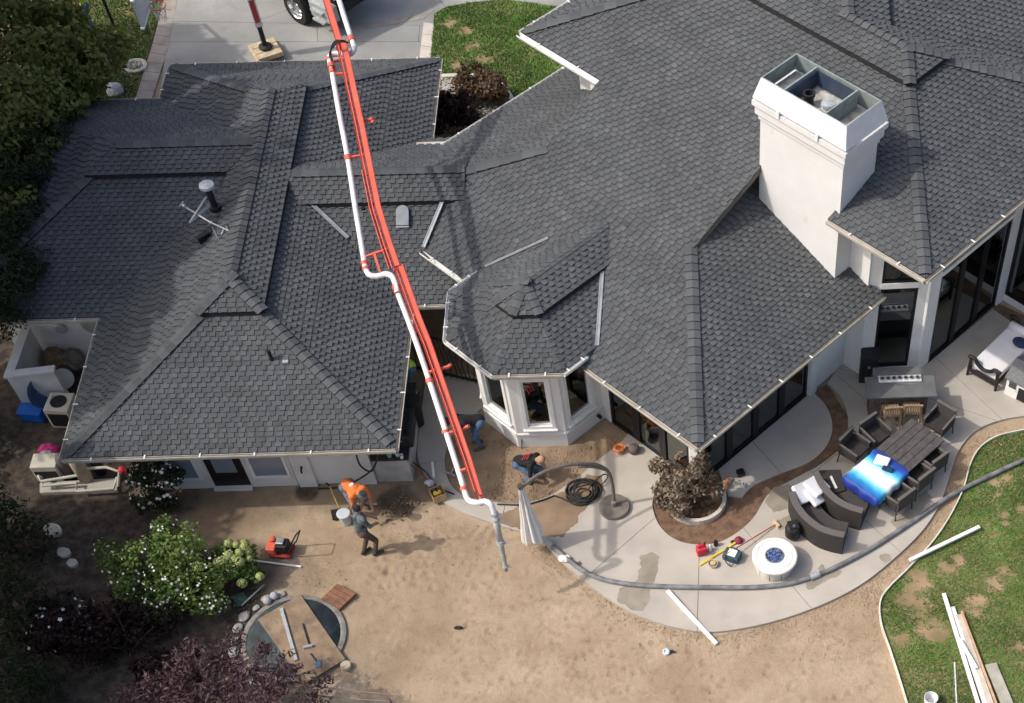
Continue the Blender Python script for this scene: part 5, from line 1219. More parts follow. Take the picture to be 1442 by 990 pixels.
for i in range(7):
    x = -.43+i*.143; mb = MB(); mb.lathe([(.0, .0), (.058, .0), (.06, .03), (.045, .03), (.04, .008), (0, .008)], (x, .22, .95), 16); mb.build('burner', 'dark_iron' if 0 else 'steel', gp, False)
    mb = MB(); mb.lathe([(0, 0), (.036, 0), (.03, .012), (0, .014)], (x, .22, .96), 12); mb.build('burner_cap', 'dark_iron', gp, False)
mb = MB(); mb.box(-.36, .36, .03, .06, .912, .93); mb.build('handle', 'chrome', isl, False)
def stool(a, b, yaw, label):
    q = G(a, b, .6); t = thing('bar_stool', label, 'stool', (q.x, q.y, PZ), yaw, 'teak bar stools')
    for i in range(7): m_ = MB(); m_.box(-.2+i*.058, -.155+i*.058, -.2, .2, .58, .61); m_.build('seat_slat', 'teak', t, False)
    mb = MB(); mb.box(-.2, .2, -.03, .03, .545, .58); mb.build('seat_rail', 'teak', t, False)
    for i in range(7): m_ = MB(); m_.box(-.19+i*.056, -.155+i*.056, -.225, -.205, .62, .9); m_.build('back_slat', 'teak', t, False)
    mb = MB(); mb.cbox(-.22, .22, -.24, -.19, .9, .95, .01); mb.build('back_rail', 'teak', t, False)
    for sx in (-1, 1):
        for sy in (-1, 1): mb = MB(); mb.beam((sx*.19, sy*.19, .58 if sy > 0 else .92), (sx*.21, sy*.21, 0), .04, .04, up=Vector((0, 1, 0))); mb.build('leg', 'teak', t, False)
    return t
stool(1255, 580, .05, 'slatted teak bar stool at the bar island, the left one'); stool(1284, 577, -.04, 'slatted teak bar stool at the bar island, the right one')
# black cabinet by the wall
q = G(1222, 540, .0); t = thing('black_cabinet', 'tall black cabinet standing against the wall behind the bar', 'cabinet', (q.x, q.y+.15, PZ), R(-6)); mb = MB(); mb.cbox(-.22, .22, -.2, .2, 0, .85, .02); mb.build('body', 'black_plastic', t, False)
mb = MB(); mb.box(-.03, .03, -.225, -.2, .55, .60); mb.build('handle', 'steel', t, False); mb = MB(); mb.cbox(-.23, .23, -.21, .21, .852, .88, .01); mb.build('lid', 'black_plastic', t, False)
# daybed
c_ = [G(1369, 509, .48), G(1405, 531, .48), G(1442, 485, .48), G(1413, 466, .48)]
dx = (c_[1]-c_[0]); dl = (c_[3]-c_[0]); dy_ = math.atan2(dl.y, dl.x); W_ = dx.length; L_ = dl.length+.35; ctr = c_[0]+dx/2+dl.normalized()*L_/2
db = thing('daybed', 'white cushioned daybed with a black curved wooden frame', 'daybed', (ctr.x, ctr.y, PZ), dy_)
mb = MB(); mb.cbox(-L_/2, L_/2, -W_/2, W_/2, .26, .44, .05); mb.build('mattress', 'cushion', db, False, smooth=False)
mb = MB(); mb.tube([(L_/2-.12, -W_/2+.05, .52), (L_/2-.12, W_/2-.05, .52)], .11, 14); mb.build('bolster', 'cushion', db, False, smooth=True)
for s in (-1, 1): mb = MB(); mb.cbox(-L_/2, L_/2, s*(W_/2+.02)-.02, s*(W_/2+.02)+.02, .16, .27, .01); mb.build('side_rail', 'dark_iron', db, False)
for e_ in (-1, 1):
    x = e_*(L_/2+.05); mb = MB()
    pts = smooth_pts([(x, -W_/2-.08, .62), (x, -W_/2+.1, .63), (x, -W_/4, .52), (x, 0, .44), (x, W_/4, .52), (x, W_/2-.1, .63), (x, W_/2+.08, .62)], 4); mb.tube(pts, .05, 10); mb.build('end_rail', 'dark_iron', db, False, smooth=True)
    mb = MB(); mb.cbox(x-.03, x+.03, -W_/2, W_/2, .16, .26, .01); mb.build('end_board', 'dark_iron', db, False)
    for s in (-1, 1): mb = MB(); mb.tube([(x, s*(W_/2), .6), (x, s*(W_/2+.02), .3), (x, s*(W_/2+.03), 0)], [.05, .045, .035], 8); mb.build('leg', 'dark_iron', db, False)
q = G(1437, 484, .52); t = thing('navy_pillow', 'small navy throw pillow on the daybed', 'pillow', (q.x, q.y, .5), dy_); mb = MB(); mb.ball((0, 0, .06), (.17, .22, .07), 0, 3); mb.build('cover', 'navy', t, False, smooth=True)
# toy playhouse at the right edge
q = G(1413, 556, 0); ph = thing('playhouse', 'white toy playhouse with a grey roof at the right edge', 'playhouse', (q.x, q.y, PZ), R(-38))
def pw(x0, x1, y0, y1, z0, z1, name, m): mb = MB(); mb.box(x0, x1, y0, y1, z0, z1); mb.build(name, m, ph, False)
pw(0, 1.2, 0, .05, 0, .62, 'front_wall', 'white_paint'); pw(0, .05, .05, .8, 0, .62, 'side_wall', 'white_paint'); pw(1.15, 1.2, .05, .8, 0, .62, 'side_wall', 'white_paint'); pw(.05, 1.15, .75, .8, 0, .62, 'rear_wall', 'white_paint')
mb = MB(); mb.add([Vector(v) for v in ((-.05, -.06, .60), (1.25, -.06, .60), (1.25, .42, .86), (-.05, .42, .86), (-.05, .9, .60), (1.25, .9, .60), (-.05, -.06, .56), (1.25, -.06, .56), (1.25, .9, .56), (-.05, .9, .56))], [(0, 1, 2, 3), (3, 2, 5, 4), (0, 6, 7, 1), (4, 5, 8, 9), (0, 3, 4, 9, 6), (1, 7, 8, 5, 2)]); mb.build('roof', mat('play_roof', (.16, .16, .165), .8, .2, 20), ph, False)
pw(.35, .62, -.012, 0, .02, .42, 'door', 'black_plastic'); pw(.7, 1.05, -.012, 0, .2, .48, 'window', 'dark_glass')
for x in (.69, .81, .93, 1.04): pw(x, x+.02, -.03, -.013, .19, .49, 'mullion', 'white_paint')
for z in (.19, .34, .47): pw(.69, 1.06, -.04, -.031, z, z+.02, 'mullion', 'white_paint')
pw(.66, 1.09, -.12, -.041, .12, .19, 'window_box', 'white_paint'); pw(.08, .28, -.012, 0, .3, .5, 'window', 'dark_glass'); pw(.06, .3, -.03, -.013, .27, .30, 'sill', 'white_paint')
mb = MB(); leaves(mb, [(Vector((.87, -.1, .26)), (.2, .07, .08))], 220, .03, random.Random(2)); mb.build('toy_plant', mat('toy_green', (.25, .42, .33), .6, .2, 9), ph, False)
# curved wicker sofas
def arc_sofa(pts, label, seat_d=.58, sh=.38, bh=.72, arms=True):
    P3 = smooth_pts([G(a, b, bh) for a, b in pts], 5); n = len(P3)
    t = thing('curved_sofa', label, 'sofa', (P3[n//2].x, P3[n//2].y, PZ), 0, 'curved wicker sofas')
    nr = []
    for i in range(n):
        d = (P3[min(i+1, n-1)]-P3[max(i-1, 0)]).normalized(); nr.append(Vector((-d.y, d.x, 0)))   # towards the seat side
    def band(o0, o1, z0, z1, name, m):
        mb = MB(); rings = [[P3[i]+nr[i]*o0+Vector((0, 0, z0-bh)), P3[i]+nr[i]*o1+Vector((0, 0, z0-bh)), P3[i]+nr[i]*o1+Vector((0, 0, z1-bh)), P3[i]+nr[i]*o0+Vector((0, 0, z1-bh))] for i in range(n)]
        vs = [v for r in rings for v in r]; fs = [(i*4+k, i*4+(k+1) % 4, i*4+4+(k+1) % 4, i*4+4+k) for i in range(n-1) for k in range(4)] + [(3, 2, 1, 0), tuple(len(vs)-4+k for k in range(4))]
        mb.add(vs, fs); mb.build(name, m, t)
    band(.0, .13, PZ, bh-.03, 'backrest', 'wicker_dark'); band(-.015, .145, bh-.03, bh, 'top_rail', 'wicker_rail'); band(.13, .13+seat_d, PZ, sh-.06, 'base', 'wicker_dark'); band(.135, .13+seat_d-.02, sh-.06, sh, 'seat', 'wicker')
    return t
arc_sofa([(1111, 693), (1117, 710), (1130, 728), (1150, 744), (1170, 752), (1188, 756)], 'curved dark wicker sofa with white cushions stacked on it')
arc_sofa([(1146, 668), (1156, 686), (1172, 703), (1192, 715), (1214, 722)], 'curved dark wicker sofa between the dining table and the other sofa')
q = [G(a, b, .43) for a, b in ((1153, 662), (1184, 661), (1191, 690), (1170, 696))]
t = thing('low_table', 'low black wedge table between the curved sofas', 'table', ((q[0]+q[2])/2).to_2d().to_3d()+Vector((0, 0, PZ)))
mb = MB(); mb.prism(q, .385, .425); mb.build('table_top', 'wicker_dark', t); mb = MB(); c0 = (q[0]+q[2])/2; mb.prism([c0+(v-c0)*.8 for v in q], PZ, .385); mb.build('pedestal', 'dark_iron', t)
o = MB(); o.beam(G(1170, 671, .447), G(1178, 688, .447), .05, .04); tag(o.build('white_stick', 'trim', None), 'short pale stick lying on the low black table', 'stick')
CUSH = [(1138, 690, .50, .42, 25, 'white seat cushion at the bottom of the stack on the curved sofa'), (1132, 694, .56, .55, 32, 'white seat cushion leaning on the left of the stack on the sofa'), (1150, 684, .64, .3, 18, 'white seat cushion on top of the stack on the curved sofa'), (1149, 697, .50, .5, 22, 'white seat cushion at the right front of the stack on the sofa')]
for a, b, z, tilt, yaw, lb in CUSH:
    q = G(a, b, z); o = MB(); o.cbox(-.24, .24, -.25, .25, -.05, .05, .035); c = o.build('seat_cushion', 'cushion', None, smooth=False); c.location = q; c.rotation_euler = (R(-18)*tilt*2, R(22)*tilt*2, R(-yaw-30)); tag(c, lb, 'cushion', 'white cushions stacked on the sofa')
# black heater drum beside the sofa
q = G(1116, 757, 0); t = thing('black_drum', 'black drum with a square opening beside the curved sofa', 'drum', (q.x, q.y, PZ), R(15)); mb = MB(); mb.lathe([(.12, 0), (.18, .08), (.19, .3), (.14, .42)], n=14); mb.build('body', 'dark_iron', t, False, smooth=True)
mb = MB(); mb.cbox(-.12, .12, -.12, .12, .40, .46, .015); mb.build('lid', 'black_plastic', t, False)
mb = MB(); mb.box(-.05, .06, 0, .08, .461, .464); mb.build('opening', 'rubber', t, False); mb = MB(); mb.lathe([(.03, 0), (.03, .02), (.02, .02), (.02, 0)], (0, -.06, .461), 12); mb.build('knob', 'steel', t, False)
# cantilever umbrella, closed
b0 = G(865, 714, .1); um = thing('patio_umbrella', 'closed white cantilever umbrella on a round dark base', 'umbrella', (b0.x, b0.y, PZ))
mb = MB(); mb.lathe([(.36, 0), (.365, .07), (.355, .10), (.08, .115), (0, .115)], (b0.x, b0.y, PZ), 40); mb.build('base', mat('base_brown', (.17, .15, .13), .7, .25, 5, .2, 30), um)
mb = MB(); mb.lathe([(.07, .1), (.065, .24), (.05, .25)], (b0.x, b0.y, PZ), 16); mb.build('socket', 'base_brown', um)
mp = [b0, G(864, 695, .5), G(861, 676, .98), G(856, 664, 1.32), G(846, 657, 1.6), G(830, 653, 1.84), (G(800, 655, 2.05)), G(765, 665, 2.16), G(733, 687, 2.12)]
mb = MB(); mb.tube(smooth_pts(mp, 5), [.042]*(8*5+1), 10); mb.build('mast', mat('mast_grey', (.15, .13, .11), .55, .2, 6), um, smooth=True)
mb = MB(); mb.tube(smooth_pts([G(856, 663, 1.36), G(838, 658, 1.7), G(815, 657, 1.93)], 5), .03, 8); mb.build('brace', 'mast_grey', um, smooth=True)
mb = MB(); mb.beam(G(800, 662, 1.95), G(803, 674, 1.75), .02, .02); mb.beam(G(803, 674, 1.75), G(799, 680, 1.7), .02, .02); mb.build('crank', 'mast_grey', um)
top = G(733, 687, 2.08); bot = G(750, 757, .42); NF, NR = 8, 9; mb = MB(); vs = []
for j in range(NR+1):
    t_ = j/NR; c = top.lerp(bot, t_); r0 = .05+.22*t_**.9
    for k in range(NF*6):
        a = 2*math.pi*k/(NF*6); fold = abs(math.sin(a*NF/2+.3*t_)); r = r0*(.45+.55*fold)*(1+.12*noise.noise((math.cos(a)*2, math.sin(a)*2, t_*3)))
        zz = 0 if j < NR else .10*math.sin(a*3)+.05*(fold-.5)
        vs.append(c+Vector((r*math.cos(a), r*math.sin(a), zz)))
n = NF*6; mb.add(vs, [(j*n+k, j*n+(k+1) % n, (j+1)*n+(k+1) % n, (j+1)*n+k) for j in range(NR) for k in range(n)]); mb.build('canopy', mat('canvas', (.72, .71, .68), .9, .06, 5, .1, 25), um, smooth=False)
mb = MB(); mb.tube([top+Vector((0, 0, .06)), bot+Vector((0, 0, -.05))], .02, 8); mb.build('pole', 'mast_grey', um); mb = MB(); mb.tube([top+Vector((0, 0, -.02)), top+Vector((0, 0, .1))], .06, 10); mb.build('hub', 'mast_grey', um)
# planter ring
c = G(980, 706, 0); mb = MB(); rr = .68
kp = [c+Vector((rr*math.cos(a), rr*math.sin(a), .06)) for a in [R(150+k*9) for k in range(27)]]
for a, b in zip(kp[:-1], kp[1:]): mb.beam(a, b, .09, .2)
tag(mb.build('planter_kerb', 'curb', None), 'curved concrete kerb of the round planter under the maple', 'kerb')
# stakes and bits in the planter
mb = MB(); r_ = random.Random(8)
for _ in range(260):
    a = r_.uniform(0, 6.28); q = c+Vector((math.cos(a), math.sin(a), 0))*r_.uniform(.0, .6); s = r_.uniform(.015, .045); mb.add([q+Vector((s, 0, .03)), q+Vector((0, s*.6, .035)), q+Vector((-s, 0, .03)), q+Vector((0, -s*.6, .035))], [(0, 1, 2, 3)], 0, r_.random())
o = mb.build('fallen_leaves', 'leaf_brown', None, tone=True); o['kind'] = 'stuff'
# ================================================================ HOSES, TOOLS, SITE CLUTTER
def lying(name, pts, r, m, label, cat, n=10, sm=5, z=PZ, group=None):
    mb = MB(); mb.tube(smooth_pts([G(a, b, z+r) for a, b in pts], sm), r, n); o = mb.build(name, m, None, smooth=True); return tag(o, label, cat, group)
mat('hose_grey', (.17, .175, .18), .7, .35, 5, .2, 40)
ho = thing('concrete_hose', 'thick grey concrete hose snaking across the patio to the lawn', 'hose', G(1000, 827, PZ))
HP = [(772, 763), (786, 776), (803, 790), (822, 804), (850, 816), (890, 823), (940, 826), (1000, 827), (1060, 827), (1110, 822), (1146, 811), (1180, 797), (1230, 770), (1290, 731), (1340, 697), (1400, 667), (1450, 644), (1500, 622)]
mb = MB(); mb.tube(smooth_pts([G(a, b, PZ+.06) for a, b in HP], 6), .055, 14); mb.build('hose', 'hose_grey', ho, smooth=True)
for a, b in (((1141, 813), (1153, 808)), ((768, 760), (778, 769))):
    mb = MB(); mb.tube([G(*a, PZ+.07), G(*b, PZ+.07)], .075, 14); mb.build('coupling', 'galv', ho)
mb = MB(); mb.tube(smooth_pts([G(768, 760, PZ+.07), G(763, 757, PZ+.09), G(757, 762, PZ+.07)], 3), [.05, .045, .045, .04, .04, .04, .035], 10); mb.build('end_pipe', 'galv', ho, smooth=True)
# black hose coil
co = []; r_ = random.Random(3)
c = G(822, 696, 0); 
for k in range(150):
    a = k*2*math.pi/22; rr = .40+.06*math.sin(k*.21)-.0008*k+.02*math.sin(k*.9); co.append(c+Vector((rr*math.cos(a)+.02*math.sin(k*.11), rr*math.sin(a)*.92, PZ+.03+.0006*k+.01*math.sin(k*.5))))
for q in ((800, 706), (790, 701), (780, 698), (765, 704), (748, 709), (728, 711), (700, 710)): co.append(G(*q, PZ+.025))
mb = MB(); mb.tube(co, .02, 7); tag(mb.build('hose_coil', 'hose_black', None, smooth=True), 'coiled black hose lying beside the umbrella base', 'hose')
co = [G(822, 696, .1)+Vector((.18*math.cos(k*.5)*(1-.004*k), .14*math.sin(k*.5), .02+.001*k)) for k in range(40)]+[G(835, 680, .2), G(850, 668, .25), G(856, 672, .2), G(846, 684, .1), G(840, 690, .08)]
mb = MB(); mb.tube(smooth_pts(co, 3), .015, 6); tag(mb.build('hose_coil', 'hose_black', None, smooth=True), 'thin black hose tangled on top of the larger coil', 'hose')
# orange cord coil and grey pot
c = G(873, 635, PZ); co = []
for k in range(220): a = k*.37; co.append(c+Vector(((.11+.035*math.sin(k*.13))*math.cos(a), (.11+.03*math.cos(k*.17))*math.sin(a), .015+.09*abs(math.sin(k*.021))+.0002*k)))
co += [G(866, 628, PZ+.02), G(855, 615, .02), G(846, 607, .02)]
mb = MB(); mb.tube(co, .009, 5); tag(mb.build('cord_coil', mat('cord_orange', (.62, .20, .07), .6, .15, 9), None, smooth=True), 'orange extension cord coiled near the patio door', 'cord')
q = G(893, 636, PZ); mb = MB(); mb.lathe([(.07, 0), (.13, .03), (.135, .16), (.10, .2), (0, .21)], (0, 0, 0), 18); o = mb.build('grey_pot', mat('pot_grey', (.12, .10, .09), .8, .2, 9), None, smooth=True); o.location = q; tag(o, 'squat dark grey pot beside the orange cord', 'pot')
# rag and gloves on the patio edge
q = G(795, 788, PZ); t = thing('white_rag', 'crumpled white rag by the hose at the patio edge', 'rag', q); mb = MB(); mb.ball((0, 0, .05), (.15, .10, .07), 0, 3, .12); mb.build('cloth', 'canvas', t, False)
q = G(811, 796, PZ); t = thing('work_glove', 'brown work glove lying by the white rag', 'glove', q, .5); mb = MB(); mb.cbox(-.07, .05, -.045, .045, 0, .04, .018); mb.build('palm', mat('leather', (.25, .12, .06), .8, .2, 9), t, False)
for k in range(4): mb = MB(); mb.tube([(.05, -.033+k*.022, .02), (.12+.01*(k % 2), -.035+k*.024, .018)], .011, 6); mb.build('finger', 'leather', t, False)
mb = MB(); mb.tube([(-.02, .04, .02), (.03, .085, .02)], .013, 6); mb.build('thumb', 'leather', t, False)
# tools by the planter
q = G(988, 779, PZ); t = thing('fuel_can', 'red plastic fuel can beside the planter bed', 'can', q, R(15)); mb = MB(); mb.cbox(-.12, .12, -.10, .10, 0, .24, .04); mb.build('body', mat('can_red', (.50, .03, .05), .5, .12, 6), t, False)
mb = MB(); mb.tube(smooth_pts([(-.07, 0, .235), (-.06, 0, .29), (.06, 0, .29), (.07, 0, .235)], 4), .016, 8); mb.build('handle', 'can_red', t, False, smooth=True); mb = MB(); mb.tube([(.08, .05, .23), (.12, .07, .31)], [.025, .014], 8); mb.build('spout', 'black_plastic', t, False)
for i, (a, b, m_, lb) in enumerate(((1000, 775, 'cushion', 'small white bottle standing next to the fuel can'), (1008, 768, 'black_plastic', 'small black bottle standing behind the white bottle'))):
    q = G(a, b, PZ); mb = MB(); mb.lathe([(.045, 0), (.05, .02), (.05, .14), (.02, .18), (.02, .22), (0, .22)], (0, 0, 0), 12); o = mb.build('bottle', m_, None, smooth=True); o.location = q; tag(o, lb, 'bottle')
mb = MB(); mb.beam(G(985, 796, PZ+.02), G(1036, 764, PZ+.02), .05, .035); tag(mb.build('spirit_level', mat('level_yellow', (.66, .48, .06), .5, .15, 9), None), 'long yellow spirit level lying by the fuel can', 'level')
q = G(1040, 762, PZ); t = thing('red_cap', 'maroon cap lying at the end of the yellow level', 'cap', q, R(200)); mb = MB(); mb.lathe([(.10, 0), (.10, .04), (.07, .10), (0, .12)], n=16); mb.build('crown', mat('cap_red', (.22, .03, .05), .8, .2, 9), t, False, smooth=True); mb = MB(); mb.cbox(.05, .18, -.07, .07, 0, .015, .005); mb.build('visor', 'black_plastic', t, False)
q = G(1004, 796, PZ); t = thing('wooden_tub', 'small tan tub near the yellow level', 'tub', q); mb = MB(); mb.lathe([(.10, 0), (.115, .09), (.10, .09), (.09, .02), (0, .02)], n=20); mb.build('side', 'timber', t, False); mb = MB(); mb.lathe([(.06, .02), (.065, .10), (0, .11)], n=14); mb.build('lid', 'timber', t, False)
q = G(1031, 786, PZ); t = thing('tool_bag', 'teal tool bag with a white paper on top', 'bag', q, R(-25)); mb = MB(); mb.cbox(-.2, .2, -.14, .14, 0, .2, .05); mb.build('body', mat('bag_teal', (.035, .075, .10), .85, .25, 12), t, False)
mb = MB(); mb.box(-.1, .1, -.1, .1, .206, .212); mb.build('paper', 'white_paint', t, False)
for s in (-1, 1): mb = MB(); mb.tube(smooth_pts([(-.1, s*.13, .18), (-.06, s*.22, .1), (.08, s*.24, .03), (.12, s*.14, .17)], 4), .012, 6); mb.build('strap', 'black_plastic', t, False)
br = thing('push_broom', 'push broom with a red handle lying on the patio', 'broom', G(1070, 752, PZ)); mb = MB(); mb.tube([G(1020, 782, PZ+.22), G(1093, 738, PZ+.03)], .014, 8); mb.build('handle', mat('handle_red', (.30, .06, .045), .6, .25, 6), br); mb = MB(); mb.beam(G(1089, 733, PZ+.04), G(1097, 742, PZ+.04), .06, .08); mb.build('head', 'timber', br)
for i, (a, b, c, d, lb) in enumerate(((940, 832, 1009, 907, 'white plastic pipe lying across the rim of the patio'), (1281, 789, 1379, 742, 'white plastic pipe lying over the lawn edging'))):
    z = .11 if i == 0 else .14; mb = MB(); mb.beam(G(a, b, z), G(c, d, z if i else .03), .085, .06); tag(mb.build('white_pipe', 'white_paint', None), lb, 'pipe')
# lumber on the lawn
ls = [(1329, 836, 1385, 1015, .085, 'white_paint', 'longest white board on the lawn, leftmost of the pile', .1), (1341, 855, 1395, 1015, .10, 'trim', 'pale grey board next to the white board in the pile', .07), (1350, 866, 1404, 1015, .12, mat('board_pale', (.50, .45, .38), .8, .12, 5), 'pale wooden board in the middle of the lumber pile', .09), (1354, 861, 1412, 1015, .045, mat('board_tan', (.50, .33, .21), .8, .15, 5), 'narrow tan board on the right of the lumber pile', .12), (1344, 933, 1348, 1012, .03, 'trim', 'thin pale stake lying left of the lumber pile', .04)]
for a, b, c, d, w_, m_, lb, z in ls: mb = MB(); mb.beam(G(a, b, z), G(c, d, z), w_, .045); tag(mb.build('board', m_, None), lb, 'board', None)
mb = MB(); mb.beam(G(1351, 900, .17), G(1375, 941, .16), .075, .04); tag(mb.build('board', 'white_paint', None), 'short white board lying on top of the lumber pile', 'board')
mb = MB(); mb.beam(G(1395, 935, .09), G(1422, 1000, .09), .26, .03); tag(mb.build('board', mat('board_grey', (.36, .34, .28), .85, .2, 4, .2, 20), None), 'wide weathered grey plank right of the lumber pile', 'board')
q = G(1309, 992, 0); t = thing('white_bucket', 'white bucket on the lawn at the bottom edge', 'bucket', (q.x, q.y, .04)); mb = MB(); mb.lathe([(.12, 0), (.15, .26), (.14, .26), (.115, .02), (0, .02)], n=24); mb.build('pail', 'cushion', t, False, smooth=False)
# small nozzle and wire on the sand
q = G(938, 919, 0); t = thing('hose_valve', 'small pale blue valve lying on the sand', 'valve', q, R(5)); mb = MB(); mb.lathe([(.08, 0), (.08, .05), (.05, .06), (.04, .03), (0, .03)], n=18); mb.build('ring', mat('valve_blue', (.55, .63, .68), .4, .15, 9), t, False); mb = MB(); mb.tube([(.08, 0, .03), (.17, -.01, .03)], .035, 8); mb.build('stem', 'black_plastic', t, False)
q = G(646, 885, 0); mb = MB(); mb.ball((0, 0, .04), (.09, .045, .045), 0, 2, .25); o = mb.build('dark_clod', 'black_plastic', None); o.location = q; tag(o, 'small black lump lying alone on the sand', 'lump')
# ---- left yard
q = G(400, 777, 0); pc = thing('plate_compactor', 'red plate compactor with a black handle on the dirt', 'compactor', q, R(-8))
mb = MB(); mb.cbox(-.30, .22, -.2, .2, 0, .06, .02); mb.build('base_plate', 'boom_dark', pc, False); mb = MB(); mb.cbox(-.33, -.12, -.17, .17, .07, .26, .03); mb.build('belt_guard', 'boom_red', pc, False)
mb = MB(); mb.cbox(-.1, .18, -.14, .14, .12, .36, .03); mb.build('engine', 'black_plastic', pc, False); mb = MB(); mb.cbox(-.08, .1, -.08, .1, .36, .42, .02); mb.build('air_filter', 'steel', pc, False); mb = MB(); mb.lathe([(.07, 0), (.08, .06), (.04, .10)], (-.22, .12, .26), 14); mb.build('fuel_tank', 'boom_red', pc, False)
for s in (-1, 1): mb = MB(); mb.tube(smooth_pts([(.15, s*.15, .1), (.35, s*.16, .45), (.52, s*.15, .68)], 4), .017, 8); mb.build('handle_bar', 'black_plastic', pc, False, smooth=True)
mb = MB(); mb.tube([(.52, -.15, .68), (.52, .15, .68)], .017, 8); mb.build('handle_grip', 'black_plastic', pc, False)
mb = MB(); mb.beam(G(353, 789, .02), G(424, 798, .02), .035, .03); tag(mb.build('white_pipe', 'white_paint', None), 'thin white pipe on the dirt below the compactor', 'pipe')
sh = thing('shovel', 'shovel with a yellow wooden handle leaning by the orange worker', 'shovel', G(476, 722, 0)); mb = MB(); mb.tube([G(464, 684, .55), G(478, 716, .12)], .018, 8); mb.build('handle', mat('handle_yellow', (.52, .33, .10), .6, .15, 8), sh); mb = MB(); mb.cbox(-.13, .13, -.17, .13, 0, .05, .015, mtx=T(G(475, 724, .03), R(15))); mb.build('blade', 'black_plastic', sh); mb = MB(); mb.tube([G(459, 680, .62), G(464, 684, .55)], .025, 8); mb.build('grip', 'black_plastic', sh)
q = G(488, 735, 0); t = thing('lidded_bucket', 'pale grey bucket with a lid beside the standing worker', 'bucket', q); mb = MB(); mb.lathe([(.12, 0), (.145, .30), (.0, .30)], n=24); mb.build('pail', mat('bucket_grey', (.48, .50, .48), .6, .1, 5), t, False); mb = MB(); mb.lathe([(.155, .29), (.16, .33), (.14, .34), (0, .335)], n=24); mb.build('lid', mat('lid_blue', (.50, .55, .58), .4, .08, 5), t, False)
# broken earth beside the orange worker
mb = MB(); r_ = random.Random(5)
for _ in range(150): q = G(r_.gauss(555, 16), r_.gauss(712, 9), 0); s = r_.uniform(.012, .04); mb.ball((q.x, q.y, s*.4), (s, s*.8, s*.6), 0, 1, .3)
o = mb.build('earth_clods', 'soil', None); o['kind'] = 'stuff'
# basin with its plywood cover
bs = thing('round_basin', 'round sunken basin of blue-grey plaster, partly covered by a plywood sheet', 'basin', (POND.x, POND.y, 0))
mb = MB(); mb.lathe([(POND_R*1.07, -.05), (POND_R*1.07, .04), (POND_R*1.01, .055), (POND_R*.96, .05), (POND_R*.95, -.02)], (POND.x, POND.y, 0), 56); mb.f = mb.f[:-2]; mb.m = mb.m[:-2]; mb.t = mb.t[:-2]; mb.build('rim', mat('rim_pale', (.24, .23, .205), .8, .2, 4, .3, 20, grime=((.12, .10, .08), 3, .45, .65)), bs)
mb = MB(); mb.lathe([(0, -.62), (.5, -.62), (.82, -.5), (POND_R*.93, -.25), (POND_R*.96, .04)], (POND.x, POND.y, 0), 56); mb.build('shell', mat('plaster_blue', (.05, .066, .072), .7, .35, 3, .2, 12, grime=((.11, .12, .115), 2, .5, .7)), bs, smooth=True)
ry_ = MB(); 
for k in list(range(8, 19)):
    a = 2*math.pi*k/26; c = POND+Vector((math.cos(a), math.sin(a), 0))*(POND_R*1.2+random.uniform(-.04, .06)); s = random.uniform(.07, .13); b_ = MB(); b_.ball((0, 0, .0), (s*1.3, s, s*.4), 0, 2, .12); o = b_.build('rim_stone', 'stone', bs); o.location = c+Vector((0, 0, .02)); o.rotation_euler = (0, 0, a+1.57)
pv = [G(363, 872, .09), G(423, 837, .09), G(486, 928, .09), G(428, 963, .09)]
pl_ = MB(); pl_.prism(pv, .07, .092); tag(pl_.build('plywood_sheet', mat('plywood', (.20, .14, .09), .8, .22, 3, .15, 25, col2=(.33, .24, .155), grime=((.13, .10, .075), 4, .5, .75)), None), 'weathered plywood sheet lying across the round basin', 'plywood')
mb = MB(); mb.beam(G(396, 857, .12), G(417, 930, .12), .075, .045); tag(mb.build('metal_bar', 'galv', None), 'grey metal bar lying on the plywood sheet', 'bar')
hm = thing('sledge_hammer', 'hammer with a dark handle on the plywood sheet', 'hammer', G(433, 905, .1)); mb = MB(); mb.tube([G(426, 878, .12), G(436, 910, .12)], .016, 8); mb.build('handle', 'hose_black', hm); mb = MB(); mb.beam(G(427, 912, .13), G(440, 909, .13), .06, .06); mb.build('head', 'steel', hm)
tr_ = thing('trowel', 'trowel with a blue handle on the plywood near its lower corner', 'trowel', G(446, 930, .1)); mb = MB(); mb.tube([G(437, 920, .11), G(446, 932, .12)], .014, 8); mb.build('handle', 'hose_black', tr_); mb = MB(); mb.prism([G(443, 930, .1), G(452, 930, .1), G(452, 939, .1), G(444, 940, .1)], .1, .115); mb.build('blade', mat('blade_blue', (.10, .17, .24), .4, .3, 9), tr_)
wp = thing('wooden_hatch', 'reddish square wooden hatch cover by the basin', 'hatch', G(476, 841, .02)); hv_ = [G(452, 842, .1), G(475, 821, .1), G(501, 835, .1), G(477, 857, .1)]
for k in range(4):
    f0, f1 = k/4+.008, (k+1)/4-.008; L2 = lambda a, b, t: hv_[a].lerp(hv_[b], t); mb = MB(); mb.prism([L2(0, 1, f0), L2(0, 1, f1), L2(3, 2, f1), L2(3, 2, f0)], .02, .085+random.uniform(-.004, .004)); mb.build('plank', mat('hatch_red', (.21, .105, .065), .8, .35, 4, .3, 25), wp)
for i, (a, b) in enumerate(((376, 846), (386, 839))): q = G(a, b, .1); mb = MB(); mb.ball((0, 0, .0), .095, 0, 3); o = mb.build('stone_ball', mat('ball_grey', (.42, .41, .43), .7, .2, 8), None, smooth=True); o.location = q; tag(o, ('left', 'right')[i]+' one of two pale grey balls above the basin', 'ball', 'two grey balls by the basin')
q = G(488, 940, 0); mb = MB(); mb.lathe([(.11, 0), (.12, .08), (.11, .12), (0, .12)], (0, 0, 0), 20); o = mb.build('round_block', mat('block_tan', (.42, .36, .26), .85, .15, 8), None); o.location = q; tag(o, 'round tan block at the lower right of the basin', 'block')
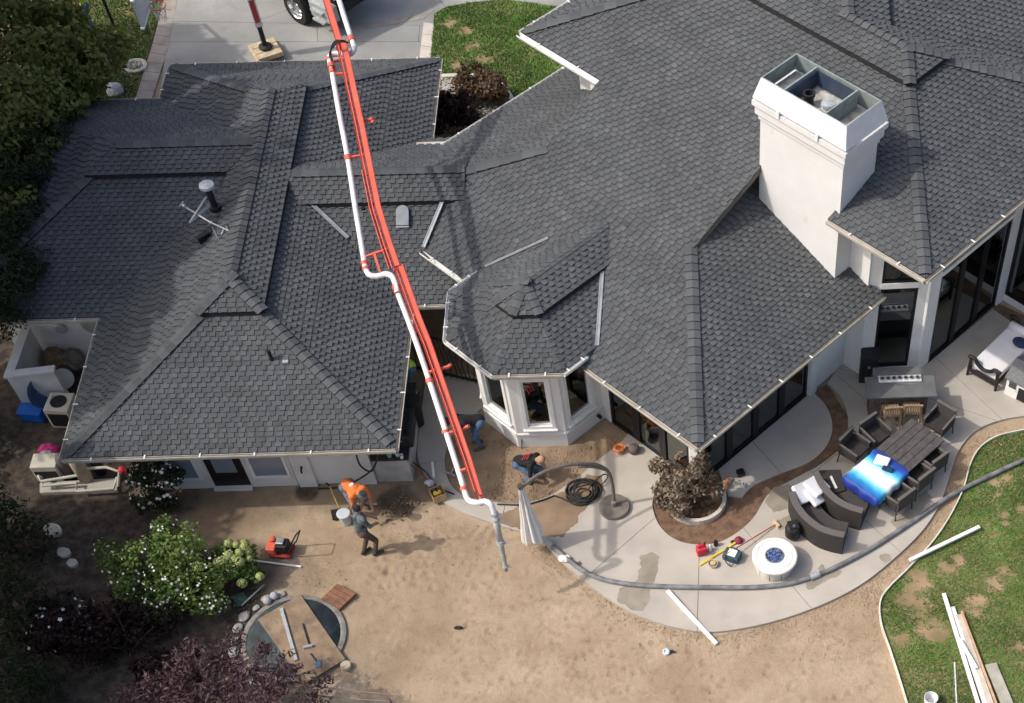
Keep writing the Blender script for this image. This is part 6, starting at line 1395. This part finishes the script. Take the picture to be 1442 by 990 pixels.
dp = thing('green_dustpan', 'green shovel head with a pale handle by the lime hydrangea', 'dustpan', G(340, 845, 0)); mb = MB(); mb.prism([G(326, 842, 0), G(344, 836, 0), G(352, 848, 0), G(336, 856, 0)], .03, .06); mb.build('pan', mat('pan_green', (.06, .11, .085), .7, .2, 9), dp); mb = MB(); mb.tube([G(340, 853, .06), G(372, 823, .12)], .016, 8); mb.build('handle', 'galv', dp)
for i, (a, b, r1, r2) in enumerate(((75, 748, .24, .17), (91, 779, .17, .12), (103, 794, .13, .11))):
    q = G(a, b, 0); pl2 = [(r1*math.cos(t)*(1+.15*noise.noise((math.cos(t)*2, math.sin(t)*2, i))), r2*math.sin(t)*(1+.2*noise.noise((math.cos(t)*2, math.sin(t)*2, i+5)))) for t in [k*2*math.pi/18 for k in range(18)]]
    mb = MB(); mb.prism(pl2, -.05, .06); o = mb.build('flagstone', mat('flag', (.46, .45, .39), .85, .18, 5, .2, 20), None); o.location = q; o.rotation_euler = (0, 0, -.5); tag(o, ('largest pale flagstone at the left of the yard', 'middle flagstone of the three at the left', 'smallest flagstone nearest the maroon shrub')[i], 'flagstone', 'flagstones in the left yard')
# ---- utility corner left of the garage wing
mat('utility_white', (.52, .535, .53), .8, .08, 3, .1, 40)
ua, ub, uc = G(38, 462, 1.2), G(14, 528, 1.2), G(76, 521, 1.2)
ut = thing('utility_wall', 'low white utility enclosure walls left of the garage wing', 'wall', (ub.x, ub.y, 0))
mb = MB(); mb.beam(Vector((ua.x, ua.y, .6)), Vector((ub.x, ub.y, .6)), .16, 1.2); mb.build('wall_panel', 'utility_white', ut); mb = MB(); mb.beam(Vector((ub.x-.08, ub.y, .598)), Vector((uc.x, uc.y, .598)), .16, 1.196); mb.build('wall_panel', 'utility_white', ut)
mb = MB(); mb.beam(Vector((ua.x, ua.y, 1.23)), Vector((ub.x, ub.y-.12, 1.23)), .22, .06); mb.build('coping', 'utility_white', ut); mb = MB(); mb.beam(Vector((ub.x+.11, ub.y, 1.229)), Vector((uc.x+.03, uc.y, 1.229)), .22, .058); mb.build('coping', 'utility_white', ut)
for i, (a, b, r, z) in enumerate(((85, 453, .12, 1.5), (110, 452, .10, 1.5), (82, 472, .15, 1.1), (128, 463, .28, 1.2))):
    q = G(a, b, z); mb = MB(); mt = T((q.x, 25.89, z), 0, R(90)); mb.lathe([(r, 0), (r, .05), (r*.8, .07), (0, .07)], n=20, mtx=mt); mb.build('meter', 'galv', house)
def simple(name, label, cat, px_, py_, fn, rz=0, z=0):
    q = G(px_, py_, z); t = thing(name, label, cat, (q.x, q.y, z), rz); fn(t); return t
def prt(t, name, m, fn, sm=False): mb = MB(); fn(mb); return mb.build(name, m, t, False, smooth=sm)
simple('blue_bin', 'bright blue plastic bin at the foot of the white utility wall', 'bin', 50, 588, lambda t: (prt(t, 'tub', mat('bin_blue', (.01, .10, .42), .5, .1, 5), lambda m: m.cbox(-.28, .28, -.17, .17, 0, .28, .04)), prt(t, 'lid', 'bin_blue', lambda m: m.cbox(-.30, .30, -.19, .19, .28, .32, .015))), R(-8))
def dish(t):
    mt = T((0, 0, .62), R(70), R(72))
    prt(t, 'reflector', mat('dish_blue', (.035, .075, .17), .5, .2, 4), lambda m: m.lathe([(0, 0), (.15, .02), (.3, .08), (.36, .13), (.345, .135), (.28, .09), (.14, .035), (0, .015)], n=28, mtx=mt), True)
    prt(t, 'arm', 'galv', lambda m: m.tube([mt @ Vector((0, -.3, .08)), mt @ Vector((0, -.1, .4))], .015, 6)); prt(t, 'horn', 'cushion', lambda m: m.tube([mt @ Vector((0, -.12, .38)), mt @ Vector((0, -.06, .46))], .03, 8)); prt(t, 'mast', 'galv', lambda m: m.tube([(0, 0, 0), (0, 0, .62)], .025, 8)); prt(t, 'foot', 'galv', lambda m: m.box(-.15, .15, -.15, .15, 0, .02))
simple('satellite_dish', 'dark blue satellite dish tilted beside the blue bin', 'dish', 66, 578, dish)
def acu(t): prt(t, 'cabinet', mat('ac_cream', (.50, .47, .38), .6, .08, 5), lambda m: m.cbox(-.3, .3, -.3, .3, 0, .62, .02)); prt(t, 'grille', 'black_plastic', lambda m: m.box(-.24, .24, -.312, -.3, .08, .5)); prt(t, 'fan_guard', 'black_plastic', lambda m: m.lathe([(.2, .62), (.2, .635), (.0, .635)], n=20))
simple('air_conditioner', 'cream air conditioning unit under the left gutter', 'air conditioner', 97, 590, acu, R(-5))
simple('pink_float', 'bright pink inflatable float crumpled under the left eave corner', 'float', 72, 640, lambda t: prt(t, 'bladder', mat('pink', (.62, .04, .20), .4, .15, 5), lambda m: m.ball((0, 0, .15), (.24, .18, .15), 0, 3, .12), False))
def stuffbag(t): prt(t, 'sack', mat('sack_tan', (.20, .13, .08), .9, .3, 8), lambda m: m.ball((0, 0, .3), (.35, .3, .35), 0, 3, .1)); 
simple('tan_sack', 'tan sack leaning inside the utility enclosure', 'sack', 84, 520, stuffbag); simple('black_sack', 'black refuse sack inside the utility enclosure', 'sack', 52, 515, lambda t: prt(t, 'sack', 'black_plastic', lambda m: m.ball((0, 0, .22), (.3, .25, .25), 0, 3, .12))); simple('brown_sack', 'dark brown sack next to the tan sack', 'sack', 108, 517, lambda t: prt(t, 'sack', 'base_brown', lambda m: m.ball((0, 0, .25), (.32, .25, .3), 0, 3, .12)))
simple('round_tray', 'round pale tray propped up at the end of the utility wall', 'tray', 96, 545, lambda t: prt(t, 'disc', 'utility_white', lambda m: m.lathe([(0, 0), (.25, 0), (.25, .03), (0, .035)], n=24, mtx=T((0, 0, .3), R(30), R(50)))))
# pool equipment
q = G(115, 690, 0); pe_ = thing('pool_equipment', 'pool pump, filter tanks and pale pipework on a concrete pad', 'pool equipment', q)
def pe(name, m, fn, sm=False): mb = MB(); fn(mb); return mb.build(name, m, pe_, True, smooth=sm)
pe('pad', 'concrete', lambda m: m.prism([G(58, 683), G(165, 676), G(166, 693), G(58, 697)], -.05, .08))
for a, b, r, h, mm in ((122, 674, .17, .85, 'block_tan'), (100, 668, .15, .7, 'pot_grey'), (142, 664, .13, .5, 'black_plastic')):
    q = G(a, b, .08); pe('filter_tank', mm, lambda m: m.lathe([(r, 0), (r, h*.8), (r*.8, h*.95), (r*.3, h), (0, h)], q, 20), True)
q = G(75, 668, .08); pe('heater', 'ac_cream', lambda m: m.cbox(q.x-.3, q.x+.3, q.y-.22, q.y+.22, .08, .6, .02)); pe('heater_vent', 'black_plastic', lambda m: m.box(q.x-.25, q.x+.25, q.y-.232, q.y-.22, .15, .45))
for pts in (((54, 670, .35), (58, 678, .35), (118, 668, .35)), ((58, 660, .3), (60, 684, .25), (108, 680, .25), (108, 692, .2), (160, 688, .2), (165, 672, .3)), ((120, 660, .5), (150, 658, .5), (168, 664, .45), (166, 685, .2))): pe('pipe', mat('pvc_cream', (.50, .49, .41), .5, .1, 5), lambda m: m.tube([G(*p_) for p_ in pts], .035, 8))
q = G(172, 662, .5); pe('valve', 'can_red', lambda m: m.ball(q, .10, 0, 2)); 
simple('white_jug', 'pale blue jug under the left corner of the gutter', 'jug', 72, 652, lambda t: (prt(t, 'body', 'lid_blue', lambda m: m.cbox(-.13, .13, -.1, .1, 0, .35, .04)), prt(t, 'cap', 'lid_blue', lambda m: m.lathe([(.04, .35), (.04, .4), (0, .4)], n=12))))
# ---- outdoor counter under the right eave of the garage wing
oc_ = thing('outdoor_counter', 'outdoor kitchen counter with a dark top against the garage wing', 'counter', (-7.2, 22.6, 0))
def ocp(name, m, fn): mb = MB(); fn(mb); return mb.build(name, m, oc_, True)
x0_, x1_ = -7.66, G(583, 672).x; y0_ = G(560, 678).y
ocp('base', mat('render_grey', (.40, .39, .37), .9, .15, 4, .35, 25), lambda m: m.box(x0_, x1_, y0_, 23.9, 0, .80)); ocp('counter_top', mat('top_dark', (.035, .037, .04), .35, .2, 8), lambda m: m.cbox(x0_, x1_+.05, y0_-.05, 23.95, .80, .86, .01))
q = G(572, 622, .86); t = thing('covered_grill', 'grill under a black cover on the outdoor counter', 'grill', (q.x-.05, q.y+.2, .861)); prt(t, 'cover', 'black_plastic', lambda m: m.cbox(-.28, .26, -.42, .42, 0, .42, .08)); prt(t, 'emblem', 'galv', lambda m: m.box(-.05, .03, -.432, -.421, .26, .28))
q = G(549, 645, .87); simple('teal_cup', 'teal cup on the corner of the outdoor counter', 'cup', 549, 643, lambda t: prt(t, 'cup', mat('teal', (.16, .38, .34), .5, .1, 6), lambda m: m.lathe([(.05, 0), (.065, .17), (.055, .17), (.045, .01), (0, .01)], n=16)), 0, .861)
for i, (a, b) in enumerate(((560, 642), (566, 645))): simple('white_cup', ('white cup next to the teal cup', 'white cup farthest from the teal cup')[i], 'cup', a, b, lambda t: prt(t, 'cup', 'cushion', lambda m: m.lathe([(.035, 0), (.05, .11), (.04, .11), (.03, .01), (0, .01)], n=14)), 0, .861)
for k, pts in enumerate((((500, 634, 1.9), (507, 655, 1.2), (522, 664, .9), (530, 650, 1.4), (533, 636, 1.9)), ((533, 640, 1.6), (525, 660, 1.0), (505, 675, .35), (480, 686, .03), (447, 688, .02)))):
    mb = MB(); mb.tube(smooth_pts([G(*p_) for p_ in pts], 5), .022, 7); tag(mb.build('black_cable', 'hose_black', None, smooth=True), ('black cable looping down from the eave at the wall end', 'black hose trailing from the wall end along the ground')[k], 'cable')
for k, pts in enumerate((((560, 632, .88), (580, 650, .3), (600, 665, .08), (615, 685, .07), (640, 696, .07)), ((565, 640, .88), (585, 660, .2), (602, 676, .08), (608, 690, .07)))):
    mb = MB(); mb.tube(smooth_pts([G(*p_) for p_ in pts], 5), .016, 6); tag(mb.build('power_lead', 'hose_black' if k == 0 else 'handle_red', None, smooth=True), ('black lead running from the counter to the cardboard box', 'dark red lead running from the counter to the walkway')[k], 'lead')
t = simple('cardboard_box', 'open cardboard box with tools on the curved walkway', 'box', 618, 700, lambda t: None, R(25), PZ); 
for a in ((-.16, .16, -.16, -.15), (-.16, .16, .15, .16), (-.16, -.15, -.15, .15), (.15, .16, -.15, .15)): prt(t, 'side', mat('card', (.42, .29, .16), .9, .12, 6), lambda m: m.box(*a, 0, .22))
prt(t, 'bottom', 'card', lambda m: m.box(-.15, .15, -.15, .15, 0, .02)); prt(t, 'drill', 'level_yellow', lambda m: m.cbox(-.1, .08, -.06, .06, .06, .2, .03)); prt(t, 'drill_grip', 'black_plastic', lambda m: m.cbox(-.03, .03, .0, .12, .1, .21, .02))
simple('plastic_bag', 'clear plastic bag beside the cardboard box', 'bag', 606, 683, lambda t: prt(t, 'film', mat('film', (.5, .5, .52), .3, .2, 14), lambda m: m.ball((0, 0, .08), (.12, .1, .09), 0, 2, .25)), 0, PZ)
mb = MB(); mb.beam(G(609, 651, PZ+.03), G(611, 672, PZ+.03), .06, .05); tag(mb.build('short_level', 'white_paint', None), 'short white level lying on the walkway above the box', 'level')
# iron gate across the walkway
ga, gb_ = G(612, 560, 0), G(672, 553, 0); ga = Vector((-7.55, 25.3, 0)); gb_ = Vector((-5.3, 24.55, 0)); gt = thing('iron_gate', 'black iron gate with wavy bars between the two wings', 'gate', (ga+gb_)/2)
for z in (.15, 1.35): mb = MB(); mb.beam(ga+Vector((0, 0, z)), gb_+Vector((0, 0, z)), .05, .05); mb.build('rail', 'dark_iron', gt)
for k in range(18):
    q = ga.lerp(gb_, (k+.5)/18); mb = MB(); mb.tube([q+Vector((.03*math.sin(z*6+k), 0, z)) for z in [.05+.1*i for i in range(15)]], .013, 6); mb.build('bar', 'dark_iron', gt)
for q in (ga, gb_): mb = MB(); mb.box(q.x-.04, q.x+.04, q.y-.04, q.y+.04, 0, 1.6); mb.build('post', 'dark_iron', gt)
t = simple('black_barrel', 'tall black bin standing by the outdoor counter', 'bin', 588, 596, lambda t: prt(t, 'body', 'black_plastic', lambda m: m.lathe([(.17, 0), (.2, .75), (.21, .8), (0, .82)], n=20)), 0, PZ)
prt(t, 'lid', 'black_plastic', lambda m: m.lathe([(.22, .8), (.22, .84), (0, .88)], n=20))
# metal form stakes by the dug bed
mb = MB(); mb.beam(G(622, 662, .1), G(641, 670, .1), .03, .03); mb.beam(G(634, 668, .1), G(640, 657, .1), .03, .03); tag(mb.build('form_stake', 'galv', None), 'small grey metal stake frame at the edge of the dug bed', 'stake')
rk = thing('long_rod', 'thin dark rod leaning against the bay corner', 'rod', G(736, 632, 0)); mb = MB(); mb.tube([G(735, 632, .0), G(734, 596, .75)], .013, 6); mb.build('shaft', 'hose_black', rk)
simple('small_black_box', 'small black box on the landing by the maple', 'box', 1043, 668, lambda t: (prt(t, 'body', 'black_plastic', lambda m: m.cbox(-.09, .09, -.09, .09, 0, .12, .02)), prt(t, 'knob', 'black_plastic', lambda m: m.lathe([(.03, .12), (.03, .14), (0, .14)], n=10))), R(20), PZ)
mb = MB(); mb.beam(G(1019, 690, PZ+.03), G(1028, 673, PZ+.03), .14, .06); tag(mb.build('brown_block', mat('brick_tan', (.36, .19, .12), .85, .2, 8), None), 'reddish block lying at the edge of the landing', 'block')
simple('soap_bottle', 'little pale bottle on the landing beside the planting bed', 'bottle', 1047, 686, lambda t: (prt(t, 'body', 'cushion', lambda m: m.lathe([(.03, 0), (.035, .1), (.0, .12)], n=10)), prt(t, 'cap', 'black_plastic', lambda m: m.lathe([(.015, .11), (.015, .15), (0, .15)], n=8))), 0, PZ)
# antenna on the wing roof
q = G(283, 300, 3.9); an = thing('roof_antenna', 'old metal television antenna mounted on the wing roof', 'antenna', q)
def anp(name, m, fn): mb = MB(); fn(mb); return mb.build(name, m, an, True)
anp('mast', 'galv', lambda m: m.tube([G(294, 318, 3.55), G(297, 312, 3.95)], .02, 8)); anp('boom', 'galv', lambda m: m.tube([G(255, 288, 4.15), G(296, 313, 3.95), G(322, 325, 3.85)], .02, 8))
anp('reflector', mat('panel_blue', (.11, .14, .17), .5, .2, 6), lambda m: m.prism([G(268, 312, 4.0), G(291, 277, 4.25), G(295, 286, 3.95), G(276, 316, 3.75)], 3.93, 3.96)); anp('reflector_edge', 'steel', lambda m: m.tube([G(267, 314, 4.02), G(290, 278, 4.2)], .025, 8))
for a, b in (((253, 291, 4.18), (258, 284, 4.18)), ((318, 318, 3.9), (324, 330, 3.8)), ((312, 330, 3.8), (316, 322, 3.85))): anp('element', 'steel', lambda m: m.tube([G(*a), G(*b)], .016, 6))
anp('counterweight', 'steel', lambda m: m.ball(G(259, 290, 4.15), .05, 0, 2)); anp('guy_arm', 'steel', lambda m: m.tube([G(299, 320, 3.75), G(311, 345, 3.7)], .012, 6)); anp('bracket', 'black_plastic', lambda m: m.prism([G(277, 336, 3.5), G(292, 325, 3.5), G(295, 331, 3.5), G(281, 339, 3.5)], 3.38, 3.56))
# basketball hoop and sprinkler box on the front side
q = G(205, -10, 0); bh = thing('basketball_hoop', 'basketball hoop with a clear backboard beside the driveway', 'basketball hoop', G(167, 52, 0))
def bhp(name, m, fn, par=None): mb = MB(); fn(mb); return mb.build(name, m, par or bh, True)
hb = G(200, 0, 2.9); bhp('pole', 'black_plastic', lambda m: m.tube([G(167, 52, 0), G(167, 52, 0)+Vector((0, 0, 2.5)), G(167, 52, 0)+Vector((.1, .05, 2.75)), (hb.x-.05, hb.y, 2.9)], .05, 8)); bo = bhp('backboard', mat('board_clear', (.40, .45, .47), .3, .08, 5), lambda m: m.box(hb.x-.03, hb.x+.03, hb.y-.7, hb.y+.5, 2.5, 3.3))
for z in (2.48, 3.28): bhp('board_edge', 'white_paint', lambda m: m.box(hb.x-.05, hb.x+.05, hb.y-.72, hb.y+.52, z, z+.05), bo)
rimc = Vector((hb.x+.38, hb.y-.05, 2.75)); bhp('rim', 'boom_red', lambda m: m.tube([rimc+Vector((.22*math.cos(k*math.pi/10), .22*math.sin(k*math.pi/10), 0)) for k in range(21)], .016, 6))
for k in range(12):
    a = k*math.pi/6; bhp('net_cord', 'cushion', lambda m: m.tube([rimc+Vector((.22*math.cos(a), .22*math.sin(a), 0)), rimc+Vector((.15*math.cos(a+.5), .15*math.sin(a+.5), -.22)), rimc+Vector((.12*math.cos(a), .12*math.sin(a), -.42))], .01, 4))
q = G(163, 133, 0); mb = MB(); mb.ball((0, 0, .15), (.26, .22, .22), 0, 2, .15); o = mb.build('pale_boulder', mat('boulder', (.48, .50, .53), .8, .25, 6, .3, 15), None); o.location = q; tag(o, 'pale boulder on the side lawn by the wing gutter', 'boulder')
q = G(192, 95, 0); mb = MB(); mb.lathe([(.2, 0), (.34, .02), (.34, .08), (.26, .1), (.2, .05)], (0, 0, 0), 20); o = mb.build('utility_ring', 'curb', None); o.location = q; tag(o, 'low concrete ring on the lawn edge by the driveway border', 'ring')
# ================================================================ PEOPLE
mat('skin', (.42, .24, .16), .6, .08, 10); mat('skin_tan', (.33, .19, .12), .6, .08, 10); mat('hair_dark', (.03, .02, .016), .8, .3, 30); mat('shirt_black', (.018, .018, .02), .9, .3, 14, .9, 22); mat('shirt_orange', (.78, .20, .05), .8, .1, 8, .9, 20); mat('jeans', (.085, .14, .22), .9, .3, 12, .9, 22); mat('shorts_check', (.06, .07, .11), .9, .5, 30, col2=(.30, .31, .36)); mat('boots', (.10, .07, .05), .8, .3, 12); mat('camo', (.045, .04, .038), .9, .3, 9, .9, 22, col2=(.14, .09, .075)); mat('shirt_grey', (.03, .038, .042), .9, .3, 7, .9, 22, col2=(.17, .20, .215)); mat('hivis', (.42, .58, .06), .7, .1, 9); mat('shoe_dark', (.05, .045, .04), .8, .3, 12)
def person(label, J, mats, seed=0, hair='hair_dark', cap=None):
    """J: joints in world space. mats: dict torso, arm, fore, hip, thigh, calf, foot, head"""
    names = []; segs = []
    def seg(a, b, ra, rb, key, flat=1.0): segs.append((Vector(a), Vector(b), ra, rb, key))
    pel, chest, neck, head = J['pelvis'], J['chest'], J['neck'], J['head']
    seg(pel, pel.lerp(chest, .5), .145, .135, 'torso'); seg(pel.lerp(chest, .5), chest, .14, .155, 'torso'); seg(chest, neck, .13, .07, 'torso'); seg(neck, head, .055, .06, 'head')
    sv = (J['shR']-J['shL']).normalized()
    seg(J['shL']-sv*-.03, J['shR']-sv*.03, .085, .085, 'torso'); seg(chest.lerp(J['shL'], .5)-(chest-pel)*.15, chest.lerp(J['shR'], .5)-(chest-pel)*.15, .11, .11, 'torso')
    seg(J['hipL'], J['hipR'], .125, .125, 'hip')
    hd = (head-neck).normalized(); fwd = J['face'].normalized()
    segs.append((head+hd*.02, head+hd*.09, .088, .095, 'head')); segs.append((head+fwd*.04, head+fwd*.045+hd*.03, .07, .07, 'head')); segs.append((head+fwd*.09-hd*.0, head+fwd*.115-hd*.012, .02, .017, 'head'))
    ear = hd.cross(fwd).normalized()
    for s in (-1, 1): segs.append((head+ear*s*.085+hd*.02, head+ear*s*.095+hd*.045, .018, .02, 'head'))
    for s in 'LR':
        seg(J['sh'+s], J['el'+s], .062, .050, 'arm'); seg(J['el'+s], J['wr'+s], .046, .032, 'fore')
        d = (J['wr'+s]-J['el'+s]).normalized(); w_ = J['wr'+s]; side = d.cross(Vector((.3, .2, 1))).normalized(); nrm = d.cross(side)
        seg(w_, w_+d*.08, .030, .038, 'hand')
        for k, L in enumerate((.065, .078, .072, .055)):
            b0 = w_+d*.085+side*(-.033+.022*k); m_ = b0+d*L*.55+nrm*.004; seg(b0-d*.02, m_, .0105, .010, 'hand'); seg(m_, m_+d*L*.4+nrm*.028, .010, .0085, 'hand')
        t0 = w_+d*.03-side*.03; seg(t0, t0-side*.035+d*.035, .013, .012, 'hand'); seg(t0-side*.035+d*.035, t0-side*.04+d*.07+nrm*.01, .012, .010, 'hand')
        seg(J['hip'+s], J['kn'+s], .095, .066, 'thigh'); seg(J['kn'+s], J['an'+s], .066, .044, 'calf')
        a = J['an'+s]; tf = J['toe'+s]; tf = Vector((tf.x, tf.y, 0)).normalized(); fl = Vector((a.x, a.y, J['ground']+.045)); seg(a, fl, .048, .05, 'foot'); seg(fl-tf*.05, fl+tf*.16, .046, .040, 'foot')
    bm = bmesh.new()
    for a, b, ra, rb, key in segs:
        d = b-a; L = d.length
        for c, r in ((a, ra), (b, rb)): bmesh.ops.create_icosphere(bm, subdivisions=2, radius=r, matrix=Matrix.Translation(c))
        if L > 1e-4: bmesh.ops.create_cone(bm, cap_ends=True, segments=14, radius1=ra, radius2=rb, depth=L, matrix=Matrix.Translation((a+b)/2) @ d.to_track_quat('Z', 'Y').to_matrix().to_4x4())
    me = bpy.data.meshes.new('tmp'); bm.to_mesh(me); bm.free(); o = bpy.data.objects.new('tmp', me); COL.objects.link(o)
    md = o.modifiers.new('r', 'REMESH'); md.mode = 'VOXEL'; md.voxel_size = .0125; md.use_smooth_shade = True
    ms = o.modifiers.new('s', 'SMOOTH'); ms.factor = .5; ms.iterations = 2
    dg = bpy.context.evaluated_depsgraph_get(); me2 = bpy.data.meshes.new_from_object(o.evaluated_get(dg)); bpy.data.objects.remove(o)
    keys = ['torso', 'arm', 'fore', 'hip', 'thigh', 'calf', 'foot', 'head', 'hand']; me2.materials.clear()
    for k in keys: me2.materials.append(M(mats[k]))
    idx = []
    for f in me2.polygons:
        c = f.center; best = None
        for a, b, ra, rb, key in segs:
            d = b-a; t = max(0, min(1, (c-a).dot(d)/max(d.length_squared, 1e-9))); q = (c-(a+d*t)).length-(ra+(rb-ra)*t)
            if best is None or q < best[0]: best = (q, key)
        idx.append(keys.index(best[1]))
    me2.polygons.foreach_set('material_index', idx); me2.polygons.foreach_set('use_smooth', [True]*len(idx))
    t = thing('person', label, 'person', (J['pelvis'].x, J['pelvis'].y, J['ground']))
    body = link('body', me2, t)
    mb = MB(); hc = head+hd*.075-fwd*.015
    if hair:
        bm = bmesh.new(); bmesh.ops.create_icosphere(bm, subdivisions=3, radius=.108, matrix=Matrix.Translation(hc))
        kill = [v for v in bm.verts if (v.co-hc).dot(fwd) > .055 and (v.co-hc).dot(hd) < .05 or (v.co-hc).dot(hd) < -.075]
        bmesh.ops.delete(bm, geom=kill, context='VERTS'); mb.addbm(bm); mb.build('hair' if not cap else 'cap', cap or hair, t, smooth=True)
        if cap:
            mb = MB(); c0 = hc+fwd*.10+hd*.02; s_ = ear*.07; mb.add([c0-s_, c0+s_, c0+s_*.8+fwd*.08, c0-s_*.8+fwd*.08, c0-s_+hd*.012, c0+s_+hd*.012, c0+s_*.8+fwd*.08+hd*.01, c0-s_*.8+fwd*.08+hd*.01], [(0, 3, 2, 1), (4, 5, 6, 7), (0, 1, 5, 4), (1, 2, 6, 5), (2, 3, 7, 6), (3, 0, 4, 7)]); mb.build('visor', cap, t)
    for s in (-1, 1):     # eyes
        mb = MB(); mb.ball(head+fwd*.088+ear*s*.032+hd*.028, .013, 0, 1); mb.build('eye', 'black_plastic', t)
    return t, body
def pose(ground_pt, heading, gz=0, lean=0, knee=0.0, spread=.12, arms=None, look=None, crouch=0, stance=0, twist=0):
    """upright, leaning or crouching figure. heading: plan angle the person faces; lean: torso pitch forward (rad); arms: (L wrist, R wrist) offsets in local frame (fwd, left, up) from feet"""
    f = Vector((math.cos(heading), math.sin(heading), 0)); l = Vector((-f.y, f.x, 0)); u = Vector((0, 0, 1)); g = Vector((ground_pt[0], ground_pt[1], gz))
    W = lambda a, b, c: g+f*a+l*b+u*c
    hipz = .90-crouch; back = -.10*math.sin(lean)-crouch*.25
    J = {'ground': gz}
    J['pelvis'] = W(back, 0, hipz+.02); td_ = f*math.sin(lean)+u*math.cos(lean); 
    J['chest'] = J['pelvis']+td_*.38; J['neck'] = J['pelvis']+td_*.56; lk = look if look is not None else lean*.75
    hd = f*math.sin(lean*.9)+u*math.cos(lean*.9); J['head'] = J['neck']+hd*.12; J['face'] = f*math.cos(lk)-u*math.sin(lk)
    hd_ = hd; J['face'] = (J['face']-hd_*J['face'].dot(hd_)).normalized()
    l2 = (l*math.cos(twist)+f*math.sin(twist)).normalized()
    for s, sg in (('L', 1), ('R', -1)):
        J['sh'+s] = J['neck']-td_*.07+l2*sg*.185; J['hip'+s] = J['pelvis']+l*sg*.085-u*.03
        st = stance*sg; an = W(st, sg*spread, .09); J['an'+s] = an
        hp = J['hip'+s]; mid = (hp+an)/2; dist = (hp-an).length; bend = math.sqrt(max(0, (.43)**2-(dist/2)**2)) if dist < .86 else 0
        J['kn'+s] = mid+f*bend+l*sg*.02; J['toe'+s] = f+l*sg*.15
        wr = W(*arms[0 if s == 'L' else 1]); sh = J['sh'+s]; dv = wr-sh; dist = dv.length
        if dist > .54: wr = sh+dv.normalized()*.54; dist = .54
        bend = math.sqrt(max(0, .275**2-(dist/2)**2)); out = (l*sg*.7-f*.5-u*.2); out = (out-dv*(out.dot(dv)/dv.length_squared)).normalized()
        J['el'+s] = (sh+wr)/2+out*bend; J['wr'+s] = wr
    return J
std = dict(torso='shirt_black', arm='shirt_black', fore='skin', hip='jeans', thigh='jeans', calf='jeans', foot='boots', head='skin', hand='skin')
# worker in orange shirt bent over digging
J1 = pose(G(504, 718, 0), R(-48), 0, R(74), arms=((.62, .12, .30), (.58, -.15, .25)), spread=.16, crouch=.08)
p1_, _ = person('worker in a bright orange shirt bending over to dig by the wall', J1, dict(std, torso='shirt_orange', arm='shirt_orange', fore='skin_tan', hip='shorts_check', thigh='shorts_check', calf='skin_tan', head='skin_tan', hand='skin_tan'), cap='shirt_grey')
mb = MB(); q = J1['pelvis'].lerp(J1['neck'], .55)+Vector((0, 0, .165)); t1 = (J1['neck']-J1['pelvis']).normalized(); s1 = (J1['shL']-J1['shR']).normalized(); n1 = t1.cross(s1); n1 = n1 if n1.z > 0 else -n1; mb.lathe([(.055, -.02), (.055, .003), (0, .004)], n=20, mtx=Matrix.Translation(J1['pelvis'].lerp(J1['neck'], .6)+n1*.160) @ n1.to_track_quat('Z', 'Y').to_matrix().to_4x4()); mb.build('back_emblem', 'cushion', p1_)
# standing worker
J2 = pose(G(522, 780, 0), R(35), 0, R(8), arms=((.35, .12, 1.0), (.32, -.10, .98)), spread=.10, look=R(35), stance=-.10)
person('standing worker in a grey top and dark trousers looking down by the lidded bucket', J2, dict(std, torso='shirt_grey', arm='shirt_grey', fore='skin_tan', hip='camo', thigh='camo', calf='camo', foot='shoe_dark', head='skin_tan', hand='skin_tan'))
# man in black bending left of the bay
J3 = pose(G(677, 628, 0), R(195), 0, R(80), arms=((.50, .12, .32), (.46, -.12, .36)), spread=.11)
person('man in a black shirt and jeans bending over left of the bay', J3, std)
# crouching man with red lettering on his back
J4 = pose(G(744, 672, 0), R(-25), 0, R(62), arms=((.48, .12, .28), (.45, -.18, .30)), spread=.17, crouch=.42)
p4, b4 = person('crouching man in a black shirt with red lettering in front of the bay', J4, dict(std, hip='jeans'), hair=None)
td4 = (J4['neck']-J4['pelvis']).normalized(); sd4 = (J4['shL']-J4['shR']).normalized(); nb = td4.cross(sd4)
if nb.z < 0: nb = -nb
for k in range(3):
    c = J4['pelvis']+td4*(.46-k*.075)+nb*.160; mb = MB(); x = -.12
    while x < .11: w_ = random.uniform(.014, .026); mb.add([c+sd4*x+td4*-.02, c+sd4*(x+w_)+td4*-.02, c+sd4*(x+w_)+td4*.02, c+sd4*x+td4*.02], [(0, 1, 2, 3)]); x += w_+.018
    mb.build('lettering', mat('print_red', (.55, .03, .05), .7, .05, 9), p4)
# man under the eave in a hi-vis vest
J5 = pose(G(577, 590, 0), R(160), PZ, R(20), arms=((.35, .15, 1.0), (.35, -.1, 1.0)), spread=.1)
J5 = pose((-6.98, 24.35), R(200), PZ, R(25), arms=((.38, .15, 1.0), (.38, -.1, 1.0)), spread=.1)
person('man in a hi-vis vest and white sleeves by the outdoor counter under the eave', J5, dict(std, torso='hivis', arm='cushion', fore='skin'))
J6 = pose(G(135, 45, 0), R(200), .03, R(10), arms=((.3, .15, 1.0), (.2, -.25, 1.1)), spread=.12)
person('man in a hi-vis vest standing behind the upper left tree', J6, dict(std, torso='hivis', arm='skin_tan', fore='skin_tan', head='skin_tan', hand='skin_tan'))
